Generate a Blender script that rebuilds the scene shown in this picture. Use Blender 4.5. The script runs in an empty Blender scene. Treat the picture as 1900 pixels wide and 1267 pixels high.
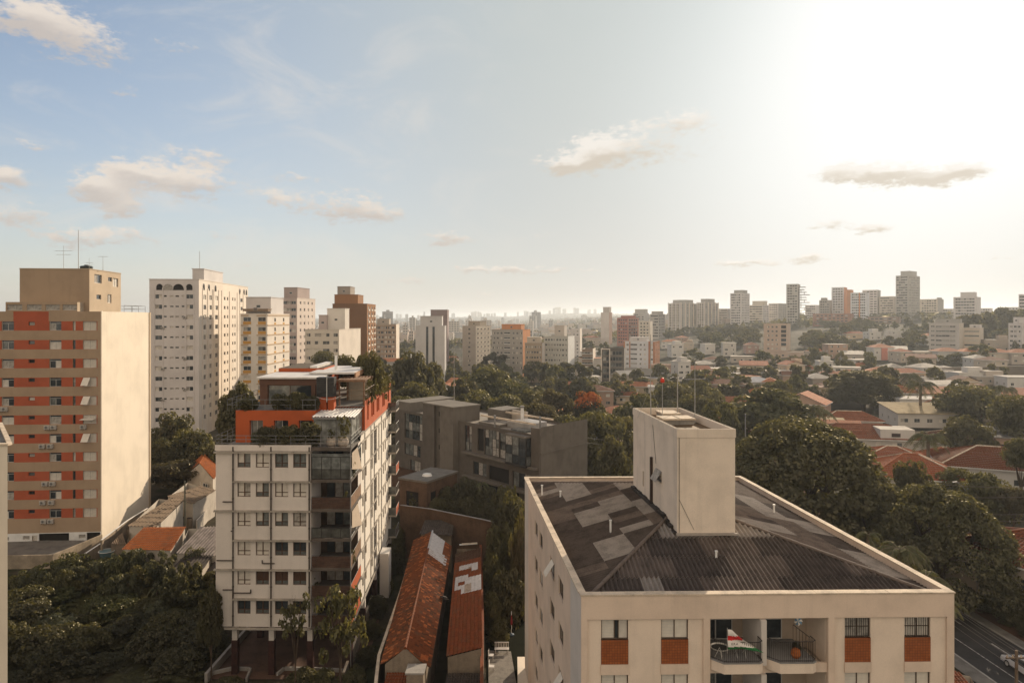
import bpy, math, random
import numpy as np
from mathutils import Vector, Matrix
random.seed(7)
S = bpy.context.scene
C = S.collection
# ------------------------------------------------------------------ camera
F, CX, HY, H = 1266.67, 950.0, 590.0, 35.0      # focal length and horizon in photo pixels, eye height in metres
cam = bpy.data.cameras.new('camera'); camo = bpy.data.objects.new('camera', cam); C.objects.link(camo)
camo.location = (0, 0, H); camo.rotation_euler = (math.pi/2, 0, 0)
cam.sensor_width = 36; cam.lens = 24; cam.shift_y = -43.5/1900
cam.clip_start = 0.5; cam.clip_end = 40000
S.camera = camo
# ------------------------------------------------------------------ light
SUN_AZ, SUN_EL = math.radians(29.0), math.radians(20.5)   # clockwise from +Y
SKY_STRENGTH = 0.12
SUN_STRENGTH = 4.3
sdir = Vector((math.sin(SUN_AZ)*math.cos(SUN_EL), math.cos(SUN_AZ)*math.cos(SUN_EL), math.sin(SUN_EL)))
sl = bpy.data.lights.new('sun', 'SUN'); sl.energy = SUN_STRENGTH; sl.angle = math.radians(0.53); sl.color = (1.0, 0.83, 0.62)
so = bpy.data.objects.new('sun', sl); C.objects.link(so)
so.rotation_euler = (-sdir).to_track_quat('-Z', 'Y').to_euler()
so.location = (120, 200, 200)
S.view_settings.view_transform = 'Standard'; S.view_settings.look = 'None'
S.view_settings.gamma = 1.0; S.view_settings.use_curve_mapping = False
S.view_settings.exposure = 0.40
S.render.engine = 'CYCLES'
cy = S.cycles
cy.use_denoising = True
try: cy.denoiser = 'OPENIMAGEDENOISE'
except Exception: pass
cy.max_bounces = 6; cy.diffuse_bounces = 3; cy.glossy_bounces = 3; cy.transmission_bounces = 2; cy.volume_bounces = 1
cy.transparent_max_bounces = 4
cy.caustics_reflective = False; cy.caustics_refractive = False
cy.sample_clamp_indirect = 6.0

W_ = bpy.data.worlds.new('World'); S.world = W_; W_.use_nodes = True
wt = W_.node_tree; wn = wt.nodes; wl = wt.links; wn.clear()
def nmath(op, a, b=None, c=None, clamp=False, T=None):
    T = T or wt
    n = T.nodes.new('ShaderNodeMath'); n.operation = op; n.use_clamp = clamp
    for i, x in enumerate((a, b, c)):
        if x is None: continue
        if isinstance(x, (int, float)): n.inputs[i].default_value = x
        else: T.links.new(x, n.inputs[i])
    return n.outputs[0]
def nmix(fac, a, b, T=None, blend='MIX'):
    T = T or wt
    n = T.nodes.new('ShaderNodeMix'); n.data_type = 'RGBA'; n.blend_type = blend
    for i, x in ((0, fac), (6, a), (7, b)):
        if isinstance(x, (int, float)): n.inputs[i].default_value = x
        elif isinstance(x, (tuple, list)): n.inputs[i].default_value = (*x[:3], 1)
        else: T.links.new(x, n.inputs[i])
    return n.outputs[2]
def smooth(x, a, b, T=None):
    T = T or wt
    n = T.nodes.new('ShaderNodeMapRange'); n.interpolation_type = 'SMOOTHSTEP'
    n.inputs[1].default_value = a; n.inputs[2].default_value = b
    T.links.new(x, n.inputs[0]); return n.outputs[0]
tc = wn.new('ShaderNodeTexCoord')
sky = wn.new('ShaderNodeTexSky'); sky.sky_type = 'NISHITA'; sky.sun_disc = False
sky.sun_elevation = SUN_EL; sky.sun_rotation = SUN_AZ
sky.altitude = 700; sky.air_density = 1.0; sky.dust_density = 0.6; sky.ozone_density = 1.0
sep = wn.new('ShaderNodeSeparateXYZ'); wl.new(tc.outputs['Generated'], sep.inputs[0])
dx, dy, dz = sep.outputs
az = nmath('ARCTAN2', dx, dy)
el = nmath('ARCSINE', dz)
# angle to the sun: the hazy air round it is bright
dot = wn.new('ShaderNodeVectorMath'); dot.operation = 'DOT_PRODUCT'
wl.new(tc.outputs['Generated'], dot.inputs[0]); dot.inputs[1].default_value = sdir
ang = nmath('ARCCOSINE', nmath('MINIMUM', dot.outputs['Value'], 0.9999))
def lobe(a, e, r):
    n = wn.new('ShaderNodeVectorMath'); n.operation = 'DOT_PRODUCT'; wl.new(tc.outputs['Generated'], n.inputs[0]); a, e = math.radians(a), math.radians(e)
    n.inputs[1].default_value = (math.sin(a)*math.cos(e), math.cos(a)*math.cos(e), math.sin(e))
    q = nmath('DIVIDE', nmath('ARCCOSINE', nmath('MINIMUM', n.outputs['Value'], 0.9999)), r)
    return nmath('EXPONENT', nmath('MULTIPLY', nmath('POWER', q, 1.8), -1.0))
glow = nmath('ADD', lobe(36.5, 21, .205), nmath('MULTIPLY', lobe(24, 11, .27), .27))
warm = nmix(1.0, sky.outputs[0], (0.84, 0.85, 0.86), blend='MULTIPLY')
# thin pale cloud veil thickening towards the sun
warm = nmix(nmath('MULTIPLY', smooth(ang, 1.15, .36), .98), warm, (3.3, 3.6, 3.55))
# pale band of low haze along the whole horizon
band = nmath('EXPONENT', nmath('MULTIPLY', nmath('MAXIMUM', el, 0.0), -5.2))
bandc = nmix(nmath('MULTIPLY', band, 0.93), warm, (4.05, 3.78, 3.45))
# unseen warm fill added in the half of the sky behind the camera
bandc = nmix(nmath('MULTIPLY', smooth(dy, 0.15, -0.45), 0.85), bandc, (7.6, 6.0, 4.6))
gl = nmix(nmath('MULTIPLY', glow, 1.0), (0, 0, 0), (6.2, 6.05, 5.8))
base = nmix(1.0, bandc, gl, blend='ADD')
base = nmix(1.0, base, (10.5, 10.2, 9.8), blend='DARKEN')
# clouds: (photo px, photo py, half width px, half height px, weight), turned into directions
CLOUDS = [(1640,322,120,15,1.2),(1790,318,60,13,1.0),(1700,338,70,9,.8),(1570,310,50,10,.6),(1050,308,50,15,1.1),(1095,285,46,22,.95),(1150,275,70,26,.6),(1270,225,50,14,.45),(1250,250,130,50,.35),
 (1530,418,46,8,.8),(1620,424,44,8,.9),(1390,488,62,7,.9),(1505,481,40,6,.8),(1860,476,36,5,.7),(950,502,62,8,.8),(1105,500,30,5,.5),(1030,500,30,5,.5),(900,545,40,4,.5),
 (340,338,105,26,1.0),(250,318,50,15,.7),(180,352,70,22,1.0),(240,385,50,16,.6),(15,330,42,20,1.0),(40,398,64,16,.8),(650,385,85,26,.8),(520,372,50,16,.6),(840,442,52,11,.7),
 (150,440,80,18,.8),(100,45,105,45,.75),(40,25,80,30,.5),(190,90,60,30,.45),(360,290,80,18,.45),(260,440,60,14,.5),(480,495,60,8,.4),(1140,438,40,6,.4),(760,520,60,7,.4),(330,85,50,10,.5),(230,170,60,10,.4),(60,270,40,8,.5),(560,330,40,8,.45),(720,400,40,10,.5),(420,440,50,7,.4),(1000,440,40,8,.4),(880,500,30,6,.6)]
noise = wn.new('ShaderNodeTexNoise'); noise.inputs['Scale'].default_value = 1.0; noise.inputs['Detail'].default_value = 7; noise.inputs['Roughness'].default_value = .62
cmb = wn.new('ShaderNodeCombineXYZ')
wl.new(nmath('MULTIPLY', az, 16.0), cmb.inputs[0]); wl.new(nmath('MULTIPLY', el, 34.0), cmb.inputs[1])
wl.new(cmb.outputs[0], noise.inputs['Vector'])
nz = noise.outputs[0]
azw = nmath('ADD', az, nmath('MULTIPLY', nmath('SUBTRACT', nz, .5), .05))
noise2 = wn.new('ShaderNodeTexNoise'); noise2.inputs['Scale'].default_value = 2.3; noise2.inputs['Detail'].default_value = 5
wl.new(cmb.outputs[0], noise2.inputs['Vector'])
elw = nmath('ADD', el, nmath('MULTIPLY', nmath('SUBTRACT', noise2.outputs[0], .5), .022))
tot = None
shade_tot = None
for (px, py, w, h, k) in CLOUDS:
    a = math.atan2(px-CX, F); r = math.hypot(px-CX, F); e = math.atan2(HY-py, r)
    wa = w/F*math.cos(a)**2*.95; he = h/r*math.cos(e)**2*1.25
    u = nmath('DIVIDE', nmath('SUBTRACT', azw, a), wa); v = nmath('DIVIDE', nmath('SUBTRACT', elw, e), he)
    q = nmath('MULTIPLY', nmath('EXPONENT', nmath('MULTIPLY', nmath('ADD', nmath('MULTIPLY', u, u), nmath('MULTIPLY', v, v)), -1.0)), k)
    tot = q if tot is None else nmath('ADD', tot, q)
    uu = nmath('MULTIPLY', q, v)
    shade_tot = uu if shade_tot is None else nmath('ADD', shade_tot, uu)
noise3 = wn.new('ShaderNodeTexNoise'); noise3.inputs['Scale'].default_value = 4.0; noise3.inputs['Detail'].default_value = 6; noise3.inputs['Roughness'].default_value = .65
wl.new(cmb.outputs[0], noise3.inputs['Vector'])
dens = smooth(nmath('ADD', nmath('MULTIPLY', tot, .85), nmath('ADD', nmath('MULTIPLY', nmath('SUBTRACT', nz, .5), 1.5), nmath('MULTIPLY', nmath('SUBTRACT', noise3.outputs[0], .5), 1.1))), .17, .80)
dens = nmath('MULTIPLY', dens, smooth(tot, .05, .3))
# thin veil of high cloud
wisp = wn.new('ShaderNodeTexNoise'); wisp.inputs['Scale'].default_value = .32; wisp.inputs['Detail'].default_value = 8; wisp.inputs['Roughness'].default_value = .68; wisp.inputs['Distortion'].default_value = .8
wl.new(cmb.outputs[0], wisp.inputs['Vector'])
veil = nmath('MULTIPLY', smooth(wisp.outputs[0], .46, .72), .42)
nearsun = smooth(ang, .75, .3)
lit = smooth(shade_tot, -.35, .35)
cold = nmix(lit, (3.8, 3.35, 3.0), (5.4, 4.75, 4.1))
cnear = nmix(lit, (4.2, 3.7, 3.05), (6.0, 5.6, 5.1))
ccol = nmix(nearsun, cold, cnear)
fin = nmix(nmath('MULTIPLY', dens, .9), base, ccol)
fin = nmix(nmath('MULTIPLY', veil, nmath('SUBTRACT', 1.0, nearsun)), fin, (4.9, 4.6, 4.2))
# soft shoulder towards white
sc_ = wn.new('ShaderNodeSeparateColor'); wl.new(fin, sc_.inputs[0]); cc_ = wn.new('ShaderNodeCombineColor')
for i, top in enumerate((6.55, 6.5, 6.4)): wl.new(nmath('SMOOTH_MIN', sc_.outputs[i], top, 2.2), cc_.inputs[i])
fin = cc_.outputs[0]
bg = wn.new('ShaderNodeBackground'); bg.inputs[1].default_value = SKY_STRENGTH
wl.new(fin, bg.inputs[0])
wo = wn.new('ShaderNodeOutputWorld'); wl.new(bg.outputs[0], wo.inputs[0])
W_.cycles.sampling_method = 'MANUAL'; W_.cycles.sample_map_resolution = 512
# ------------------------------------------------------------------ helpers
def clamp01(x): return 0.0 if x < 0 else 1.0 if x > 1 else x
def sst(x, a, b):
    t = clamp01((x-a)/(b-a)); return t*t*(3-2*t)
def terrain(X, Y):
    z = 33.0*clamp01((X-20)/430.0)**.85*clamp01((Y-165)/480.0)
    z += 2.0*sst(Y, 110, 150)*sst(-X, 40, 90)*(1-sst(Y, 260, 400))
    z += 46.0*sst(Y, 4200, 6500)*(0.75+.25*math.sin(X*.0011+1)) + 5*sst(Y, 1500, 3500)*math.sin(X*.0023+2)
    return z
def P(px, py, Y): return Vector(((px-CX)*Y/F, Y, H-(py-HY)*Y/F))
def PX(px, Y): return (px-CX)*Y/F
def PZ(py, Y): return H-(py-HY)*Y/F
def proj(v): return (CX+F*v[0]/v[1], HY+F*(H-v[2])/v[1])
def ground_hit(px, py, ymax=3500):
    Y = 40.0
    while Y < ymax:
        if PZ(py, Y) <= terrain(PX(px, Y), Y): break
        Y *= 1.004
    return Y
def mesh_np(name, verts, faces, mats, midx=None, smooth_=False):
    """verts (n,3), faces (m,4) quads, as arrays"""
    me = bpy.data.meshes.new(name)
    verts = np.asarray(verts, np.float32); faces = np.asarray(faces, np.int32)
    me.vertices.add(len(verts)); me.vertices.foreach_set('co', verts.ravel())
    k = faces.shape[1]
    me.loops.add(faces.size); me.loops.foreach_set('vertex_index', faces.ravel())
    me.polygons.add(len(faces))
    me.polygons.foreach_set('loop_start', np.arange(0, faces.size, k, dtype=np.int32))
    me.polygons.foreach_set('loop_total', np.full(len(faces), k, np.int32))
    if midx is not None: me.polygons.foreach_set('material_index', np.asarray(midx, np.int32))
    if smooth_: me.polygons.foreach_set('use_smooth', np.ones(len(faces), bool))
    for m in mats: me.materials.append(m)
    me.update(calc_edges=True); me.validate()
    return me
def link(name, data, parent=None, loc=None, rz=0.0):
    o = bpy.data.objects.new(name, data); C.objects.link(o)
    if parent is not None: o.parent = parent
    if loc is not None: o.location = loc
    if rz: o.rotation_euler = (0, 0, rz)
    return o
def tag(o, label=None, cat=None, group=None, kind=None):
    if label: o['label'] = label
    if cat: o['category'] = cat
    if group: o['group'] = group
    if kind: o['kind'] = kind
    return o
def thing(name, label, cat, loc=(0, 0, 0), rz=0.0, group=None):
    return tag(link(name, None, None, loc, rz), label, cat, group)
class MB:
    def __init__(s): s.v = []; s.f = []; s.m = []; s.mats = []
    def mi(s, mat):
        if mat not in s.mats: s.mats.append(mat)
        return s.mats.index(mat)
    def face(s, pts, mat):
        n = len(s.v); s.v += [tuple(p) for p in pts]; s.f.append(tuple(range(n, n+len(pts)))); s.m.append(s.mi(mat))
    def quad(s, a, b, c, d, mat): s.face((a, b, c, d), mat)
    def obox(s, o, u, v, w, mat, top=None):
        """box from corner o along vectors u, v, w (u x v = w direction)"""
        o = Vector(o); u = Vector(u); v = Vector(v); w = Vector(w)
        p = [o, o+u, o+u+v, o+v]; q = [x+w for x in p]
        s.face(p[::-1], mat); s.face(q, top or mat)
        for i in range(4): s.quad(p[i], p[(i+1) % 4], q[(i+1) % 4], q[i], mat)
    def box(s, x0, y0, z0, x1, y1, z1, mat, top=None):
        s.obox((x0, y0, z0), (x1-x0, 0, 0), (0, y1-y0, 0), (0, 0, z1-z0), mat, top)
    def tube(s, a, b, r0, mat, r1=None, n=8, cap=True):
        a = Vector(a); b = Vector(b); r1 = r0 if r1 is None else r1
        d = (b-a).normalized(); t = Vector((0, 0, 1)) if abs(d.z) < .9 else Vector((1, 0, 0))
        e = d.cross(t).normalized(); g = d.cross(e)
        A = [a+(e*math.cos(2*math.pi*i/n)+g*math.sin(2*math.pi*i/n))*r0 for i in range(n)]
        B = [b+(e*math.cos(2*math.pi*i/n)+g*math.sin(2*math.pi*i/n))*r1 for i in range(n)]
        for i in range(n): s.quad(A[(i+1) % n], A[i], B[i], B[(i+1) % n], mat)
        if cap: s.face(A, mat); s.face(B[::-1], mat)
    def path(s, pts, r, mat, n=6, r1=None):
        k = len(pts)-1
        for i in range(k):
            ra = r if r1 is None else r+(r1-r)*i/k; rb = r if r1 is None else r+(r1-r)*(i+1)/k
            s.tube(pts[i], pts[i+1], ra, mat, rb, n, True)
    def lathe(s, c, prof, mat, n=14):
        c = Vector(c); rings = [[c+Vector((r*math.cos(2*math.pi*i/n), r*math.sin(2*math.pi*i/n), z)) for i in range(n)] for r, z in prof]
        for A, B in zip(rings, rings[1:]):
            for i in range(n): s.quad(A[i], A[(i+1) % n], B[(i+1) % n], B[i], mat)
        s.face(rings[0][::-1], mat); s.face(rings[-1], mat)
    def mesh(s, name, smooth_=False):
        me = bpy.data.meshes.new(name); me.from_pydata(s.v, [], s.f)
        for m in s.mats: me.materials.append(m)
        me.polygons.foreach_set('material_index', s.m)
        if smooth_: me.polygons.foreach_set('use_smooth', [True]*len(s.f))
        me.update(); return me
    def build(s, name, parent=None, loc=None, rz=0.0, smooth_=False):
        return link(name, s.mesh(name, smooth_), parent, loc, rz)
# ------------------------------------------------------------------ materials
MATS = {}
def _new(name):
    m = bpy.data.materials.new(name); m.use_nodes = True
    nt = m.node_tree; b = nt.nodes['Principled BSDF']
    return m, nt, b
def lin(r, g, b):
    f = lambda c: (c/255/12.92) if c/255 <= .04045 else ((c/255+.055)/1.055)**2.4
    return (f(r), f(g), f(b))
def noise_node(nt, scale, detail=4, vec=None, rough=.6, stretch=None, coord='Object'):
    n = nt.nodes.new('ShaderNodeTexNoise'); n.inputs['Scale'].default_value = scale; n.inputs['Detail'].default_value = detail; n.inputs['Roughness'].default_value = rough
    t = nt.nodes.new('ShaderNodeTexCoord'); src = t.outputs[coord]
    if stretch:
        mp = nt.nodes.new('ShaderNodeMapping'); mp.inputs['Scale'].default_value = stretch
        nt.links.new(src, mp.inputs['Vector']); src = mp.outputs[0]
    nt.links.new(src, n.inputs['Vector']); return n.outputs[0]
def M(name, col, rough=.85, var=.12, scale=.6, streak=0.0, bump=0.0, metal=0.0, dirt=None, spec=.3, fine=0.0):
    """weathered surface: blotches, vertical rain streaks and fine grain"""
    if name in MATS: return MATS[name]
    m, nt, b = _new(name)
    dark = tuple(c*(1-var*2.2) for c in col) if dirt is None else dirt
    f = smooth(noise_node(nt, scale), .38, .72, T=nt)
    c = nmix(nmath('MULTIPLY', f, .75 if dirt is None else var*2, T=nt), tuple(min(1, x*(1+var*.35)) for x in col), dark, T=nt)
    if streak:
        g = smooth(noise_node(nt, 1.6, 5, stretch=(1, 1, .05)), .5, .78, T=nt)
        c = nmix(nmath('MULTIPLY', g, streak, T=nt), c, tuple(x*.38 for x in col), T=nt)
    if fine:
        g = noise_node(nt, 14, 3)
        c = nmix(fine, c, nmix(smooth(g, .35, .65, T=nt), tuple(x*.5 for x in col), tuple(min(1, x*1.3) for x in col), T=nt), T=nt)
    nt.links.new(c, b.inputs['Base Color'])
    b.inputs['Roughness'].default_value = rough; b.inputs['Metallic'].default_value = metal
    b.inputs['Specular IOR Level'].default_value = spec
    if bump:
        bn = nt.nodes.new('ShaderNodeBump'); bn.inputs['Strength'].default_value = bump; bn.inputs['Distance'].default_value = .03
        nt.links.new(noise_node(nt, 9, 4), bn.inputs['Height']); nt.links.new(bn.outputs[0], b.inputs['Normal'])
    MATS[name] = m; return m
def glass_mat(name, col=(.025, .03, .034), rough=.06, spec=.6):
    if name in MATS: return MATS[name]
    m, nt, b = _new(name)
    f = noise_node(nt, 1.1, 3)
    nt.links.new(nmix(smooth(f, .4, .7, T=nt), col, tuple(c*2.1 for c in col), T=nt), b.inputs['Base Color'])
    b.inputs['Roughness'].default_value = rough; b.inputs['Specular IOR Level'].default_value = spec
    MATS[name] = m; return m
def tile_mat(name, col, col2, row=.36, var=.5):
    """clay tiles: every tile its own tone, moss blotches"""
    m, nt, b = _new(name)
    t = nt.nodes.new('ShaderNodeTexCoord')
    wn_ = nt.nodes.new('ShaderNodeTexNoise'); wn_.inputs['Scale'].default_value = 2.6; wn_.inputs['Detail'].default_value = 6; wn_.inputs['Roughness'].default_value = .75
    nt.links.new(t.outputs['Object'], wn_.inputs['Vector'])
    vor = nt.nodes.new('ShaderNodeTexVoronoi'); vor.inputs['Scale'].default_value = 3.2
    nt.links.new(t.outputs['Object'], vor.inputs['Vector'])
    sp = nt.nodes.new('ShaderNodeSeparateColor'); nt.links.new(vor.outputs['Color'], sp.inputs[0])
    c = nmix(sp.outputs[0], col, col2, T=nt)
    c = nmix(nmath('MULTIPLY', smooth(wn_.outputs[0], .46, .7, T=nt), var, T=nt), c, tuple(x*.28 for x in col), T=nt)
    g = smooth(noise_node(nt, .7, 5), .52, .7, T=nt)
    c = nmix(nmath('MULTIPLY', g, .45, T=nt), c, (.10, .075, .05), T=nt)
    nt.links.new(c, b.inputs['Base Color']); b.inputs['Roughness'].default_value = .85; b.inputs['Specular IOR Level'].default_value = .2
    MATS[name] = m; return m
def far_tile(name, col):
    """clay tile roof for houses further off: courses as a relief"""
    m, nt, b = _new(name)
    t = nt.nodes.new('ShaderNodeTexCoord')
    f = smooth(noise_node(nt, 1.2, 6, rough=.75), .4, .7, T=nt)
    c = nmix(f, col, tuple(x*.45 for x in col), T=nt)
    oi = nt.nodes.new('ShaderNodeObjectInfo')
    c = nmix(nmath('MULTIPLY', oi.outputs['Random'], .5, T=nt), c, (.20, .085, .05), T=nt)
    nt.links.new(c, b.inputs['Base Color']); b.inputs['Roughness'].default_value = .9; b.inputs['Specular IOR Level'].default_value = .15
    w = nt.nodes.new('ShaderNodeTexWave'); w.wave_type = 'BANDS'; w.bands_direction = 'Z'; w.inputs['Scale'].default_value = 2.2; w.inputs['Distortion'].default_value = .6
    nt.links.new(t.outputs['Object'], w.inputs['Vector'])
    bn = nt.nodes.new('ShaderNodeBump'); bn.inputs['Strength'].default_value = .9; bn.inputs['Distance'].default_value = .06
    nt.links.new(w.outputs[1], bn.inputs['Height']); nt.links.new(bn.outputs[0], b.inputs['Normal'])
    MATS[name] = m; return m
def leaf_mat(name, a, b_, c_=None, trans=.42):
    if name in MATS: return MATS[name]
    m = bpy.data.materials.new(name); m.use_nodes = True; nt = m.node_tree; nt.nodes.clear()
    geo = nt.nodes.new('ShaderNodeNewGeometry'); oi = nt.nodes.new('ShaderNodeObjectInfo')
    col = nmix(geo.outputs['Random Per Island'], a, b_, T=nt)
    f = smooth(noise_node(nt, 1.5, 3), .45, .68, T=nt)
    col = nmix(nmath('MULTIPLY', f, .55, T=nt), col, c_ or tuple(x*.45 for x in a), T=nt)
    col = nmix(nmath('MULTIPLY', oi.outputs['Random'], .35, T=nt), col, (.065, .055, .016), T=nt)
    d = nt.nodes.new('ShaderNodeBsdfDiffuse'); tr = nt.nodes.new('ShaderNodeBsdfTranslucent'); gl = nt.nodes.new('ShaderNodeBsdfGlossy')
    nt.links.new(col, d.inputs[0]); nt.links.new(nmix(.5, col, (.30, .25, .05), T=nt), tr.inputs[0]); gl.inputs['Roughness'].default_value = .5
    gl.inputs[0].default_value = (.6, .55, .42, 1)
    mx = nt.nodes.new('ShaderNodeMixShader'); mx.inputs[0].default_value = trans
    nt.links.new(d.outputs[0], mx.inputs[1]); nt.links.new(tr.outputs[0], mx.inputs[2])
    m2 = nt.nodes.new('ShaderNodeMixShader'); m2.inputs[0].default_value = .085
    nt.links.new(mx.outputs[0], m2.inputs[1]); nt.links.new(gl.outputs[0], m2.inputs[2])
    o = nt.nodes.new('ShaderNodeOutputMaterial'); nt.links.new(m2.outputs[0], o.inputs[0])
    MATS[name] = m; return m
# common ones
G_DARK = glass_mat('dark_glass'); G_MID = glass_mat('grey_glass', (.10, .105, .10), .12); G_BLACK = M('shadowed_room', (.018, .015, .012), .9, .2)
BLIND = M('blind_cream', (.58, .53, .46), .8, .12, 1.5); CURT = M('curtain_grey', (.36, .33, .29), .9, .3, 2.5); SHUT = M('shutter_cream', (.66, .60, .51), .6, .08, 2)
ALU = M('aluminium_frame', (.52, .50, .46), .45, .08); WOODF = M('brown_timber_frame', (.075, .038, .022), .6, .2); DKMET = M('dark_painted_steel', (.03, .025, .022), .5, .2)
WHITEP = M('white_paint', (.72, .70, .66), .6, .08, streak=.15); CONC = M('bare_concrete', (.30, .275, .245), .9, .22, .5, streak=.35, fine=.2)
GREYM = M('grey_metal', (.22, .21, .20), .7, .15); BLACKP = M('black_plastic', (.02, .02, .02), .5, .1)
# ------------------------------------------------------------------ walls with real openings
def facade(mb, O, u, W_, Hh, holes, mat, depth=.18, matfn=None, rev=None):
    O = Vector(O); u = Vector(u).normalized(); up = Vector((0, 0, 1)); n = u.cross(up)
    us = sorted({0.0, W_, *[min(max(x, 0), W_) for h in holes for x in (h[0], h[2])]}); vs = sorted({0.0, Hh, *[min(max(x, 0), Hh) for h in holes for x in (h[1], h[3])]})
    if matfn and hasattr(matfn, 'cuts'):
        vs = sorted(set(vs) | {x for x in matfn.cuts if 0 < x < Hh}); us = sorted(set(us) | {x for x in getattr(matfn, 'ucuts', ()) if 0 < x < W_})
    iu = {x: i for i, x in enumerate(us)}; iv = {x: i for i, x in enumerate(vs)}
    occ = np.zeros((len(us), len(vs)), bool)
    for h in holes:
        occ[iu[min(max(h[0], 0), W_)]:iu[min(max(h[2], 0), W_)], iv[min(max(h[1], 0), Hh)]:iv[min(max(h[3], 0), Hh)]] = True
    p = lambda a, b, d=0.0: O+u*a+up*b-n*d
    for i in range(len(us)-1):
        j = 0
        while j < len(vs)-1:
            if occ[i, j]: j += 1; continue
            mm = matfn((us[i]+us[i+1])/2, (vs[j]+vs[j+1])/2) if matfn else mat
            mb.quad(p(us[i], vs[j]), p(us[i+1], vs[j]), p(us[i+1], vs[j+1]), p(us[i], vs[j+1]), mm); j += 1
    for h in holes:
        a, b, c, d = h[:4]; r = rev or mat
        if matfn and not rev: r = matfn((a+c)/2, min(Hh-.01, d+.05))
        mb.quad(p(a, b), p(a, b, depth), p(a, d, depth), p(a, d), r); mb.quad(p(c, b, depth), p(c, b), p(c, d), p(c, d, depth), r)
        mb.quad(p(a, b, depth), p(a, b), p(c, b), p(c, b, depth), r); mb.quad(p(a, d), p(a, d, depth), p(c, d, depth), p(c, d), r)
WM = {}
def win_mesh(w, h, kind='slide', var=0, frame=None):
    """window set back plane at y=0, bars towards -y, origin bottom centre"""
    frame = frame or ALU
    key = (round(w, 2), round(h, 2), kind, var, frame.name)
    if key in WM: return WM[key]
    mb = MB(); rnd = random.Random(hash((kind, var)) & 0xffff)
    def pane(x0, z0, x1, z1, m, y=-.01): mb.quad((x0, y, z0), (x1, y, z0), (x1, y, z1), (x0, y, z1), m)
    def bar(x0, z0, x1, z1, d=.05, m=None): mb.box(x0, -d, z0, x1, 0, z1, m or frame)
    t = min(.05, w*.06)
    def rim():
        bar(-w/2, 0, w/2, t); bar(-w/2, h-t, w/2, h); bar(-w/2, t, -w/2+t, h-t); bar(w/2-t, t, w/2, h-t)
    sets = [[G_DARK, G_DARK], [BLIND, G_DARK], [G_DARK, BLIND], [CURT, CURT], [BLIND, BLIND], [G_MID, G_DARK], [CURT, G_DARK]]
    if kind == 'slide':
        a, b = sets[var % 7]; rim(); pane(-w/2+t, t, -t/2, h-t, a); pane(t/2, t, w/2-t, h-t, b); bar(-t/2, t, t/2, h-t, .06)
    elif kind == 'transom':
        a, b = sets[var % 7]; rim(); pane(-w/2+t, t, -t/2, h*.78, a); pane(t/2, t, w/2-t, h*.78, b); pane(-w/2+t, h*.78, w/2-t, h-t, G_DARK); bar(-t/2, t, t/2, h*.78, .06); bar(-w/2+t, h*.76, w/2-t, h*.8, .06)
    elif kind == 'one':
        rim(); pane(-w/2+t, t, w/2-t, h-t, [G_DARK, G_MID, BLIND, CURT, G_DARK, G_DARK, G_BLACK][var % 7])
    elif kind == 'cross':
        a, b = [[BLIND, BLIND], [G_MID, G_MID], [BLIND, G_MID], [CURT, CURT], [G_DARK, G_DARK], [WOODF, WOODF], [BLIND, CURT]][var % 7]
        rim(); zz = h*.3
        for (x0, x1, m) in ((-w/2+t, -t*.8, a), (t*.8, w/2-t, b)):
            pane(x0, t, x1, zz-t*.6, G_MID if var % 3 else m); pane(x0, zz+t*.6, x1, h-t, m)
        bar(-t*.8, t, t*.8, h-t, .07); bar(-w/2+t, zz-t*.6, -t*.8, zz+t*.6, .06); bar(t*.8, zz-t*.6, w/2-t, zz+t*.6, .06)
    elif kind == 'shutter':
        rim(); 
        for x0, x1 in ((-w/2+t, -.012), (.012, w/2-t)):
            k = 9
            for i in range(k):
                z0 = t+(h-2*t)*i/k; z1 = t+(h-2*t)*(i+.86)/k
                mb.quad((x0, -.02, z0), (x1, -.02, z0), (x1, -.035, z1), (x0, -.035, z1), SHUT)
            pane(x0, t, x1, h-t, CURT)
        pane(-.012, t, .012, h-t, G_BLACK, -.015)
    elif kind == 'perf':      # perforated light roller shutters, sometimes one leaf open
        rim(); pane(-w/2+t, t, -t/2, h-t, SHUT)
        if var % 3 == 1: pane(t/2, t, w*.14, h-t, G_DARK); pane(w*.14, t, w/2-t, h-t, BLIND); bar(w*.13, t, w*.16, h-t, .06)
        else: pane(t/2, t, w/2-t, h-t, SHUT)
        bar(-t/2, t, t/2, h-t, .06)
        for i in range(12):
            z = t+(h-2*t)*(i+.5)/12; mb.box(-w/2+t, -.018, z-.012, -t/2, -.011, z+.012, ALU)
    elif kind == 'barred':
        rim(); pane(-w/2+t, t, w/2-t, h-t, CURT if var % 2 else BLIND); bar(-t/2, t, t/2, h-t, .06); bar(-w/2+t, h*.52, w/2-t, h*.55, .06)
        for i in range(11):
            x = -w/2+t+(w-2*t)*(i+.5)/11; mb.box(x-.012, -.11, .01, x+.012, -.09, h-.01, DKMET)
    elif kind.startswith('grid'):
        nx, ny = map(int, kind[4:].split('x')); rim(); r = random.Random(var*7+nx)
        for i in range(nx):
            for j in range(ny):
                x0 = -w/2+t+(w-2*t)*i/nx; x1 = -w/2+t+(w-2*t)*(i+1)/nx; z0 = t+(h-2*t)*j/ny; z1 = t+(h-2*t)*(j+1)/ny
                pane(x0, z0, x1, z1, r.choice([G_DARK, G_MID, G_MID, CURT, G_DARK] if var != 9 else [G_DARK]))
        for i in range(1, nx): x = -w/2+t+(w-2*t)*i/nx; bar(x-.03, t, x+.03, h-t, .06)
        for j in range(1, ny): z = t+(h-2*t)*j/ny; bar(-w/2+t, z-.03, w/2-t, z+.03, .05)
    elif kind == 'arch':
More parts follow.
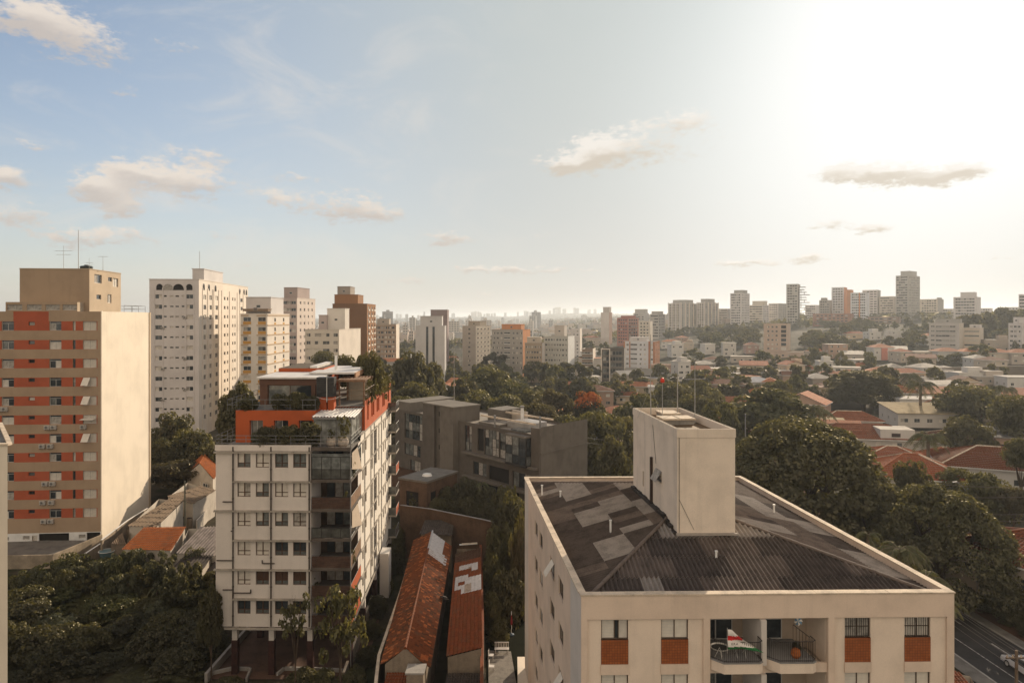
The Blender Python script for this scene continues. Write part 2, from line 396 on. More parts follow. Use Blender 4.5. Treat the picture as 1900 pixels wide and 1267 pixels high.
        n = 8; r = w/2; pts = [(-r, 0), (r, 0)]+[(r*math.cos(math.pi*i/n), h-r+r*math.sin(math.pi*i/n)) for i in range(n+1)]
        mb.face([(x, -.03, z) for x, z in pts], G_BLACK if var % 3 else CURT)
        for i in range(n):
            a = math.pi*i/n; b = math.pi*(i+1)/n
            q = [(k*math.cos(t_), -.06, h-r+k*math.sin(t_)) for k, t_ in ((r, a), (r+.12, a), (r+.12, b), (r, b))]
            mb.face(q, frame)
    elif kind == 'balcony':   # recessed loggia: dark door behind a parapet
        r_ = [G_DARK, CURT, G_BLACK, G_MID][var % 4]
        pane(-w/2, 0, w/2, h, r_); bar(-w/2, 0, w/2, h*.38, .5, frame); bar(-.04, h*.38, .04, h, .06, ALU); bar(-w/2, h*.86, w/2, h, .06, frame)
    me = mb.mesh('window'); me['frame'] = frame.name; WM[key] = me; return me
SPLIT = {}
def split_window(me):
    """the panes of a window and its frame as two meshes"""
    if me.name not in SPLIT:
        out = []
        for want in (False, True):
            mb = MB()
            for p_ in me.polygons:
                m_ = me.materials[p_.material_index]
                if (m_.name == me['frame']) == want: mb.face([me.vertices[i].co[:] for i in p_.vertices], m_)
            out.append(mb.mesh('frame' if want else 'window') if mb.f else None)
        SPLIT[me.name] = out
    return SPLIT[me.name]
class Building:
    def __init__(s, name, label, cat, loc, rz=0.0, group=None):
        s.root = thing(name, label, cat, loc, rz, group); s.detail = False; s.mb = {}; s.wins = []; s.rnd = random.Random(label)
    def part(s, name):
        if name not in s.mb: s.mb[name] = MB()
        return s.mb[name]
    def face(s, O, u, W_, Hh, holes, mat, depth=.18, matfn=None, rev=None, part='wall'):
        """holes: (u0,v0,u1,v1,kind,var,frame,name)"""
        facade(s.part(part), O, u, W_, Hh, holes, mat, depth, matfn, rev)
        O = Vector(O); u = Vector(u).normalized(); n = u.cross(Vector((0, 0, 1)))
        rz = math.atan2(u.y, u.x)
        for h in holes:
            if len(h) < 5 or h[4] is None: continue
            kind = h[4]; var = h[5] if len(h) > 5 and h[5] is not None else s.rnd.choice([0, 0, 1, 2, 3, 4, 5, 6])
            fr = h[6] if len(h) > 6 else None; nm = h[7] if len(h) > 7 else 'window'
            s.wins.append((O+u*((h[0]+h[2])/2)+Vector((0, 0, h[1]))-n*(depth-.002), rz, win_mesh(h[2]-h[0], h[3]-h[1], kind, var, fr), nm))
    def window(s, pos, rz, me, nm='window'): s.wins.append((Vector(pos), rz, me, nm))
    def finish(s):
        for nm, mb in s.mb.items(): mb.build(nm, s.root)
        byn = {}
        for w in s.wins: byn.setdefault(w[3], []).append(w)
        for nm, ws in byn.items():
            if len(ws) > 100:
                mw = s.root.matrix_basis
                ws.sort(key=lambda w: (mw @ w[0]-Vector((0, 0, H))).length/(1+w[2].vertices[0].co.length))
                rest = ws[100:]; ws = ws[:100]
                vs = []; fs = []; mi = []; mats = []
                for pos, rz, me, _ in rest:
                    T = Matrix.Translation(pos) @ Matrix.Rotation(rz, 4, 'Z'); b = len(vs)
                    vs += [tuple(T @ v.co) for v in me.vertices]
                    for p_ in me.polygons:
                        m_ = me.materials[p_.material_index]
                        if m_ not in mats: mats.append(m_)
                        fs.append(tuple(b+i for i in p_.vertices)); mi.append(mats.index(m_))
                me = bpy.data.meshes.new(nm); me.from_pydata(vs, [], fs)
                for m_ in mats: me.materials.append(m_)
                me.polygons.foreach_set('material_index', mi); me.update()
                o = link(nm, me, s.root); o['kind'] = 'stuff'
            for pos, rz, me, _ in ws:
                a_, b_ = split_window(me) if s.detail else (me, None)
                if a_ is None: a_, b_ = me, None
                o = link(nm, a_, s.root, pos, rz)
                if b_: link('frame', b_, o)
        return s.root
def roof_plane(mb, A, B, Cc, D, pitch, amp, rowlen, matfn, step=0.0, seg=4):
    """ridged sheet: eave A-B, top D-C (points may coincide); waves run up the slope"""
    A, B, Cc, D = map(Vector, (A, B, Cc, D)); e = (B-A); L = e.length; e /= L
    n = e.cross((D-A) if (D-A).length > (Cc-B).length*.1 else (Cc-B)).normalized(); g = n.cross(e)
    sd, td = (D-A).dot(e), (D-A).dot(g); sc, tcq = (Cc-A).dot(e), (Cc-A).dot(g)
    def tm(s):
        if s < sd: return td*s/sd if sd > 1e-6 else td
        if s > sc: return tcq*(L-s)/(L-sc) if L-sc > 1e-6 else tcq
        return td if sc-sd < 1e-6 else td+(tcq-td)*(s-sd)/(sc-sd)
    ns = max(2, int(L/pitch*seg)); rows = max(1, int(math.ceil(max(td, tcq)/rowlen)))
    for i in range(ns):
        s0, s1 = L*i/ns, L*(i+1)/ns; m0, m1 = tm(s0), tm(s1)
        o0 = amp*math.cos(2*math.pi*s0/pitch); o1 = amp*math.cos(2*math.pi*s1/pitch)
        for j in range(rows):
            lo, hi = j*rowlen, (j+1)*rowlen
            a0, b0, a1, b1 = min(lo, m0), min(hi, m0), min(lo, m1), min(hi, m1)
            if b0-a0 < 1e-4 and b1-a1 < 1e-4: continue
            f = lambda t: step*(1-(t-lo)/rowlen)
            p = lambda s, t, o: A+e*s+g*t+n*(o+f(t))
            mb.face((p(s0, a0, o0), p(s1, a1, o1), p(s1, b1, o1), p(s0, b0, o0)), matfn((s0+s1)/2, (lo+hi)/2))
# ------------------------------------------------------------------ ground
def ground_material():
    m, nt, b = _new('ground')
    a = smooth(noise_node(nt, .05, 6), .4, .6, T=nt); c = smooth(noise_node(nt, .35, 6), .42, .62, T=nt)
    col = nmix(a, (.030, .034, .016), (.055, .045, .030), T=nt)
    col = nmix(nmath('MULTIPLY', c, .6, T=nt), col, (.085, .068, .048), T=nt)
    col = nmix(nmath('MULTIPLY', smooth(noise_node(nt, .012, 7, rough=.75), .52, .62, T=nt), .5, T=nt), col, (.15, .125, .10), T=nt)
    nt.links.new(col, b.inputs['Base Color']); b.inputs['Roughness'].default_value = 1.0; b.inputs['Specular IOR Level'].default_value = .05
    return m
GROUND = ground_material()
def sinh_axis(n, mx, k): return [mx*math.sinh(k*(2*i/n-1))/math.sinh(k) for i in range(n+1)]
xs = sinh_axis(130, 9500, 6.0)
ys = [-400, -150, -40]+[10*i for i in range(0, 60)]+[600*1.055**i for i in range(0, 56)]
ys = [y for y in ys if y < 11500]+[11500]
gv = [(x, y, terrain(x, y)) for y in ys for x in xs]
nx_ = len(xs); gf = [(j*nx_+i, j*nx_+i+1, (j+1)*nx_+i+1, (j+1)*nx_+i) for j in range(len(ys)-1) for i in range(nx_-1)]
go = link('ground', mesh_np('ground', gv, gf, [GROUND], smooth_=True)); go['kind'] = 'structure'
ASPH = M('asphalt', (.045, .042, .040), .9, .25, .4, fine=.25); KERB = M('kerb_concrete', (.30, .28, .25), .9, .2, fine=.15); ROADP = M('road_paint', (.34, .32, .29), .9, .4, 3)
PAVE = M('pavement_concrete', (.17, .155, .135), .9, .25, .8, fine=.25)
GRASS = M('lawn_green', (.035, .045, .016), 1, .3, .8, fine=.4, spec=.05); SOIL = M('bare_soil', (.10, .055, .032), 1, .3, .5, fine=.35, spec=.05)
def strip(name, x0, x1, y0, y1, z, mat, n=24, bend=lambda y: 0.0):
    mb = MB()
    for i in range(n):
        a = y0+(y1-y0)*i/n; b = y0+(y1-y0)*(i+1)/n
        f = lambda x, y: (x+bend(y), y, terrain(x+bend(y), y)+z)
        mb.quad(f(x0, a), f(x1, a), f(x1, b), f(x0, b), mat)
    o = mb.build(name); o['kind'] = 'structure'; return o
rb = lambda y: -.05*(y-70)
strip('road', 46.2, 54.0, 20, 240, .05, ASPH, 40, rb)
mb = MB()
for x in (46.0, 54.0):
    for i in range(40):
        a = 20+220*i/40; b = 20+220*(i+1)/40
        mb.obox((x+rb(a), a, 0.02), (.2, 0, 0), (rb(b)-rb(a), b-a, 0), (0, 0, .13), KERB)
o = mb.build('kerb'); o['kind'] = 'structure'
strip('pavement', 44.2, 46.0, 20, 240, .14, PAVE, 40, rb); strip('pavement', 54.2, 55.4, 20, 240, .14, PAVE, 40, rb)
mb = MB()
def mark(x, y0, y1, w=.13):
    z = .055
    mb.quad((x+rb(y0), y0, z), (x+w+rb(y0), y0, z), (x+w+rb(y1), y1, z), (x+rb(y1), y1, z), ROADP)
mark(48.6, 30, 150)
for y in range(30, 170, 8): mark(51.6, y, y+3.4, .22)
o = mb.build('road_marking'); o['kind'] = 'structure'
# ------------------------------------------------------------------ beige apartment block, close by
BEIGE = M('beige_render', (.68, .54, .425), .9, .09, .35, streak=.22, fine=.06); BEIGE2 = M('cream_render', (.74, .61, .49), .9, .08, .4, streak=.20, fine=.06)
PALE = M('pale_render', (.60, .545, .49), .9, .07, .4, streak=.12, fine=.06); COPING = M('coping_stone', (.58, .47, .35), .85, .25, 1.2, streak=.0, fine=.2)
def tile_grid_mat():
    m, nt, b = _new('rust_wall_tile')
    br = nt.nodes.new('ShaderNodeTexBrick'); br.inputs['Scale'].default_value = 1.0
    br.inputs['Color1'].default_value = (.34, .10, .026, 1); br.inputs['Color2'].default_value = (.27, .072, .018, 1); br.inputs['Mortar'].default_value = (.16, .05, .02, 1)
    br.offset = 0; br.inputs['Mortar Size'].default_value = .012; br.inputs['Brick Width'].default_value = .15; br.inputs['Row Height'].default_value = .15
    t = nt.nodes.new('ShaderNodeTexCoord'); mp = nt.nodes.new('ShaderNodeMapping'); mp.inputs['Rotation'].default_value = (math.pi/2, 0, 0)
    nt.links.new(t.outputs['Object'], mp.inputs['Vector']); nt.links.new(mp.outputs[0], br.inputs['Vector'])
    f = smooth(noise_node(nt, 2.0, 4), .4, .7, T=nt)
    nt.links.new(nmix(nmath('MULTIPLY', f, .4, T=nt), br.outputs[0], (.13, .035, .012), T=nt), b.inputs['Base Color']); b.inputs['Roughness'].default_value = .45
    return m
RUST = tile_grid_mat()
SH_L = M('fibre_cement_pale', (.27, .235, .205), .8, .22, 1.2, streak=0, fine=.2); SH_M = M('fibre_cement_brown', (.14, .108, .088), .85, .28, 1.2, fine=.25); SH_D = M('fibre_cement_dark', (.078, .060, .050), .85, .3, 1.2, fine=.25)
AX, AY = 3.84, 38.0
Bb = Building('apartment_building', 'beige apartment block with ribbed hip roof and rust tiled window panels', 'apartment block', (AX, AY, 0))
ua = Vector((20.96, .4, 0)); LW = ua.length; ua.normalize(); va = Vector((-2.6, 28.0, 0)); LD = va.length; va.normalize()
UP = Vector((0, 0, 1)); ZT = 19.7
L_ = lambda u, t, z: ua*u+va*t+UP*z
# front wall
fh = 3.02; rows_ = [(16.72-fh*k, 18.2-fh*k) for k in range(6)]
cols_ = [(1.12, 2.64, 'perf'), (4.48, 6.0, 'perf'), (14.82, 16.28, 'barred'), (18.2, 19.68, 'barred')]
holes = []
for k, (z0, z1) in enumerate(rows_):
    for i, (a, b, kd) in enumerate(cols_):
        knd = kd if k == 0 else 'perf'
        holes.append((a, z0+.38, b, z1, knd, [1, 0, 1, 0][i] if k == 0 else 2, M('dark_window_frame', (.10, .07, .05), .6)))
balc = [(7.22, 16.05-fh*k-.35, 13.82, 18.2-fh*k) for k in range(6)]
hb = [(a, b, c, d, None) for a, b, c, d in balc]
facade_h = holes+hb
class MF:   # pilasters and top band proud, field lighter
    cuts = (18.28,); ucuts = (.35, 6.82, 14.2, 20.55)
    def __call__(s, u, v): return BEIGE if v > 18.28 or u < .35 or u > 20.55 or 6.82 < u < 14.2 else BEIGE2
Bb.face((0, 0, 0), ua, LW, ZT-.12, [h for h in facade_h if h in holes]+hb, BEIGE2, .16, MF())
# raised frame round the fields
w = Bb.part('wall')
na = ua.cross(UP)
def proud(u0, z0, u1, z1, d, mat, part='wall'): Bb.part(part).obox(L_(u0, 0, z0)+na*.001, ua*(u1-u0), -na*-d if False else na*d, UP*(z1-z0), mat)
def pbox(mb, u0, z0, u1, z1, d, mat): mb.obox(L_(u0, 0, z0)+na*d, ua*(u1-u0), na*-(d-.002), UP*(z1-z0), mat)
pbox(w, -.0, 18.28, LW, ZT-.12, .12, BEIGE)
for a, b in ((0, .35), (6.82, 7.2), (13.84, 14.22), (20.55, LW)): pbox(w, a, 0, b, 18.279, .12, BEIGE)
# tile panel and slab under every window
for k, (z0, z1) in enumerate(rows_):
    for i, (a, b, kd) in enumerate(cols_):
        mb = MB(); W2 = b-a; mb.box(-W2/2, -.03, 0, W2/2, 0.10, 1.36, RUST)
        o = mb.build('spandrel_panel', Bb.root, L_((a+b)/2, 0, z0-.98)+na*.0, math.atan2(ua.y, ua.x))
        pbox(w, a-.02, z0-1.55, b+.02, z0-.99, .07, BEIGE)
# balconies recessed: back wall, side piers, slab, railing
for k, (a, b, c, d) in enumerate(balc):
    zf = b+.35
    back = 2.2
    w.obox(L_(a-.2, back, b-.2), ua*(c-a+.4), va*.15, UP*(d-b+.4), M('loggia_back_wall', (.42, .33, .25), .9, .1))
    w.obox(L_(a-.15, .16, b-.2), ua*.15, va*back, UP*(d-b+.3), BEIGE2); w.obox(L_(c, .16, b-.2), ua*.15, va*back, UP*(d-b+.3), BEIGE2)
    w.obox(L_(10.0, -.25, b-.0), ua*.3, va*(back+.25), UP*(d-b), PALE)
    w.obox(L_(a-.15, .16, d), ua*(c-a+.3), va*back, UP*.2, BEIGE2)
    for j, (p0, p1) in enumerate(((7.22, 9.98), (10.32, 12.95))):
        # slab with cut corners
        sl_ = MB(); outl = [(p0, .0), (p0+.55, -.62), (p1-.25, -.62), (p1, -.45), (p1, back), (p0, back)]
        for zA, zB, mt, g in ((zf-.62, zf-.06, BEIGE2, 0), (zf-.06, zf, GREYM, .03)):
            lo = [L_(u+ (g if u > 8 else -g), t-g, zA) for u, t in outl]; hi = [L_(u, t-g, zB) for u, t in outl]
            sl_.face(lo[::-1], mt); sl_.face(hi, mt)
            for q in range(6): sl_.quad(lo[q], lo[(q+1) % 6], hi[(q+1) % 6], hi[q], mt)
        sl_.build('balcony_slab', Bb.root)
        if k > 2: continue
        rl = MB(); line = [(p0+.02, .02), (p0+.57, -.58), (p1-.27, -.58), (p1-.03, -.43), (p1-.03, .1)]
        for (u0, t0), (u1, t1) in zip(line, line[1:]):
            A = L_(u0, t0, zf); B = L_(u1, t1, zf); n_ = max(2, int((B-A).length/.11))
            rl.tube(A+UP*1.12, B+UP*1.12, .025, DKMET, n=5); rl.tube(A+UP*.08, B+UP*.08, .018, DKMET, n=5)
            for q in range(n_+1): rl.tube(A+(B-A)*q/n_+UP*.0, A+(B-A)*q/n_+UP*1.12, .011, DKMET, n=4, cap=False)
        rl.build('balcony_railing', Bb.root)
        # glazed door in the back wall
        me = win_mesh(2.0, 2.35, 'grid2x2', 9 if k == 0 else j+3, ALU)
        Bb.window(L_(p0+1.15 if j == 0 else p0+1.0, back-.02, zf+.02), math.atan2(ua.y, ua.x), me, 'balcony_door')
# left side wall
ul = -va; nl = ul.cross(UP)
tcols = [(5.9, 7.8), (9.6, 11.7), (15.6, 17.5), (18.6, 20.4)]
sh = []
for k in range(6):
    for i, (a, b) in enumerate(tcols):
        zz = 16.6-fh*k
        sh.append((LD-b, zz, LD-a, zz+1.25, 'slide', [0, 6, 0, 5, 0, 1, 0][(k*3+i) % 7], M('dark_window_frame', (.10, .07, .05), .6)))
class ML:
    cuts = (18.6,); ucuts = (LD-25.2, LD-3.3)
    def __call__(s, u, v): return PALE if (u > LD-3.3 or u < LD-25.2) else BEIGE
Bb.face(va*LD, ul, LD, ZT-.12, sh, BEIGE, .16, ML())
# awning shutters pushed open over some side windows
for (k, i) in ((0, 1), (2, 0)):
    a, b = tcols[i]; z = 16.6-fh*k+1.25
    mb = MB(); A = va*a+UP*z+nl*.03; mb.obox(A, va*(b-a)*.5, nl*.6-UP*.9, Vector((0, 0, .03)), SHUT); mb.build('awning_shutter', Bb.root)
# back and right
Bb.face(va*LD+ua*LW, -ua, LW, ZT-.12, [], BEIGE, .1); Bb.face(ua*LW, va, LD, ZT-.12, [(a, 16.6-fh*k, b, 17.85-fh*k, 'slide') for k in range(6) for a, b in ((5, 6.5), (11, 12.5), (17, 18.5), (22, 23.5))], BEIGE, .16)
# parapet with coping
pp = Bb.part('parapet')
def par(u0, t0, u1, t1, du, dt):
    pp.obox(L_(u0, t0, 18.9), ua*(u1-u0), va*(t1-t0), UP*(ZT-.12-18.9-.002), BEIGE)
par(0.002, .002, LW-.002, .28, 0, 0); par(.002, LD-.28, LW-.002, LD-.002, 0, 0); par(.002, .281, .28, LD-.281, 0, 0); par(LW-.28, .281, LW-.002, LD-.281, 0, 0)
cp = Bb.part('parapet_coping')
rr = random.Random(4)
def cope(A, d, L, wv):
    x = 0
    while x < L-.05:
        l = min(L-x, 1.2+rr.random()*.25); cp.obox(A+d*x, d*(l-.015), wv, UP*(.075+rr.random()*.012), COPING); x += l
cope(L_(-.06, -.16, ZT-.12), ua, LW+.12, va*.48); cope(L_(-.06, LD-.36, ZT-.12), ua, LW+.12, va*.42)
cope(L_(-.1, .33, ZT-.119), va, LD-.7, ua*.42); cope(L_(LW-.34, .33, ZT-.119), va, LD-.7, ua*.42)
# ribbed roof
EZ = 19.12; R1, R2, RZ = (9.7, 11.5), (9.7, 17.2), 21.65
cell = {}
def rmat(key):
    r = random.Random(key)
    def f(s, t):
        i, j = int(s/1.16), int(t/2.2); k = (key, i, j); q_ = (key, 'b', (i+j)//3, j)
        if k not in cell:
            if q_ not in cell: p = r.random(); cell[q_] = (SH_D if p < .52 else SH_M if p < .86 else SH_L) if key == 1 else (SH_D if p < .18 else SH_M if p < .55 else SH_L) if key == 2 else (SH_D if p < .34 else SH_M if p < .64 else SH_L)
            p = r.random(); cell[k] = cell[q_] if r.random() < .82 else SH_D if p < .5 else SH_M if p < .85 else SH_L
        return cell[k]
    return f
rc = .3
for key, (A, B, Cc, D) in {1: (L_(rc, rc, EZ), L_(LW-rc, rc, EZ), L_(*R1, RZ), L_(*R1, RZ)), 2: (L_(LW-rc, rc, EZ), L_(LW-rc, LD-rc, EZ), L_(*R2, RZ), L_(*R1, RZ)),
        3: (L_(LW-rc, LD-rc, EZ), L_(rc, LD-rc, EZ), L_(*R2, RZ), L_(*R2, RZ)), 4: (L_(rc, LD-rc, EZ), L_(rc, rc, EZ), L_(*R1, RZ), L_(*R2, RZ))}.items():
    mb = MB(); roof_plane(mb, A, B, Cc, D, .29, .085, 2.2, rmat(key), step=.02, seg=6); mb.build('roof_sheeting', Bb.root, smooth_=False)
mb = MB()
for a, b in ((L_(rc, rc, EZ), L_(*R1, RZ)), (L_(LW-rc, rc, EZ), L_(*R1, RZ)), (L_(LW-rc, LD-rc, EZ), L_(*R2, RZ)), (L_(rc, LD-rc, EZ), L_(*R2, RZ)), (L_(*R1, RZ), L_(*R2, RZ))):
    n_ = 14
    for i in range(n_): mb.tube(a+(b-a)*i/n_+UP*.05, a+(b-a)*(i+1.04)/n_+UP*.05, .13, SH_M, .11, 10)
mb.build('ridge_cap', Bb.root)
# lift and water tower on the roof
TU, TT, TWd, TL, TZ = 7.75, 7.05, 3.85, 10.8, 27.65
TOWER = M('tower_render', (.73, .62, .505), .92, .08, .5, streak=.3, fine=.08)
Bb.face(L_(TU, TT, 19.6), ua, TWd, TZ-19.6-.12, [], TOWER, .1, part='rooftop_tower'); Bb.face(L_(TU+TWd, TT, 19.6), va, TL, TZ-19.6-.12, [], TOWER, .1, part='rooftop_tower')
zb = 19.6
Bb.face(L_(TU, TT+TL, zb), -va, TL, TZ-zb-.12, [(TL-4.6, 23.25-zb, TL-3.35, 24.1-zb, 'one', 0, GREYM), (TL-8.1, 21.9-zb, TL-7.75, 23.1-zb, None)], TOWER, .14, part='rooftop_tower')
Bb.face(L_(TU+TWd, TT+TL, zb), -ua, TWd, TZ-zb-.12, [], TOWER, .1, part='rooftop_tower')
t_ = Bb.part('rooftop_tower')
t_.obox(L_(TU+.05, TT+2.6, 21.9)+ul.cross(UP)*-.13, ua*.02, va*.4, UP*1.2, TOWER)
t_.quad(L_(TU+.18, TT+.18, TZ-.55), L_(TU+TWd-.18, TT+.18, TZ-.55), L_(TU+TWd-.18, TT+TL-.18, TZ-.55), L_(TU+.18, TT+TL-.18, TZ-.55), M('ponded_roof_deck', (.13, .075, .03), .7, .5, .5, fine=.2))
rim_ = M('rim_concrete', (.30, .24, .18), .9, .3, 2, fine=.25)
for u0, t0, du, dt in ((TU-.04, TT-.04, TWd+.08, .22), (TU-.04, TT+TL-.18, TWd+.08, .22), (TU-.04, TT+.181, .22, TL-.362), (TU+TWd-.18, TT+.181, .22, TL-.362)):
    t_.obox(L_(u0, t0, TZ-.56), ua*du, va*dt, UP*.56, TOWER, rim_)
# hatch slabs
for u0, t0, du, dt in ((.75, 5.2, 1.15, 1.6), (1.95, 5.3, 1.1, 1.6), (1.6, 8.0, 1.3, 1.8)):
    mb = MB(); mb.obox(L_(TU+u0, TT+t0, TZ-.545), ua*du, va*dt, UP*.35, CONC); mb.obox(L_(TU+u0-.08, TT+t0-.08, TZ-.19), ua*(du+.16), va*(dt+.16), UP*.12, COPING); mb.build('roof_hatch', Bb.root)
fl = Bb.part('tower_flashing'); FLASH = M('bitumen_flashing', (.035, .028, .024), .7, .3)
for t in range(14):
    t0 = TT+t*.75
    if t0 > TT+10: break
    z = 21.62-max(0, (TU-.0)*0); zz = EZ+(RZ-EZ)*min(1, (TU-.3)/9.4); zz = min(zz, EZ+(RZ-EZ)*min(1, (t0-.3)/11.2))
    fl.obox(L_(TU-.28, t0, zz+.04), ua*.27, va*.76, UP*(.16+.05*(t % 2)), FLASH)
fl.obox(L_(TU-.1, TT-.22, EZ+(RZ-EZ)*(TT-.3)/11.2+.02), ua*(TWd+.2), va*.2, UP*.13, M('cement_fillet', (.33, .29, .25), .9, .2))
pd = MB(); xx = L_(TU, TT+5.5, 0)-ua*.1
pd.tube(xx+UP*20.9, xx+UP*24.7, .11, M('rusty_dark_pipe', (.05, .03, .022), .7, .3), n=10); pd.build('downpipe', Bb.root)
aw = MB(); A = L_(TU, TT+3.35, 24.08)-ua*.03; aw.obox(A, va*1.25, -ua*.42-UP*.75, Vector((0, 0, .03)), CURT); aw.build('tilted_sash', Bb.root)
cb = MB(); cc = L_(TU+.12, TT, 0)-va*.02; cb.tube(cc+UP*20.8, cc+UP*27.2, .018, DKMET, n=4); cb.tube(cc+UP*23.0, L_(TU+1.1, TT-.05, 21.0), .012, DKMET, n=4)
cb.build('cable', Bb.root); cb = MB(); cb.tube(L_(TU-.03, TT+5.4, 27.2), L_(TU-.03, TT+4.6, 24.4), .014, DKMET, n=4); cb.build('cable', Bb.root)
for u_, t_0, h in ((.9, 22.5, .8), (2.2, 20.5, .45), (3.9, 9.5, .75), (16.5, 19.5, .7), (18.0, 15.0, .5), (9.3, 4.4, .35)):
    zz = EZ+(RZ-EZ)*min(min(u_, LW-u_)/9.7, min(t_0, LD-t_0)/11.5); mb = MB(); mb.tube(L_(u_, t_0, zz-.1), L_(u_, t_0, zz+h), .07, WHITEP, n=8); mb.tube(L_(u_, t_0, zz+h), L_(u_, t_0, zz+h+.08), .1, WHITEP, n=8); mb.build('vent_pipe', Bb.root)
Bb.detail = True; Bb.finish()
# things on the tower roof and the balconies
GALV = M('galvanised_tube', (.36, .34, .31), .5, .2)
def mast(name, label, base, hgt, r=.03, extra=None, cat='antenna'):
    t = thing(name, label, cat, base)
    mb = MB(); mb.tube((0, 0, 0), (0, 0, hgt), r, GALV, r*.7, 6); mb.tube((0, 0, 0), (0, 0, .06), r*3, GALV, n=8); mb.build('mast', t)
    if extra: extra(t)
    return t
base = Vector((AX, AY, TZ-.55))
def wires(hh, rad):
    def f(t):
        mb = MB()
        for a in (.4, 2.5, 4.6): mb.tube((0, 0, hh), (rad*math.cos(a), rad*math.sin(a), .02), .012, GALV, n=4)
        mb.build('guy_wire', t)
    return f
mast('lightning_mast', 'tallest thin lightning mast with guy wires on the beige block tower', base+L_(TU+.65, TT+8.2, 0), 6.6, .035, wires(2.6, 1.1), 'mast')
def beacon(t):
    mb = MB(); mb.lathe((0, 0, 2.95), [(.05, 0), (.16, .05), (.17, .2), (.1, .36), (.03, .4)], M('red_lamp_glass', (.65, .05, .02), .3), 12); mb.build('beacon_lamp', t)
mast('beacon_post', 'red warning lamp on a short post on the beige block tower', base+L_(TU+1.2, TT+7.0, 0), 3.0, .03, beacon, 'warning lamp')
def yagi(n_el, L, hz, axis=(1, 0)):
    def f(t):
        mb = MB(); ax = Vector((axis[0], axis[1], 0)); pr = Vector((-axis[1], axis[0], 0))
        mb.tube(Vector((0, 0, hz))-ax*L/2, Vector((0, 0, hz))+ax*L/2, .016, GALV, n=4)
        for i in range(n_el):
            c = Vector((0, 0, hz))+ax*(L*(i/(n_el-1)-.5)); l = .75-.35*i/n_el; mb.tube(c-pr*l, c+pr*l, .01, GALV, n=4)
        mb.build('aerial', t)
    return f
mast('television_aerial', 'yagi aerial with level boom beside the cable mast on the beige block tower', base+L_(TU+3.45, TT+6.3, 0), 4.6, .035, yagi(7, 1.8, 3.3, (.96, .27)), 'aerial')
mast('antenna_mast', 'bare grey mast with cable loops on the beige block tower', base+L_(TU+2.9, TT+8.6, 0), 3.5, .05, yagi(3, .9, 3.2, (.9, -.4)), 'mast')
zf0 = balc[0][1]+.35
bw = Vector((AX, AY, 0))
# folding deck chair frame, round tray table, plants, flag, pinwheel
t = thing('round_side_table', 'white rimmed round table tilted on the balcony with the flag', 'table', bw+L_(7.75, -.05, zf0), .3)
mb = MB(); r1 = M('white_wicker', (.62, .57, .50), .7, .25, 6); n_ = 20
T_ = Matrix.Translation((0, 0, .62)) @ Matrix.Rotation(-.95, 4, 'X') @ Matrix.Rotation(.35, 4, 'Y')
for i in range(n_):
    a, b = 2*math.pi*i/n_, 2*math.pi*(i+1)/n_; mb.tube(T_ @ Vector((.52*math.cos(a), .34*math.sin(a), 0)), T_ @ Vector((.52*math.cos(b), .34*math.sin(b), 0)), .045, r1, n=6)
mb.build('rim', t); mb = MB(); mb.face([T_ @ Vector((.5*math.cos(2*math.pi*i/n_), .32*math.sin(2*math.pi*i/n_), -.01)) for i in range(n_)], M('table_glass', (.06, .055, .05), .15)); mb.build('tabletop', t)
mb = MB()
for a in (.5, 2.6, 4.7): mb.tube((0, 0, .6), (.3*math.cos(a), .25*math.sin(a), 0), .018, r1, n=5)
mb.build('leg', t)
t = thing('folding_chair', 'light metal folding chair frame standing behind the flag', 'chair', bw+L_(9.0, .2, zf0))
for sgn in (-1, 1):
    mb = MB(); mb.tube((sgn*.24, -.3, 0), (sgn*.24, .3, .95), .016, ALU, n=5); mb.build('leg', t); mb = MB(); mb.tube((sgn*.22, .32, 0), (sgn*.22, -.22, .5), .016, ALU, n=5); mb.build('leg', t)
mb = MB(); mb.box(-.24, -.2, .44, .24, .16, .47, M('chair_canvas', (.12, .07, .05), .9)); mb.build('seat', t); mb = MB(); mb.box(-.24, .2, .7, .24, .23, .93, M('chair_canvas', (.12, .07, .05), .9)); mb.build('backrest', t)
# flag hung from the balcony railing
FW = M('flag_white', (.72, .66, .60), .9, .04); FR = M('flag_red', (.60, .03, .03), .9, .05); FG = M('flag_green', (.025, .15, .045), .9, .05)
t = thing('flag', 'white flag with a red and a green stripe and small dark letters', 'flag', bw+L_(7.95, -.66, zf0+.25), math.atan2(ua.y, ua.x))
mb = MB(); nx1, ny1 = 22, 16
def fp(s, r):
    top = 1.62-1.27*clamp01((s-.12)/.88)**.8 if s > .1 else 1.62-.0*s; bot = .55-.13*s
    x = s*1.95*(1-.04*r); z = bot+(top-bot)*(1-r)
    y = -.10*math.sin(s*7+r*2)*(.3+s)-.04*math.sin(r*9+s*3)
    return (x, y, z)
for i in range(nx1):
    for j in range(ny1):
        r = (j+.5)/ny1; s = (i+.5)/nx1
        x, _, z = fp(s, r); mt = FG if z < .70-.16*s+.0 else FR if (1.02 < z < 1.28 and s < .42) else FW
        mb.quad(fp(i/nx1, (j+1)/ny1), fp((i+1)/nx1, (j+1)/ny1), fp((i+1)/nx1, j/ny1), fp(i/nx1, j/ny1), mt)
mb.build('cloth', t)
cu = bpy.data.curves.new('lettering', 'FONT'); cu.body = 'E.R.A'; cu.size = .17; cu.extrude = .004; cu.align_x = 'LEFT'
cu.materials.append(M('flag_ink', (.06, .05, .05), .9))
fo = bpy.data.objects.new('lettering_source', cu); lme = bpy.data.meshes.new_from_object(fo); bpy.data.objects.remove(fo)
lo_ = link('lettering', lme, t, (.14, -.17, .84)); lo_.rotation_euler = (math.pi/2, 0, 0)
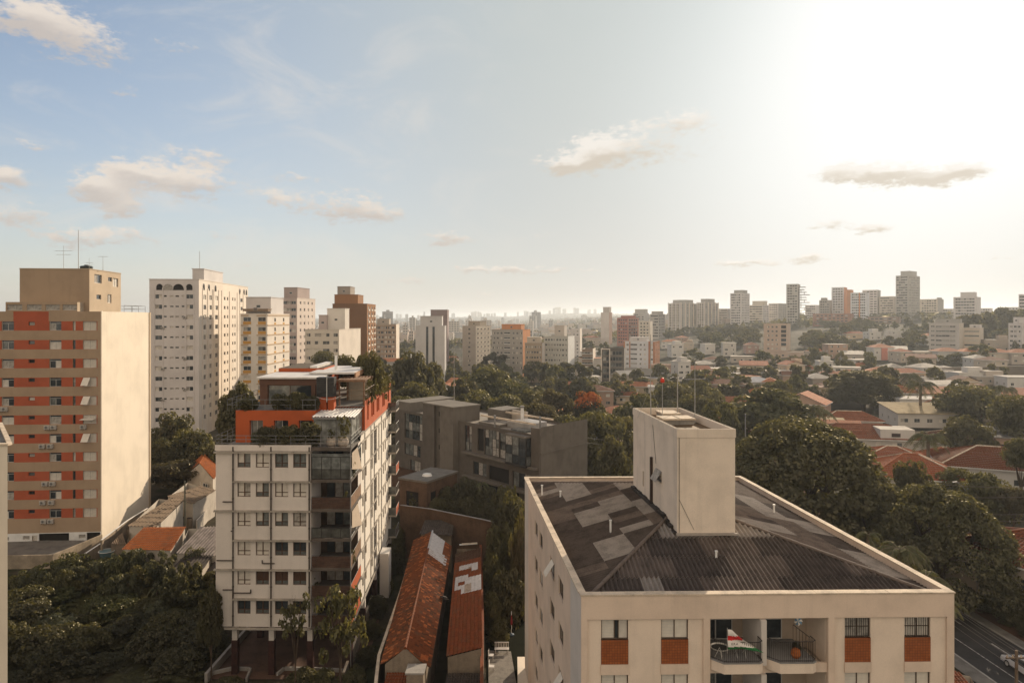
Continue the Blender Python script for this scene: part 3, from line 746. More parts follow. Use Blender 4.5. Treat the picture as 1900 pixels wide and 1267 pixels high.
mb = MB(); mb.tube((-.02, .02, .3), (-.02, .02, 1.7), .016, GALV, n=5); mb.build('pole', t)
# pinwheel
t = thing('pinwheel', 'blue and white pinwheel fixed high beside the balcony railing', 'pinwheel', bw+L_(12.35, .3, zf0+1.85))
mb = MB()
for i in range(8):
    a = i*math.pi/4; mb.face([(0, 0, 0), (.26*math.cos(a), -.03, .26*math.sin(a)), (.2*math.cos(a+.6), .02, .2*math.sin(a+.6))], M('pinwheel_blue', (.12, .25, .38), .6) if i % 2 else WHITEP)
mb.build('blade', t); mb = MB(); mb.tube((0, .03, -1.8), (0, .03, 0), .012, GALV, n=5); mb.build('stick', t)
# handrail of stair on the second balcony
mb = MB()
for i in range(6):
    x = 11.85+i*.18; mb.tube(L_(x, -.1, zf0), L_(x, -.1, zf0+1.15+(5-i)*.14), .012, DKMET, n=4)
mb.tube(L_(11.85, -.1, zf0+1.85), L_(12.8, -.1, zf0+1.13), .022, DKMET, n=5)
o = mb.build('slanted_railing', None, bw); tag(o, 'slanting dark railing above the balcony with the orange pot', 'railing')
# ------------------------------------------------------------------ white apartment building with the orange penthouse
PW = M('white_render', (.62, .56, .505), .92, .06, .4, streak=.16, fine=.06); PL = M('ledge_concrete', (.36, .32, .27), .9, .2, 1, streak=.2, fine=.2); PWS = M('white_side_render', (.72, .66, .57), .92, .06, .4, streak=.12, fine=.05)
ORG = M('orange_render', (.42, .085, .022), .85, .10, .5, streak=.12, fine=.06); BRN = M('brown_fascia', (.12, .055, .032), .6, .15); SLATB = M('dark_timber_slats', (.07, .035, .022), .7, .3, 3, fine=.3); LOUV = M('louvre_timber', (.22, .13, .075), .7, .25, 3)
BX, BY, BZ = -28.9, 66.6, 0.4
Pb = Building('apartment_building', 'white apartment building on dark stilts with an orange penthouse', 'apartment block', (BX, BY, BZ))
ub = Vector((1, -.022, 0)).normalized(); vb = Vector((-.045, 1, 0)).normalized(); nb = ub.cross(UP)
B_ = lambda u, t, z: ub*u+vb*t+UP*z
zb0 = 4.96-BZ; fhb = 2.853; zt = zb0+6*fhb            # 22.08
FWd, FT, BD = 9.35, 13.2, 30.0
holes = []
wv = [[2, 0, 1, 1], [6, 2, 0, 0], [0, 2, 2, 3], [0, 0, 4, 4], [0, 5, 5, 5], [4, 4, 4, 4]]
for k in range(6):
    z1 = zt-fhb*k-.22
    for i, a in enumerate((2.12, 3.93, 5.81, 7.59)): holes.append((a, z1-1.42-zb0, a+1.3, z1-zb0, 'cross', wv[k][i], WOODF))
Pb.face(B_(0, 0, zb0), ub, FWd, zt-zb0, holes, PW, .22)
# left wall, far wall
lwin = [(BD-t-1.3, zt-fhb*k-1.64-zb0, BD-t, zt-fhb*k-.22-zb0, 'cross', None, WOODF) for k in range(6) for t in (4, 9, 14, 20, 25)]
Pb.face(B_(0, BD, zb0), -vb, BD, zt-zb0, lwin, PW, .2); Pb.face(B_(FT, BD, zb0), -ub, FT, zt-zb0+3.0, [], PW, .1)
# right side: white wall from t=5.5
T0 = 5.6; zr = zt+.70
sw = []
for k in range(7):
    z1 = zt-fhb*k-.15+2.0 if False else zt-fhb*k-.30
    if k < 6:
        for t in (1.0, 2.9): sw.append((t, z1-1.35-zb0, t+.95, z1-zb0, 'one', None, WOODF))
        for t in (16.4, 18.1): sw.append((t, z1-1.35-zb0, t+.95, z1-zb0, 'one', None, WOODF))
        for t in (20.9, 22.6): sw.append((t, z1-1.35-zb0, t+.85, z1-zb0, 'one', None, WOODF))
for k in range(3):
    z1 = zt-2*fhb*k-.1
    for t, wd in ((7.2, 1.0), (9.6, 1.7), (12.4, .9)): sw.append((t, z1-4.6-zb0, t+wd, z1-zb0, 'grid2x6' if wd > 1.2 else 'grid1x5', 9, GREYM))
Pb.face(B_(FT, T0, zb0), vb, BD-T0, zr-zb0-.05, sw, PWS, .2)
w = Pb.part('wall')
w.quad(B_(0, 0, zb0), B_(FT, 0, zb0)+vb*0, B_(FT, BD, zb0), B_(0, BD, zb0), CONC)
# inner wall closing the balcony stack
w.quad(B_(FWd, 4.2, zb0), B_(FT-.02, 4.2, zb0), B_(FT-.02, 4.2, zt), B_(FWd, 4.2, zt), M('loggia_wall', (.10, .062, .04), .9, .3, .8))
w.quad(B_(FWd, 0.001, zb0), B_(FWd, 5, zb0), B_(FWd, 5, zt), B_(FWd, 0.001, zt), PW)
w.quad(B_(FT-.01, 4.2, zb0), B_(FT-.01, T0, zb0), B_(FT-.01, T0, zt), B_(FT-.01, 4.2, zt), PW)
# ledges
lg = Pb.part('ledge')
for k in range(7):
    z = zt-fhb*k-.22
    u0 = -.12 if k in (0, 2, 4, 6) else 1.75
    lg.obox(B_(u0, 0, z)+nb*.26, ub*(FWd-u0), nb*-.262, UP*.15, PL)
    lg.obox(B_(FT, T0, z-.1)+ub*.15, vb*(BD-T0), ub*-.152, UP*.14, PL)
lg.obox(B_(-.05, 0, zt+.02)+nb*.1, ub*(FWd+.05), vb*.3, UP*.55, PW, PL)
# downpipes on the front
pipe = M('grey_drain_pipe', (.075, .06, .05), .6, .2)
for u_ in (1.72, 5.45, 9.2):
    mb = MB(); mb.tube(B_(u_, -.1, zb0+.1), B_(u_, -.1, zt+.4), .075, pipe, n=8)
    for k in range(6):
        zz = zb0+fhb*k+1.0
        mb.tube(B_(u_, -.1, zz), B_(u_, -.1, zz+.12), .1, pipe, n=8)
    if u_ < 2:
        for k, l in ((5, -.0), (4, -1.0), (3, -.2), (2, -2.0 if False else -1.6), (1, -1.0)): 
            if l: mb.tube(B_(u_, -.1, zb0+fhb*k+.75), B_(u_+l, -.1, zb0+fhb*k+.75), .06, pipe, n=6)
        mb.tube(B_(u_, -.1, zb0+fhb+.45), B_(u_+1.75, -.1, zb0+fhb+.45), .06, pipe, n=6); mb.tube(B_(u_+1.75, -.1, zb0+fhb+.45), B_(u_+1.75, -.1, zb0+fhb+.8), .06, pipe, n=6)
    elif u_ < 6:
        mb.tube(B_(u_-.85, -.1, zb0+2*fhb+.5), B_(u_+.35, -.1, zb0+2*fhb+.5), .06, pipe, n=6); mb.tube(B_(u_-.85, -.1, zb0+2*fhb+.5), B_(u_-.85, -.1, zb0+2*fhb+.8), .06, pipe, n=6)
    mb.build('downpipe', Pb.root)
for t in (2.3+T0, 6.4+T0, 8.9+T0, 14.8+T0):
    mb = MB(); mb.tube(B_(FT+.07, t, zb0), B_(FT+.07, t, zt+.6), .045, pipe, n=6); mb.build('downpipe', Pb.root)
# balcony stack
GL = glass_mat('balcony_glass', (.05, .05, .045), .05, .6)
fronts = ['glass', 'wood', 'rail', 'wood', 'wood', 'open']
for k in range(6):
    z1 = zt-fhb*k; z0 = z1-fhb
    mb = MB(); mb.obox(B_(FWd+.05, -.12, z0-.18), ub*(FT-FWd+.05), vb*(T0+.1), UP*.3, M('slab_edge_dark', (.10, .08, .065), .8, .2)); mb.build('balcony_slab', Pb.root)
    ty = fronts[k]; mb = MB()
    side = LOUV if k in (1, 3) else ORG if k >= 4 else SLATB
    if ty in ('wood', 'open'):
        for i in range(7):
            zz = z0+.14+i*.155
            mb.obox(B_(FWd+.1, -.1, zz), ub*(FT-FWd-.1), vb*.04, UP*.135, SLATB)
            mb.obox(B_(FT+.02, -.06, zz), ub*.04, vb*(T0+.0), UP*.135, side)
        mb.tube(B_(FWd+.1, -.08, z0+1.28), B_(FT+.04, -.08, z0+1.28), .03, DKMET, n=5); mb.tube(B_(FT+.04, -.08, z0+1.28), B_(FT+.04, T0, z0+1.28), .03, DKMET, n=5)
    else:
        gh = 2.3 if ty == 'glass' else 1.15
        for i in range(5):
            a = FWd+.1+(FT-FWd-.1)*i/4; mb.tube(B_(a, -.08, z0+.12), B_(a, -.08, z0+gh), .025, DKMET, n=4)
        for zz in (.2, 1.1, gh): mb.tube(B_(FWd+.1, -.08, z0+zz), B_(FT+.04, -.08, z0+zz), .025, DKMET, n=4); mb.tube(B_(FT+.04, -.08, z0+zz), B_(FT+.04, T0, z0+zz), .025, DKMET, n=4)
        for i in range(6):
            t = T0*i/5; mb.tube(B_(FT+.04, t, z0+.12), B_(FT+.04, t, z0+gh), .025, DKMET, n=4)
        mb.quad(B_(FWd+.1, -.06, z0+.15), B_(FT, -.06, z0+.15), B_(FT, -.06, z0+1.1), B_(FWd+.1, -.06, z0+1.1), GL)
    mb.build('balcony_front', Pb.root)
    if ty == 'glass':
        mb = MB(); mb.quad(B_(FWd+.1, -.05, z0+1.1), B_(FT, -.05, z0+1.1), B_(FT, -.05, z0+2.6), B_(FWd+.1, -.05, z0+2.6), G_MID); mb.quad(B_(FT+.02, 0, z0+.15), B_(FT+.02, T0, z0+.15), B_(FT+.02, T0, z0+2.6), B_(FT+.02, 0, z0+2.6), G_MID); mb.build('glazing', Pb.root)
    Pb.window(B_(FWd+1.9, 4.15, z0+.14), math.atan2(ub.y, ub.x), win_mesh(2.6, 2.1, 'grid3x1', k+1, WOODF), 'balcony_door')
    if k in (0, 2):  # canvas side blinds
        mb = MB(); mb.quad(B_(FT+.1, .4, z0+1.0), B_(FT+.55, 3.4, z0+.4), B_(FT+.1, 3.4, z1-.25), B_(FT+.1, .4, z1-.25), M('canvas_blind', (.45, .36, .27), .9, .1)); mb.build('side_blind', Pb.root)
mb = MB(); mb.tube(B_(FT+.04, -.08, -.2), B_(FT+.04, -.08, zt+1), .05, GREYM, n=6); mb.build('corner_post', Pb.root)
# stilts
STI = M('stilt_dark_tile', (.045, .018, .014), .5, .3, 2)
for u_ in (1.72, 5.35, 9.15, 13.0):
    for t in (.35, 8, 16, 24, 29.4):
        mb = MB(); mb.obox(B_(u_-.25, t, zb0-1.5), ub*.5, vb*.5, UP*1.5, PW); mb.obox(B_(u_-.3, t-.05, -.5), ub*.6, vb*.6, UP*(zb0-1.0), STI); mb.build('column', Pb.root)
# ground floor core
mb = MB(); mb.obox(B_(4, 12, -.4), ub*8, vb*14, UP*(zb0+.35), M('lobby_wall', (.10, .05, .03), .8, .25)); mb.build('lobby', Pb.root)
# terrace level
tr = Pb.part('terrace')
tr.quad(B_(0, 0, zt+.02), B_(FT, 0, zt+.02), B_(FT, BD, zt+.02), B_(0, BD, zt+.02), PAVE)
tr.obox(B_(FWd, -.1, zt+.025), ub*(FT-FWd+.1), vb*.3, UP*.35, M('slab_edge_dark', (.10, .08, .065), .8, .2))
def rail(pts, z, h, gap, mat=GREYM, name='terrace_railing', bars=2, glass=None):
    mb = MB()
    for (a, b) in zip(pts, pts[1:]):
        A = B_(a[0], a[1], z); B = B_(b[0], b[1], z); n_ = max(1, int((B-A).length/gap))
        for i in range(n_+1): q = A+(B-A)*i/n_; mb.tube(q, q+UP*h, .028, mat, n=4)
        for j in range(bars): mb.tube(A+UP*h*(1-j/bars), B+UP*h*(1-j/bars), .026, mat, n=4)
        if glass: mb.quad(A+UP*.08, B+UP*.08, B+UP*(h-.04), A+UP*(h-.04), glass)
    mb.build(name, Pb.root)
rail([(-.0, 12), (0, .1), (FT+.02, .1), (FT+.02, T0)], zt+.35, 1.1, 1.45, GREYM, bars=3)
# first penthouse level, orange
z1 = 22.08-BZ; h1 = 3.35; O1 = 4.3
uo0, uo1 = .4, 8.7
ph = [(1.45, .55, 2.85, 2.3, 'slide', 5, ALU), (4.0, .55, 5.5, 2.3, 'slide', 5, ALU), (6.6, .55, 8.05, 2.3, 'one', 0, ALU)]
Pb.face(B_(uo0, O1, z1), ub, uo1-uo0, h1, ph, ORG, .45, part='penthouse_wall')
Pb.face(B_(uo0, BD-4, z1), -vb, BD-4-O1, h1, [], ORG, .2, part='penthouse_wall')
pw_ = Pb.part('penthouse_wall')
pw_.quad(B_(uo1, O1, z1), B_(uo1, O1+3.2, z1), B_(uo1, O1+3.2, z1+h1), B_(uo1, O1, z1+h1), ORG)
pw_.quad(B_(uo0, O1, z1+h1), B_(uo1, O1, z1+h1), B_(uo1, BD-4, z1+h1), B_(uo0, BD-4, z1+h1), PAVE)
pw_.quad(B_(uo1, O1+3.2, z1+h1), B_(FT, O1+3.2, z1+h1), B_(FT, BD-4, z1+h1), B_(uo1, BD-4, z1+h1), PAVE)
# orange band on the side with windows
ow = []
for t in (1.6, 4.4, 5.6, 8.4, 9.6, 13.2, 14.4, 18.2): ow.append((t, .45, t+(1.0 if t != 18.2 else 1.4), 2.0, 'one', 2 if t < 12 else 1, ALU))
Pb.face(B_(FT+.04, 8.0, zr), vb, BD-8.6, h1-(zr-z1)+.55, [(a, b+.35, c, d+.45, *r) for a, b, c, d, *r in ow], ORG, .3, part='penthouse_wall')
pw_.obox(B_(FT-.2, T0, zr-.06), ub*.42, vb*(BD-T0), UP*.06, PL)
pw_.quad(B_(uo1+.01, 8.0, z1), B_(FT, 8.0, z1), B_(FT, 8.0, z1+h1), B_(uo1+.01, 8.0, z1+h1), ORG)
# glazed winter garden with ribbed white roof
WG = glass_mat('winter_garden_glass', (.20, .20, .18), .08, .6)
mb = MB(); g0, g1, gt0, gt1 = 8.75, 12.6, 3.6, 7.9
n_ = 5
for i in range(n_+1):
    a = g0+(g1-g0)*i/n_; mb.tube(B_(a, gt0, z1), B_(a, gt0, z1+2.75), .035, GREYM, n=4)
for t in (gt0, 5.0, 6.5, gt1): mb.tube(B_(g1+.3 if t > gt0 else g1, t, z1), B_(g1+.3 if t > gt0 else g1, t, z1+2.75), .035, GREYM, n=4)
mb.quad(B_(g0, gt0+.02, z1), B_(g1, gt0+.02, z1), B_(g1, gt0+.02, z1+2.75), B_(g0, gt0+.02, z1+2.75), WG); mb.quad(B_(g1, gt0+.02, z1), B_(g1+.3, gt1, z1), B_(g1+.3, gt1, z1+2.75), B_(g1, gt0+.02, z1+2.75), WG)
mb.build('winter_garden', Pb.root)
mb = MB(); WR = M('white_roof_sheet', (.66, .62, .57), .5, .12)
mb2 = [B_(g0-.1, gt0-.35, z1+2.85), B_(g1+.5, gt0-.35, z1+2.85), B_(g1+.5, 8.2, z1+3.2), B_(g0-.1, 8.2, z1+3.2)]
roof_plane(mb, *mb2, .32, .05, 9, lambda s, t: WR); mb.build('ribbed_roof', Pb.root)
mb = MB(); mb.obox(B_(g0-.1, gt0-.36, z1+2.6), ub*(g1-g0+.6), vb*.1, UP*.2, GREYM); mb.build('gutter', Pb.root)
# second level: brown framed glazed pavilion
z2 = z1+h1; h2 = 2.95; Q0, Q1, QT = 1.5, 7.65, 8.7
rail([(uo0-.9, 14), (uo0-.9, O1+.1), (uo1, O1+.1), (uo1, 7.6)], z2, 1.1, 1.3, GREYM, bars=2)
pv = Pb.part('pavilion')
pv.obox(B_(Q0, QT, z2), ub*.85, vb*.4, UP*(h2-.75), BRN); pv.obox(B_(Q1-.45, QT, z2), ub*.45, vb*.4, UP*(h2-.75), BRN); pv.obox(B_(Q0-.05, QT-.05, z2+h2-.75), ub*(Q1-Q0+.6), vb*.45, UP*.68, BRN)
pv.obox(B_(Q0, QT+.41, z2), ub*.3, vb*8, UP*(h2-.1), BRN)
Pb.window(B_((Q0+.85+Q1-.45)/2, QT+.3, z2+.02), math.atan2(ub.y, ub.x), win_mesh(Q1-Q0-1.32, h2-.8, 'slide', 5, BRN), 'pavilion_glazing')
mb = MB(); mb.obox(B_(Q0-.25, QT-.35, z2+h2-.05), ub*(Q1-Q0+1.0), vb*7.5, UP*.18, WR); mb.build('roof_slab', Pb.root)
mb = MB(); mb.obox(B_(Q0-.1, QT+7.3, z2), ub*5.5, vb*9, UP*(h2+.55), ORG, M('gravel_roof', (.10, .075, .05), 1, .4, 2, fine=.4)); mb.build('rear_block', Pb.root)
mb = MB(); mb.obox(B_(5.2, QT+7.35, z2+h2+.56), ub*.9, vb*8.5, UP*.25, WR); mb.obox(B_(6.2, QT+3, z2+h2+.2), ub*5.2, vb*11, UP*.2, WR); mb.obox(B_(11.42, QT+3, z2+h2-.15), ub*.15, vb*11.5, UP*.5, M('tan_fascia', (.32, .17, .09), .8)); mb.build('roof_slab', Pb.root)
mb = MB(); mb.tube(B_(8.4, QT+7.2, z2+h2+.3), B_(8.4, QT+7.2, z2+h2+2.1), .16, WHITEP, n=8); mb.build('flue', Pb.root)
# slatted chimney shaft
mb = MB(); CHM = M('black_slate_slats', (.035, .032, .03), .5, .3, 4)
for (a, b) in ((8.3, 9.35), (9.5, 10.15)):
    mb.obox(B_(a, 6.6, z1+h1-.6), ub*(b-a), vb*1.2, UP*1.7, ORG)
    for i in range(9):
        mb.obox(B_(a-.02, 6.58, z2+1.12+i*.235), ub*(b-a+.04), vb*1.24, UP*.2, CHM); 
    mb.obox(B_(a+.05, 6.66, z2+1.1), ub*(b-a-.1), vb*1.08, UP*2.1, BLACKP)
mb.tube(B_(9.42, 6.5, z2+.6), B_(9.42, 6.5, z2+3.2), .05, ALU, n=6); mb.build('chimney', Pb.root)
# rope sagging across the shaft
mb = MB(); pts = [B_(8.3, 6.5, z2+1.15)+(B_(11.0, 6.5, z2+1.3)-B_(8.3, 6.5, z2+1.15))*i/10-UP*.35*math.sin(math.pi*i/10) for i in range(11)]; mb.path(pts, .02, WHITEP, 4); mb.build('cable', Pb.root)
# pergola
mb = MB(); TIM = M('pergola_timber', (.20, .11, .06), .7, .25, 3)
for (a, t) in ((10.3, 8.3), (13.0, 8.3), (10.3, 13), (13.0, 13)): mb.obox(B_(a, t, z2), ub*.16, vb*.16, UP*2.6, TIM)
mb.obox(B_(10.1, 8.2, z2+2.6), ub*3.2, vb*.2, UP*.24, TIM); mb.obox(B_(10.1, 13, z2+2.6), ub*3.2, vb*.2, UP*.24, TIM)
for i in range(9): mb.obox(B_(10.15+i*.36, 8.42, z2+2.66), ub*.09, vb*4.56, UP*.16, TIM)
mb.build('pergola', Pb.root)
mb = MB(); mb.obox(B_(10.2, 13.3, z2), ub*2.9, vb*.2, UP*2.4, M('pergola_back_wall', (.40, .33, .25), .9)); mb.build('pergola_wall', Pb.root)
rail([(10.2, 8.05), (FT+.1, 8.05), (FT+.1, BD-.7)], z1+h1+.58, 1.15, 1.25, M('bronze_rail', (.22, .15, .09), .5), bars=2)
# rear balcony stack on the far corner of the side
for k in range(7):
    z = zt+3.0-fhb*(k+1)
    mb = MB(); mb.obox(B_(FT+.05, BD-3.4, z), ub*1.1, vb*3.2, UP*.22, PL)
    mb.quad(B_(FT+1.13, BD-3.4, z+.22), B_(FT+1.13, BD-.3, z+.22), B_(FT+1.13, BD-.3, z+1.25), B_(FT+1.13, BD-3.4, z+1.25), GL if k not in (3, 5) else ORG)
    mb.quad(B_(FT+.05, BD-3.38, z+.22), B_(FT+1.13, BD-3.38, z+.22), B_(FT+1.13, BD-3.38, z+1.25), B_(FT+.05, BD-3.38, z+1.25), GL)
    mb.tube(B_(FT+1.12, BD-3.4, z+1.27), B_(FT+1.12, BD-.3, z+1.27), .035, GREYM, n=4)
    for t in (BD-3.4, BD-1.8, BD-.3): mb.tube(B_(FT+1.12, t, z), B_(FT+1.12, t, z+1.27), .03, GREYM, n=4)
    mb.build('rear_balcony', Pb.root)
# white enclosure low on the side wall
mb = MB(); mb.obox(B_(FT+.25, 17.5, .3), ub*1.1, vb*2.4, UP*5.4, PW, WR); mb.build('gas_enclosure', Pb.root)
Pb.detail = True; Pb.finish()
PBW = Vector((BX, BY, BZ))
# planters and pots are things of their own (plants are added with the vegetation)
POTM = M('terracotta_planter', (.30, .20, .14), .85, .2, 3); POTW = M('pale_plant_pot', (.48, .40, .32), .8, .15, 3)
# ------------------------------------------------------------------ red and tan slab tower on the left
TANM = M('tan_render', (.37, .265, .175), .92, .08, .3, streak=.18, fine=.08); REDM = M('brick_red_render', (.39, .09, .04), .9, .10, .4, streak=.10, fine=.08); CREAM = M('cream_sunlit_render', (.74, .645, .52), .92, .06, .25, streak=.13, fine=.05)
PENT = M('sand_render', (.48, .375, .265), .92, .08, .3, streak=.15, fine=.06)
RY = 105.0; RX = PX(187, RY)
ur = Vector((1, .085, 0)).normalized(); vr = Vector((-.12, 1, 0)).normalized()
RWd, RDp = 34.0, 18.7
Rb = Building('apartment_tower', 'slab tower with brick red and tan bands and a blank cream side wall', 'apartment block', (RX, RY, -.4))
R_ = lambda u, t, z: ur*(u-RWd)+vr*t+UP*z      # u runs left to right, 34 = near corner
ZR = 36.4; pm = RY/F
zrow = lambda k: PZ(596+34.55*k, RY)+.4         # top of red row k
holes = []; rcuts = [zrow(k)-d for k in range(11) for d in (0, 17.3*pm)]+[zrow(11), 2.6]
class MR:
    cuts = tuple(sorted(rcuts)); ucuts = (RWd-12.7, RWd-7.6, RWd-.5)
    def __call__(s, u, v):
        if v < 2.6: return WHITEP if True else PENT
        if u > RWd-.5: return TANM
        for k in range(11):
            if zrow(k)-17.3*pm <= v <= zrow(k): return REDM
        if v > zrow(0) and RWd-12.7 < u < RWd-7.6: return REDM
        return TANM
def ux(px): return RWd-(187-px)*pm
DKF = M('dark_bronze_frame', (.10, .085, .07), .5)
for k in range(11):
    zt_ = zrow(k)-.02; zb_ = zrow(k)-17.3*pm+.02
    if k == 0: pass
    for sh_, (a, b, kd, t0, t1) in enumerate(((13.6, 34.8, 'transom', 0, 1), (60, 71, 'one', .05, .45), (96.5, 117.5, 'transom', 0, 1), (137.5, 142.5, 'one', 0, 1), (155.5, 179.5, 'shutter', 0, 1),
            (-60, -38, 'transom', 0, 1), (-110, -98, 'one', .05, .45), (-150, -129, 'transom', 0, 1), (-20, -8, 'one', .05, .45))):
        d = zt_-zb_; kk = kd
        var = (k*5+sh_*3) % 7
        if kd == 'shutter' and k in (3, 4, 6, 5): kk = 'slide'; var = 4
        holes.append((ux(a), zt_-d*t1, ux(b), zt_-d*t0, kk, var, ALU if kd != 'one' else DKF))
# ground floor
holes += [(ux(78), .2, ux(131), 2.5, 'one', 6, DKF, 'garage_opening'), (ux(66), .2, ux(75), 2.2, 'one', 2, PENT, 'door'), (ux(50), 1.6, ux(62), 2.2, 'one', 3, ALU), (ux(148), 1.6, ux(160), 2.2, 'one', 3, ALU), (ux(16), 1.5, ux(26), 2.1, 'one', 3, ALU), (ux(162), .2, ux(186), 2.5, 'one', 6, DKF, 'garage_opening')]
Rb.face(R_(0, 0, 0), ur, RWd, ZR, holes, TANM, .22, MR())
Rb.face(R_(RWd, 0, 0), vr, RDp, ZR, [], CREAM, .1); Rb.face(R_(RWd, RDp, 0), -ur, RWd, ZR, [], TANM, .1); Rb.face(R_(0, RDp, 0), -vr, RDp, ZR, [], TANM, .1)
w = Rb.part('wall'); w.quad(R_(0, 0, ZR-.01), R_(RWd, 0, ZR-.01), R_(RWd, RDp, ZR-.01), R_(0, RDp, ZR-.01), PAVE)
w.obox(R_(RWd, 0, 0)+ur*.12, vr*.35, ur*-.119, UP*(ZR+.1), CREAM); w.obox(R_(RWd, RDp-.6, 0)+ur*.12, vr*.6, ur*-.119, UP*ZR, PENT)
# pushed-out shutters
for k in (3, 4, 6):
    zt_ = zrow(k); mb = MB(); A = R_(ux(156), -.02, zt_-.1); mb.obox(A, ur*1.0, Vector((0, -.75, -1.15)), Vector((.03, 0, .03)), SHUT); mb.build('pushed_out_shutter', Rb.root)
for k, y in ((5, -.05),):
    mb = MB(); mb.obox(R_(ux(156), -.02, zrow(k)-.6), ur*1.9, Vector((0, -1.0, -.12)), UP*.04, SHUT); mb.build('pushed_out_shutter', Rb.root)
# air conditioners under the windows
def ac_mesh():
    mb = MB(); mb.box(-.42, -.34, 0, .42, -.02, .6, M('aged_white_casing', (.46, .42, .37), .7, .15))
    pts = lambda r, y: [(r*math.cos(2*math.pi*i/12)-.1, y, .3+r*math.sin(2*math.pi*i/12)) for i in range(12)]
    mb.face(pts(.25, -.345), GREYM); mb.face(pts(.09, -.35), DKMET)
    for i in range(4): mb.box(.2, -.35, .12+i*.11, .36, -.341, .16+i*.11, GREYM)
    mb.box(-.35, -.3, -.12, -.3, 0, 0, GREYM); mb.box(.3, -.3, -.12, .35, 0, 0, GREYM)
    return mb.mesh('air_conditioner')
ACM = ac_mesh()
for k, px in ((4, 10), (4, 20), (5, 94), (5, 105), (5, 157), (6, 85), (6, 99), (8, 90), (8, 103), (9, 86), (9, 101), (10, 88), (10, 100)):
    z = zrow(k)-17.3*pm-.72; link('air_conditioner', ACM, Rb.root, R_(ux(px), -.02, z), math.atan2(ur.y, ur.x))
# penthouse
pr = R_(0, 0, 0)
PHY = 2.6; pa, pb_ = ux(27), ux(152)
pz0 = ZR; pz1 = 43.05
Rb.face(R_(pa, PHY, pz0), ur, pb_-pa, pz1-pz0, [], TANM, .1, part='penthouse')
Rb.face(R_(pb_, PHY, pz0), vr, 11.0, pz1-pz0, [(1.6, 4.6, 4.1, 6.0, 'slide', 6, WHITEP), (6.3, 5.1, 7.7, 5.8, 'slide', 0, ALU), (8.0, 4.3, 10.0, 5.75, 'slide', 4, ALU), (2.3, 2.0, 3.9, 2.75, 'one', 0, ALU), (6.1, 1.5, 7.5, 2.95, 'slide', 2, WHITEP)], PENT, .2, part='penthouse')
Rb.face(R_(pb_, PHY+11, pz0), -ur, pb_-pa, pz1-pz0, [], PENT, .1, part='penthouse'); Rb.face(R_(pa, PHY+11, pz0), -vr, 11, pz1-pz0, [], PENT, .1, part='penthouse')
Rb.part('penthouse').quad(R_(pa, PHY, pz1-.002), R_(pb_, PHY, pz1-.002), R_(pb_, PHY+11, pz1-.002), R_(pa, PHY+11, pz1-.002), PAVE)
Rb.part('penthouse').obox(R_(pa-.05, PHY-.06, pz1), ur*(pb_-pa+.12), vr*11.1, UP*.12, PENT)
Rb.face(R_(ux(16), .6, pz0), ur, ux(142)-ux(16), 1.45, [(ux(a)-ux(16), .2, ux(b)-ux(16), 1.05, 'slide', 3, ALU) for a, b in ((18.5, 45), (53, 79), (86, 111), (116, 141))], TANM, .2, part='penthouse')
Rb.part('penthouse').quad(R_(ux(16), .6, pz0+1.45), R_(ux(142), .6, pz0+1.45), R_(ux(142), PHY, pz0+1.45), R_(ux(16), PHY, pz0+1.45), PENT)
Rb.face(R_(ux(142), .6, pz0), vr, PHY-.6, 1.45, [], PENT, .1, part='penthouse')
mb = MB()
for A, B in ((R_(ux(203), 1, pz0), R_(ux(203), 9, pz0)),): pass
A, B, D_ = R_(RWd-.4, 9, pz0), R_(RWd-.4, 17.5, pz0), R_(RWd-7, 17.5, pz0)
for p_, q_ in ((A, B), (B, D_)):
    for j in (.55, 1.1): mb.tube(p_+UP*j, q_+UP*j, .03, GREYM, n=4)
    for i in range(4): mb.tube(p_+(q_-p_)*i/3, p_+(q_-p_)*i/3+UP*1.1, .03, GREYM, n=4)
mb.build('roof_railing', Rb.root)
Rb.detail = True; Rb.finish()
rbase = Vector((RX, RY, -.4))
mast('lightning_mast', 'tallest thin mast on the sand penthouse of the red banded tower', rbase+R_(ux(121), 4.5, pz1+.1), 6.3, .05, None, 'mast')
def tv(levels):
    def f(t):
        mb = MB()
        for z, n_, L in levels:
            mb.tube((-L/2, 0, z), (L/2, 0, z), .02, GALV, n=4)
            for i in range(n_):
                x = -L/2+L*i/(n_-1); mb.tube((x, -.4+.02*i, z), (x, .4-.02*i, z), .012, GALV, n=4)
        mb.build('aerial', t)
    return f
mast('television_aerial', 'two tiered television aerial on the sand penthouse of the red banded tower', rbase+R_(ux(97), 4, pz1+.1), 3.7, .03, tv([(2.9, 7, 2.7), (2.3, 6, 2.2)]), 'aerial')
mast('television_aerial', 'single bar television aerial by the corner of the sand penthouse', rbase+R_(ux(158), 6, pz1+.1), 2.3, .03, tv([(2.2, 6, 1.4)]), 'aerial')
mast('television_aerial', 'small cross shaped aerial beside the dark tank on the sand penthouse', rbase+R_(ux(138), 5, pz1+.1), 1.9, .025, tv([(1.1, 4, 1.0), (.7, 4, .9)]), 'aerial')
t = thing('water_tank', 'dark round water tank on the sand penthouse roof', 'water tank', rbase+R_(ux(127), 6, pz1+.12))
mb = MB(); mb.lathe((0, 0, 0), [(.85, 0), (.95, .5), (.8, .62), (.1, .75)], M('dark_tank', (.035, .045, .045), .5), 16); mb.build('tank_body', t); mb = MB(); mb.lathe((0, 0, .75), [(.3, 0), (.3, .08)], DKMET, 10); mb.build('lid', t)
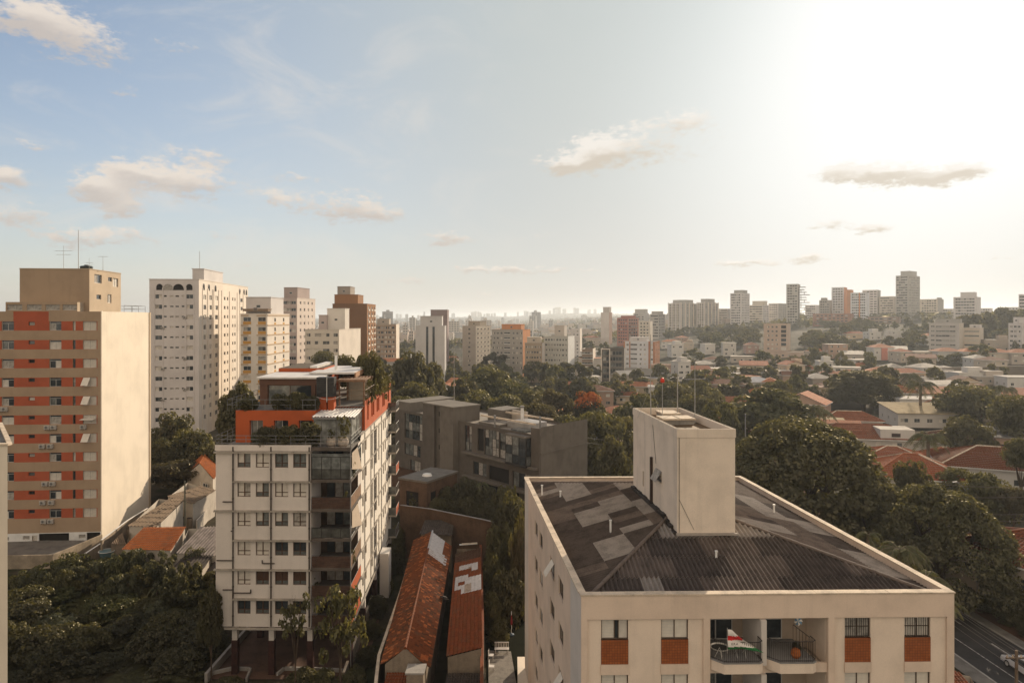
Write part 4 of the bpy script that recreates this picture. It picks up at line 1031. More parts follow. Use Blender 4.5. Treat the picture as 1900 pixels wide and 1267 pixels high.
# parking deck and stained wall in front of the red tower
STAIN = M('stained_yard_wall', (.36, .29, .21), .95, .3, .5, streak=.55, fine=.2)
def wall_thing(name, label, pts, h, th, mat, z0=None, cat='wall', cap=None):
    mb = MB()
    for (a, b) in zip(pts, pts[1:]):
        A, B = Vector(a), Vector(b); d = B-A; dn = Vector((d.x, d.y, 0)).normalized(); n_ = Vector((-dn.y, dn.x, 0))
        bot = -1.0
        mb.face((A+UP*bot, B+UP*bot, B+UP*h, A+UP*h), mat); mb.face((B+n_*th+UP*bot, A+n_*th+UP*bot, A+n_*th+UP*h, B+n_*th+UP*h), mat)
        mb.face((A+UP*h, B+UP*h, B+n_*th+UP*h, A+n_*th+UP*h), cap or mat); mb.face((A+n_*th+UP*bot, A+UP*bot, A+UP*h, A+n_*th+UP*h), mat); mb.face((B+UP*bot, B+n_*th+UP*bot, B+n_*th+UP*h, B+UP*h), mat)
    o = mb.build(name); tag(o, label, cat); return o
deckz = 1.0
dpt = [P(-60, 1042, 95), P(98, 1038, 95.5), P(190, 985, 104.5)]
for q in dpt: q.z = 0
mb = MB(); A, B, D_ = dpt; E = Vector((-110, 104.6, 0))
mb.face([Vector((q.x, q.y, deckz)) for q in (A, B, D_, E)], PAVE); o = mb.build('parking_deck'); o['kind'] = 'structure'
wall_thing('yard_wall', 'stained low wall round the parking deck before the red banded tower', dpt, deckz+.9, .2, STAIN)
# ------------------------------------------------------------------ sliver of a cream building at the very left
Sb = Building('neighbouring_building', 'cream wall of a neighbouring building cut off at the left edge', 'building', (PX(14, 45), 45, 0))
SV = Vector((-.82, 1, 0)).normalized()
Sb.face((-12, 0, 0), (1, 0, 0), 12, 26.6, [], CREAM, .1); Sb.face((0, 0, 0), SV, 12, 26.6, [], CREAM, .1)
w = Sb.part('wall'); w.quad((-12, 0, 26.6), (0, 0, 26.6), SV*12+Vector((0, 0, 26.6)), SV*12+Vector((-12, 0, 26.6)), PAVE)
mb = MB(); mb.obox((-12, -.06, 26.6), (12.06, 0, 0), (0, .4, 0), (0, 0, .12), COPING); mb.obox((-.3, .34, 26.6), (.36, 0, 0), SV*11.5, (0, 0, .12), COPING); mb.build('parapet_coping', Sb.root)
Sb.finish()
# ------------------------------------------------------------------ general tower builder
TM = {}
def colr(r, g, b, name=None, streak=.12):
    k = f'wall_{int(r*100)}_{int(g*100)}_{int(b*100)}'
    return M(k, (r, g, b), .92, .07, .15, streak=streak)
def tower(label, px0, pxc, px1, pyt, Y, depth=16, wall=None, side=None, fh=2.9, front=None, flank=None, boxes=(), base=None, name='apartment_tower', left=False, pent=None, spandrel=None, frame=None, bandm=None, group=None, extra=None, cat='apartment block', skiptop=0):
    """px0..pxc..px1: outer edge, near corner, outer edge in the photo; left=True: the front is right of the corner"""
    rc = (pxc-CX)/F; Xc = rc*Y; r0 = (px0-CX)/F; r1 = (px1-CX)/F
    if not left:
        vv = Vector((r1*(Y+depth)-Xc, depth, 0)); D = vv.length; v = vv/D; u = Vector((v.y, -v.x, 0))
        q = (Xc-r0*Y)/(u.x-r0*u.y); org = Vector((Xc, Y, 0))-u*q
    else:
        vv = Vector((r0*(Y+depth)-Xc, depth, 0)); D = vv.length; v = vv/D; u = Vector((v.y, -v.x, 0))
        q = (r1*Y-Xc)/(u.x-r1*u.y); org = Vector((Xc, Y, 0))
    Wd = q
    zbase = min(terrain(org.x, org.y), terrain(Xc, Y))-1.5 if base is None else base
    zt_ = PZ(pyt, Y); Hh = zt_-zbase
    rz = math.atan2(u.y, u.x)
    b = Building(name, label, cat, (org.x, org.y, zbase), rz, group)
    wall = wall or colr(.55, .5, .44); side = side or wall; rnd = random.Random(label)
    if Y > 600:
        front = (front[0], front[1]*1.35, front[2]*1.15, *front[3:]) if isinstance(front, tuple) and front[1] < 2.5 else front; flank = (flank[0], flank[1]*1.35, flank[2]*1.15, *flank[3:]) if isinstance(flank, tuple) and flank[1] < 2.5 else flank
    nfl = max(1, int((Hh-2.5)/fh)); z0_ = Hh-nfl*fh-.6
    bd = bandm
    def mk(spec, L):
        hs = []
        if not spec: return hs
        if isinstance(spec, list):
            for (f, ww, hh, sill, kind) in spec:
                for k in range(nfl-skiptop): hs.append((L*f-ww/2, z0_+k*fh+sill, L*f+ww/2, z0_+k*fh+sill+hh, kind, None, frame))
            return [h for h in hs if h[0] > .02 and h[2] < L-.02]
        n, ww, hh, sill, kind = spec[:5]; mar = spec[5] if len(spec) > 5 else .08
        cols = [L*mar+(L*(1-2*mar))*(i+.5)/n for i in range(n)] if isinstance(n, int) else [L*f for f in n]
        for k in range(nfl):
            for c_ in cols:
                kd = kind[k % len(kind)] if isinstance(kind, (list, tuple)) else kind
                hs.append((c_-ww/2, z0_+k*fh+sill, c_+ww/2, z0_+k*fh+sill+hh, kd, rnd.choice([6, 6, 0, 6, 3]) if Y > 600 else None, frame))
        return [h for h in hs if h[0] > .02 and h[2] < L-.02]
    hf = mk(front, Wd); hs = mk(flank, D)
    class MT:
        cuts = tuple(z0_+k*fh+o for k in range(nfl+1) for o in ((0, .55) if bd else ()))
        def __call__(s, uu, vv_):
            if bd:
                f = (vv_-z0_) % fh
                if f < .55 and vv_ > z0_: return bd
            return wall
    mf = MT() if bd else None
    b.face((0, 0, 0), (1, 0, 0), Wd, Hh, hf, wall, .22, mf)
    if left: b.face((0, D, 0), (0, -1, 0), D, Hh, hs, side, .22); b.face((Wd, 0, 0), (0, 1, 0), D, Hh, [], side, .2)
    else: b.face((Wd, 0, 0), (0, 1, 0), D, Hh, hs, side, .22); b.face((0, D, 0), (0, -1, 0), D, Hh, [], side, .2)
    b.face((Wd, D, 0), (-1, 0, 0), Wd, Hh, [], wall, .2)
    w = b.part('wall'); w.quad((0, 0, Hh-.5), (Wd, 0, Hh-.5), (Wd, D, Hh-.5), (0, D, Hh-.5), PAVE)
    w.box(-.1, -.1, Hh, Wd+.1, .15, Hh+.18, wall); w.box(-.1, .16, Hh, .15, D+.1, Hh+.18, side); w.box(Wd-.15, .16, Hh, Wd+.1, D+.1, Hh+.18, side); w.box(.16, D-.15, Hh, Wd-.16, D+.1, Hh+.18, wall)
    if spandrel:
        sm, drop = spandrel; mb = b.part('spandrel')
        for h in hf: mb.box(h[0]-.05, -.06, h[1]-drop, h[2]+.05, -.003, h[1]-.02, sm)
    s_ = Y/F
    for bx in boxes:
        a, c, yt = bx[:3]; m_ = bx[3] if len(bx) > 3 else wall; dep0 = bx[4] if len(bx) > 4 else .2; zlow = bx[5] if len(bx) > 5 else Hh-.5; dep1 = bx[6] if len(bx) > 6 else .75
        def tou(px):
            r = (px-CX)/F; d = D*dep0 if not isinstance(dep0, str) else 0
            o2 = org+v*d; return (r*o2.y-o2.x)/(u.x-r*u.y)
        u0, u1 = tou(a), tou(c); Yb = (org+v*D*dep0).y; zt2 = PZ(yt, Yb)-zbase
        if zt2 <= zlow: zt2 = zlow+1.0
        u0, u1 = max(u0, .25), min(u1, Wd-.25)
        if u1-u0 < 1: continue
        pb2 = b.part('roof_block'); pb2.box(u0, D*dep0, zlow, u1, D*dep1, zt2, m_); pb2.box(u0-.15, D*dep0-.15, zt2, u1+.15, D*dep1+.15, zt2+.2, m_)
        if Y < 500 and (u1-u0) > 3:
            b.window(((u0+u1)/2, D*dep0-.01, zlow+(zt2-zlow)*.45), 0, win_mesh(1.2, .8, 'one', 0, frame), 'roof_block_window')
    if extra: extra(b, Wd, D, Hh, z0_, nfl, fh)
    b.finish(); b.org, b.u, b.v, b.W, b.D, b.Hh, b.zb = org, u, v, Wd, D, Hh, zbase
    return b
def small_antennas(b, n, label, hmax=4):
    rnd = random.Random(label)
    for i in range(n):
        u_, t_0 = b.W*rnd.uniform(.2, .8), b.D*rnd.uniform(.25, .7)
        pos = b.org+b.u*u_+b.v*t_0; pos.z = b.zb+b.Hh-.5
        mast('roof_aerial', label, pos, hmax*rnd.uniform(.7, 1)+3.5, .06, tv([(hmax*.6+3, 5, 2.0)]) if i % 2 else None, 'aerial')
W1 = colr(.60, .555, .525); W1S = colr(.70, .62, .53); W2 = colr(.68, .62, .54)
# white tower with arches
def arches(b, Wd, D, Hh, z0, n, fh):
    fr = W1
    for uu, ww in ((.18, 1.7), (.35, 2.7), (.56, 2.9), (.78, 1.7)): b.window((Wd*uu+.35, -.02, Hh-2.9), 0, win_mesh(ww, 1.7, 'arch', int(uu*10), fr), 'arched_opening')
    for uu in (.08, .17, .29, .80, .90, .96): b.window((Wd+.02, D*uu, Hh-2.7), math.pi/2, win_mesh(1.6, 1.8, 'arch', 1, fr), 'arched_opening')
    mb = b.part('pilaster')
    for uu in (.10, .27, .74, .90): mb.box(Wd*uu-.12, -.10, 0, Wd*uu+.12, -.002, Hh-2.2, W1)
    for uu in (.06, .145, .155, .235, .26, .35, .41, .57, .74, .8, .88): mb.box(Wd+.002, D*uu-.2, 0, Wd+.14, D*uu+.2, Hh-2.2, W1S)
    for k in (2, 5, 9):
        link('air_conditioner', ACM, b.root, (Wd*.27, -.02, z0+k*fh+1.2)); link('air_conditioner', ACM, b.root, (Wd*.72, -.02, z0+(k+1)*fh+1.2))


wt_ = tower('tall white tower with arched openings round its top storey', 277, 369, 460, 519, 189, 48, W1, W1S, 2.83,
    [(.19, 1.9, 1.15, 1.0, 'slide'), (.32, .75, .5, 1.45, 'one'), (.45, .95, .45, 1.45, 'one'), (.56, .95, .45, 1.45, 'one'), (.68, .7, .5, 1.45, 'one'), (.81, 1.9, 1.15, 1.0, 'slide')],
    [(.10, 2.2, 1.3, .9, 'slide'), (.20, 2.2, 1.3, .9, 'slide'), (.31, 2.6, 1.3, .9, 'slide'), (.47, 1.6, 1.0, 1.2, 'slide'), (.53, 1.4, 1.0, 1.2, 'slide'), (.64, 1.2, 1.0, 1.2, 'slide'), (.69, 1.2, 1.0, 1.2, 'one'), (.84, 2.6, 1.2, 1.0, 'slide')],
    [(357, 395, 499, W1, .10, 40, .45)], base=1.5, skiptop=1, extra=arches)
for (u_, t_0, h_, lab) in ((8, 8, 9.5, 'thin mast on the roof block of the tall white arched tower'),):
    pos = wt_.org+wt_.u*(wt_.W-2.5)+wt_.v*8; pos.z = PZ(499, 195); mast('lightning_mast', lab, pos, 5.2, .07, None, 'mast')
YEL = colr(.52, .27, .06); TANB = colr(.50, .37, .25)
def yellow_bits(b, Wd, D, Hh, z0, n, fh):
    mb = b.part('floor_band')
    for k in range(n+1):
        z = z0+k*fh+.05
        if z > Hh-.5: continue
        mb.box(Wd*.02, -.14, z, Wd*.30, -.003, z+.35, TANB); mb.box(Wd*.60, -.14, z, Wd*.95, -.003, z+.35, TANB); mb.box(Wd+.003, .1, z, Wd+.14, D-.1, z+.35, TANB)
    s2 = b.part('flank_spandrel')
    for k in range(n):
        for f in (.33, .72): s2.box(Wd+.002, D*f-.8, z0+k*fh+.42, Wd+.05, D*f+.8, z0+k*fh+.95, YEL)
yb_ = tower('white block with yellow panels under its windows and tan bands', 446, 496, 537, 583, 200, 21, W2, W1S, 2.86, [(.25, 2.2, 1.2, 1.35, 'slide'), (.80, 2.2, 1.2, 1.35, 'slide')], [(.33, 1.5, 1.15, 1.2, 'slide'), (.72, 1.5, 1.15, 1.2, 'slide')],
    [(456, 522, 552, W1, .18), (447, 500, 574, colr(.28, .2, .14), .06, 36, .2)], base=1.0, spandrel=(YEL, .85), extra=yellow_bits)
PK = colr(.46, .37, .33); PKS = colr(.62, .53, .46)
gp_ = tower('pinkish beige tower rising behind the yellow panelled block', 522, 551, 585, 553, 285, 22, PK, PKS, 2.9, (3, 2.0, 1.3, .9, 'slide'), (4, 1.7, 1.2, 1.0, 'slide'), [(513, 552, 534, colr(.38, .30, .27), .1, None or 41)], base=2, frame=WHITEP)
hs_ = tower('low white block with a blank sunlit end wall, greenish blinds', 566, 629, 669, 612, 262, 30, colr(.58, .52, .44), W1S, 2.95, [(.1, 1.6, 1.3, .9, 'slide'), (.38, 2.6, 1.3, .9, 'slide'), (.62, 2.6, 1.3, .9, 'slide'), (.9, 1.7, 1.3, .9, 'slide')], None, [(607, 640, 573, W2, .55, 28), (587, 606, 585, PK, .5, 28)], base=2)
BR = colr(.27, .12, .04); BRD = colr(.17, .08, .03)
def brown_balc(b, Wd, D, Hh, z0, n, fh):
    mb = b.part('balcony_parapet')
    for k in range(n):
        for f in (.2, .55, .85): mb.box(Wd+.003, D*f-1.8, z0+k*fh+.2, Wd+.35, D*f+1.8, z0+k*fh+1.1, W1S)
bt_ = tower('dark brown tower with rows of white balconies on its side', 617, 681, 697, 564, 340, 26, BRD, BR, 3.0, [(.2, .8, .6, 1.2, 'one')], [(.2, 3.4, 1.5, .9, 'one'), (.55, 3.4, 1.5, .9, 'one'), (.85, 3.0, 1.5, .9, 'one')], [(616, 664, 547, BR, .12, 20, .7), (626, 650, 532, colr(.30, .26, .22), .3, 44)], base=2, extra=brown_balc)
jt_ = tower('brown and beige gridded block with a cream end wall', 690, 735, 741, 602, 420, 20, colr(.33, .24, .17), W1S, 2.9, (6, 1.6, 1.4, .8, 'slide', .05), None, [(700, 722, 592, colr(.42, .35, .28), .3)], base=0, bandm=colr(.42, .34, .26))
GW = colr(.50, .48, .46)
def slots(b, Wd, D, Hh, z0, n, fh):
    mb = b.part('dark_slot')
    for f in (.40, .62): mb.box(Wd*f-.55, -.05, .5, Wd*f+.55, -.002, Hh-.3, G_DARK)
    for k in range(n):
        for f in (.40, .62): mb.box(Wd*f-.55, -.07, z0+k*fh, Wd*f+.55, -.051, z0+k*fh+.5, DKMET)
kt_ = tower('blank pale grey slab with two dark window slots', 771, 825, 828, 605, 330, 14, GW, colr(.42, .4, .38), 2.9, None, None, [(780, 820, 587, GW, .1)], base=-2, extra=slots)
kp_ = tower('purplish brown block behind the pale grey slab', 799, 830, 833, 575, 420, 14, colr(.26, .2, .19), None, 3.0, None, None, (), base=-2)
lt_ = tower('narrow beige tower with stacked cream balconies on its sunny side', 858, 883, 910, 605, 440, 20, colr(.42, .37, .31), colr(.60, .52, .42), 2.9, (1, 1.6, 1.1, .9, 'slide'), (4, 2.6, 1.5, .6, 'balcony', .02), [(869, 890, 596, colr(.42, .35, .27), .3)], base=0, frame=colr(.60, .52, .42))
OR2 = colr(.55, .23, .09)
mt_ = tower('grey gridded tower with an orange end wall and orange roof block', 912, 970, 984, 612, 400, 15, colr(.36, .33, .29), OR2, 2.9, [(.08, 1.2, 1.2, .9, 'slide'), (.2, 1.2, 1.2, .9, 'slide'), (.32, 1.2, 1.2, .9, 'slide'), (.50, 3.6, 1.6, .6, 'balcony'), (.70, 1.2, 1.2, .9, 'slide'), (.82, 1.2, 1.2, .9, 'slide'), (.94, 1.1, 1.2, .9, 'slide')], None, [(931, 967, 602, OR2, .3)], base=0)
nt_ = tower('short tan tower with a cream fin in front of the orange walled one', 974, 1006, 1011, 637, 370, 14, colr(.36, .28, .20), W1S, 2.85, (6, 1.0, 1.1, .9, 'slide', .04), None, [(978, 1003, 626, colr(.5, .42, .33), .3)], base=0)  # cream fin is the lit flank, its sunlight put into the colour
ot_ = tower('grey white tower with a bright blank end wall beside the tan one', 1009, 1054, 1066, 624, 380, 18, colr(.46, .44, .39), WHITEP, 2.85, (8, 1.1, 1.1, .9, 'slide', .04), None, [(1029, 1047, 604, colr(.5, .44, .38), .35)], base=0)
pt_ = tower('pale narrow block peeping out behind the bright blank end wall', 1060, 1076, 1080, 610, 560, 14, W1, W1S, 2.9, (2, 1.4, 1.2, .9, 'slide'), None, (), base=0)
ac_ = tower('small brown block with bright slab edges near the dark grey offices', 1080, 1100, 1105, 648, 400, 16, colr(.26, .19, .14), W1S, 3.0, (3, 2.6, 1.3, .7, 'balcony'), None, (), base=0)
DG = colr(.11, .095, .08)
def office(b, Wd, D, Hh, z0, n, fh):
    mb = b.part('white_frame')
    for f in (.0, .36): mb.box(Wd*f, -.3, 0, Wd*f+.5, -.003, Hh+.3, W1S)
    mb.box(.501, -.3, Hh-.2, Wd*.36-.001, -.003, Hh+.3, W1S)
    s2 = b.part('slab_edge')
    for k in range(n): s2.box(.6, -.15, z0+k*fh, Wd-.3, -.004, z0+k*fh+.35, colr(.22, .19, .16))
aa_ = tower('dark glazed office block framed by thin white fins', 1115, 1158, 1160, 648, 360, 16, DG, None, 3.1, (7, 3.2, 1.9, .7, 'one', .02), None, (), base=0, extra=office, name='office_block', cat='office block')
WB = colr(.62, .62, .63); BRK = colr(.40, .17, .08)
ab_ = tower('white and brick orange tower with stacked balconies', 1157, 1215, 1224, 634, 420, 12, WB, BRK, 2.95, [(.12, 1.6, 1.2, .8, 'slide'), (.33, 4.2, 1.7, .5, 'balcony'), (.55, 1.3, 1.2, .9, 'slide'), (.68, 1.3, 1.2, .9, 'slide'), (.9, 1.4, 1.1, .9, 'slide')], (2, 1.4, 1.1, .9, 'slide'), [(1168, 1200, 626, W1, .3)], base=0, frame=WB,
    extra=lambda b, Wd, D, Hh, z0, n, fh: (b.part('brick_bay').box(.05, -.25, 0, Wd*.2, -.003, Hh-1.2, BRK) if False else b.part('brick_bay').box(Wd*.80, -.25, 0, Wd*.86, -.003, Hh+.2, BRK), b.part('brick_bay').box(.02, -.2, 0, Wd*.05, -.003, Hh, BRK), b.part('brick_bay').box(Wd*.19, -.2, 0, Wd*.22, -.003, Hh, BRK), b.part('brick_bay').box(Wd*.945, -.2, 0, Wd-.02, -.003, Hh, BRK)))
wall_thing('retaining_wall', 'long pale retaining wall below the white and brick orange tower', [Vector((PX(1126, 400), 400, 0)), Vector((PX(1232, 380), 380, 0))], 6.5, .5, colr(.40, .38, .36))

# ------------------------------------------------------------------ towers on the far slope
GRY = colr(.40, .375, .34); CRM = colr(.56, .49, .40); GR2 = colr(.33, .30, .27); PNK = colr(.48, .36, .28); REDT = colr(.36, .13, .09)
def ribs(b, Wd, D, Hh, z0, n, fh):
    mb = b.part('pilaster')
    for f in (.0, .3, .62, .96): mb.box(Wd*f, -.6, 0, Wd*f+1.0, -.003, Hh+1, W1)
    for f in (.02, .26, .5, .74, .95): mb.box(Wd+.003, D*f, 0, Wd+.7, D*f+1.3, Hh+1, W1S)
FWIN = (7, 1.4, 1.3, .8, 'one', .05)
tower('striped white and brown tower alone at the foot of the far slope', 1115, 1130, 1136, 580, 700, 14, colr(.60, .55, .5), colr(.30, .18, .13), 3.0, (1, 9.5, 1.4, .8, 'one', .02), None, [(1119, 1131, 570, colr(.5, .45, .4), .2)])
tower('dull red tower between the striped tower and the tan block', 1145, 1165, 1185, 590, 650, 16, REDT, colr(.40, .2, .15), 3.0, (4, 1.3, 1.2, .9, 'one'), (4, 2.4, 1.4, .7, 'one'), [(1152, 1176, 586, REDT, .3)])
tower('grey stepped tower rising behind the dull red one', 1175, 1196, 1204, 581, 900, 16, GRY, GRY, 3.0, (5, 1.6, 1.3, .8, 'one'), None, [(1178, 1199, 574, GRY, .2)])
tower('plain tan block with few windows beside the dull red tower', 1185, 1206, 1211, 596, 640, 14, CRM, CRM, 3.0, (3, 1.2, 1.1, .9, 'one'), None)
tower('square grey tower with a darker right half on the slope', 1206, 1222, 1234, 583, 720, 16, GRY, GR2, 3.0, (4, 1.5, 1.2, .9, 'one'), (4, 1.6, 1.3, .9, 'one'), [(1208, 1227, 578, GRY, .2)])
tower('wide grey twin tower with vertical ribs, first of the pair', 1240, 1262, 1294, 563, 800, 26, CRM, GRY, 3.0, (5, 1.6, 1.3, .8, 'one'), (6, 1.8, 1.3, .8, 'one'), [(1247, 1289, 557, GRY, .25)], extra=ribs)
tower('wide grey twin tower with vertical ribs, second of the pair', 1293, 1306, 1333, 562, 810, 26, CRM, GR2, 3.0, (3, 1.6, 1.3, .8, 'one'), (6, 1.8, 1.3, .8, 'one'), [(1298, 1328, 555, GR2, .25)], extra=ribs)
tower('dark narrow block wedged beside the twin grey towers', 1333, 1350, 1355, 573, 850, 14, GR2, GR2, 3.0, (4, 1.5, 1.2, .9, 'one'), None)
tower('pale tower with a flared crown slab on the slope', 1355, 1375, 1391, 544, 800, 18, W1, W1, 3.0, (5, 1.4, 1.3, .8, 'one'), (5, 1.4, 1.3, .8, 'one'), [(1362, 1384, 539, GRY, .2)])
tower('cream balcony block behind the pale crowned tower', 1389, 1415, 1427, 566, 860, 18, CRM, W1, 3.0, (4, 4.0, 1.4, .7, 'one', .03), (3, 2, 1.3, .8, 'one'), [(1396, 1417, 559, CRM, .2)])
tower('pale low block between the cream balconies and the building site', 1426, 1444, 1461, 563, 880, 18, W1, GRY, 3.0, (4, 1.5, 1.3, .8, 'one'), (4, 1.5, 1.3, .8, 'one'))
def site(b, Wd, D, Hh, z0, n, fh):
    mb = b.part('bare_floor_slab')
    for k in range(4, n):
        w_ = (4.0 if k % 3 else 7.5)*(1 if k < n-2 else .4); mb.box(Wd+.02, .5, z0+k*fh, Wd+w_+4, D-.5, z0+k*fh+.45, GR2); mb.box(Wd+w_-1.5, 2, z0+k*fh+.45, Wd+w_-.9, 2.6, z0+(k+1)*fh, GR2)
tower('unfinished tower with bare floor slabs jutting from its flank', 1459, 1481, 1484, 527, 790, 16, GRY, GR2, 3.0, (4, 1.6, 1.4, .8, 'one'), None, (), extra=site)
tower('pinkish block with an inset brown panel standing above a podium', 1417, 1460, 1467, 601, 470, 16, PNK, colr(.55, .42, .32), 3.0, [(.2, 1.3, 1.3, .8, 'slide'), (.38, 1.3, 1.3, .8, 'slide'), (.56, 1.3, 1.3, .8, 'slide'), (.86, 3.4, 2.2, .4, 'one')], None)
tower('long pinkish podium under the pinkish block', 1407, 1488, 1492, 654, 450, 18, PNK, None, 3.0, (6, 1.5, 1.2, .8, 'one'), None, name='podium_building')
tower('ragged grey brown block with roof aerials on the skyline', 1520, 1540, 1547, 557, 800, 16, GR2, GRY, 3.0, (4, 1.3, 1.2, .9, 'one'), None, [(1523, 1532, 553, GR2, .3)])
tower('white tower with a tall recess and small windows on the skyline', 1543, 1566, 1572, 533, 800, 18, WB, OR2, 3.0, (4, 1.5, 1.3, .8, 'one'), None)
tower('white and orange striped slab in front of the skyline', 1578, 1608, 1613, 543, 770, 16, WB, WB, 3.0, (7, 1.3, 1.3, .8, 'one'), None, (), extra=lambda b, Wd, D, Hh, z0, n, fh: (b.part('orange_stripe').box(-4.5, 4, 0, -.02, D, Hh+4, OR2), b.part('orange_stripe').box(Wd*.52, -.2, 0, Wd*.6, -.003, Hh, OR2)))
tower('pale balcony tower behind the orange striped slab', 1600, 1628, 1634, 538, 840, 18, W1, GRY, 3.0, (4, 3.2, 1.4, .7, 'one', .03), None)
tower('plain cream block beside the tallest tower', 1632, 1658, 1663, 550, 830, 18, CRM, CRM, 3.0, FWIN, None)
tower('tallest tower of the skyline, grey with a raised centre', 1662, 1685, 1707, 511, 800, 24, GRY, colr(.36, .33, .29), 3.0, (5, 2.0, 1.4, .7, 'one'), (5, 2.0, 1.4, .7, 'one'), [(1671, 1696, 504, GRY, .15)])
tower('cream block with dark stripes just past the tallest tower', 1707, 1740, 1751, 555, 840, 18, CRM, GR2, 3.0, (6, 1.6, 1.3, .8, 'one'), None, [(1738, 1749, 553, GR2, .2)])
tower('low pale block on the ridge below the stepped tower', 1748, 1768, 1772, 573, 850, 16, W1, W1, 3.0, (4, 1.5, 1.3, .8, 'one'), None)
tower('stepped white tower on the ridge', 1769, 1812, 1820, 551, 700, 18, W1, W1, 3.0, (7, 1.6, 1.4, .7, 'one'), None, [(1782, 1808, 543, W1, .2)])
tower('broad balcony block among the trees on the slope', 1724, 1780, 1788, 600, 430, 16, colr(.48, .45, .42), CRM, 2.95, [(.12, 2.0, 1.3, .8, 'balcony'), (.32, 3.2, 1.6, .5, 'balcony'), (.55, 4.2, 1.7, .5, 'balcony'), (.78, 3.0, 1.5, .6, 'balcony')], None, [(1735, 1788, 592, GRY, .3)], frame=colr(.42, .40, .38))
tower('cream block with brown strip windows on the slope', 1788, 1818, 1825, 609, 440, 14, colr(.60, .52, .43), CRM, 2.95, (1, 8, 1.1, .9, 'one', .02), None, [(1799, 1818, 603, W1, .2)])
tower('pale stepped block at the edge of the slope by the frame', 1871, 1896, 1935, 600, 420, 18, W1, W1, 2.95, (3, 1.6, 1.2, .9, 'slide'), (4, 1.4, 1.2, .9, 'slide'), [(1876, 1891, 589, W1, .2)])
tower('hazy block on the ridge at the very edge of the frame', 1890, 1915, 1935, 546, 620, 18, W1, W1, 3.0, (5, 1.5, 1.3, .8, 'one'), None)
tower('faint low block on the ridge beyond the stepped tower', 1818, 1838, 1842, 572, 950, 16, W1, W1, 3.0, (4, 1.5, 1.3, .8, 'one'), None)
tower('faint long block on the ridge among tree crowns', 1857, 1892, 1896, 570, 900, 16, W1, W1, 3.0, (5, 1.5, 1.3, .8, 'one'), None)
tower('faint pale block between the building site and the ragged block', 1494, 1514, 1520, 566, 900, 16, W1, W1, 3.0, (5, 1.5, 1.3, .8, 'one'), None)
tower('red brown wall block under the white recessed tower', 1508, 1580, 1584, 582, 740, 16, colr(.30, .15, .10), None, 3.0, (8, 2.0, 1.2, .8, 'one'), None)
tower('long low brown block with a pale roof line on the slope', 1610, 1668, 1672, 588, 700, 14, colr(.24, .16, .12), None, 3.0, (6, 2.2, 1.2, .8, 'one'), None)
# ------------------------------------------------------------------ hazy far city, plain banded blocks
FARM = [colr(.42, .40, .37), colr(.5, .46, .41), colr(.34, .33, .32), colr(.46, .38, .32)]
def far_block(label, px, w, pyt, Y, mat, group, k):
    X = PX(px, Y); Wd = w*Y/F; z0 = terrain(X, Y)-2; Hh = PZ(pyt, Y)-z0; D = Wd*.8
    if Hh < 6: return
    mb = MB(); n = max(2, int(Hh/3.2)); nc = max(2, int(Wd/4))
    class FM:
        cuts = tuple(Hh*(i+f)/n for i in range(n) for f in (.35, .8)); ucuts = tuple(Wd*(i+f)/nc for i in range(nc) for f in (.2, .8))
        def __call__(s, u, v): return G_MID if (.35 < (v/Hh*n) % 1 < .8 and .2 < (u/Wd*nc) % 1 < .8 and v < Hh*.97) else mat
    facade(mb, (-Wd/2, 0, 0), (1, 0, 0), Wd, Hh, [], mat, .1, FM()); facade(mb, (Wd/2, 0, 0), (0, 1, 0), D, Hh, [], mat); facade(mb, (-Wd/2, D, 0), (0, -1, 0), D, Hh, [], mat); facade(mb, (Wd/2, D, 0), (-1, 0, 0), Wd, Hh, [], mat)
    mb.quad((-Wd/2, 0, Hh), (Wd/2, 0, Hh), (Wd/2, D, Hh), (-Wd/2, D, Hh), mat)
    a = rf.uniform(-.3, .1)*Wd; mb.box(a, D*.3, Hh, a+Wd*.3, D*.7, Hh+2.5+rf.random()*2, mat)
    o = mb.build('distant_tower', None, (X, Y, z0), rf.uniform(-.35, .35)); tag(o, label, 'tower', group)
rf = random.Random(11)
LISTED = [(720, 18, 578, 1500, 2, 'dark stepped high rise in the haze behind the gridded block'), (765, 11, 589, 1300, 0, 'slim grey high rise in the haze left of the pale slab'), (842, 20, 596, 1100, 1, 'pale high rise in the haze behind the purplish block'), (868, 9, 594, 1600, 1, 'small pale high rise beside the balcony tower'), (903, 18, 594, 1200, 1, 'twin pale high rise beyond the balcony tower'),
 (997, 14, 579, 1700, 2, 'dark glazed high rise standing tallest in the middle haze'), (988, 12, 586, 1600, 2, 'lower neighbour of the dark glazed high rise'), (1022, 8, 594, 1500, 2, 'small dark high rise right of the glazed one'), (985, 8, 595, 1300, 1, 'narrow pale high rise left of the glazed one'), (752, 9, 603, 900, 1, 'pale narrow block low in the haze by the pale slab'), (763, 8, 614, 800, 3, 'brownish narrow block low in the haze by the pale slab'),
 (1170, 10, 600, 1000, 2, 'grey block glimpsed behind the dull red tower'), (1092, 30, 609, 1000, 2, 'broad dark block right of the bright end wall'), (1110, 20, 615, 900, 2, 'low broad dark block left of the striped tower'), (1240, 6, 584, 1100, 0, 'thin block between the grey towers on the slope'), (975, 26, 613, 700, 2, 'long dark block with a flat roof behind the orange walled tower'), (708, 10, 588, 1300, 2, 'grey high rise just right of the brown tower')]
for px, w, y, Y, m, lab in LISTED: far_block(lab, px, w, y, Y, FARM[m], None, 0)
for i in range(90):
    px = rf.uniform(655, 1130); Y = rf.uniform(1500, 4200); y = rf.gauss(596, 5)
    if 950 < px < 1070 and y < 592: y = 597
    far_block('pale tower block lost in the haze of the far city', px, rf.uniform(5, 11)*(1600/Y)**.4, max(583, min(606, y)), Y, rf.choice(FARM), 'tower blocks lost in the haze of the far city', i)
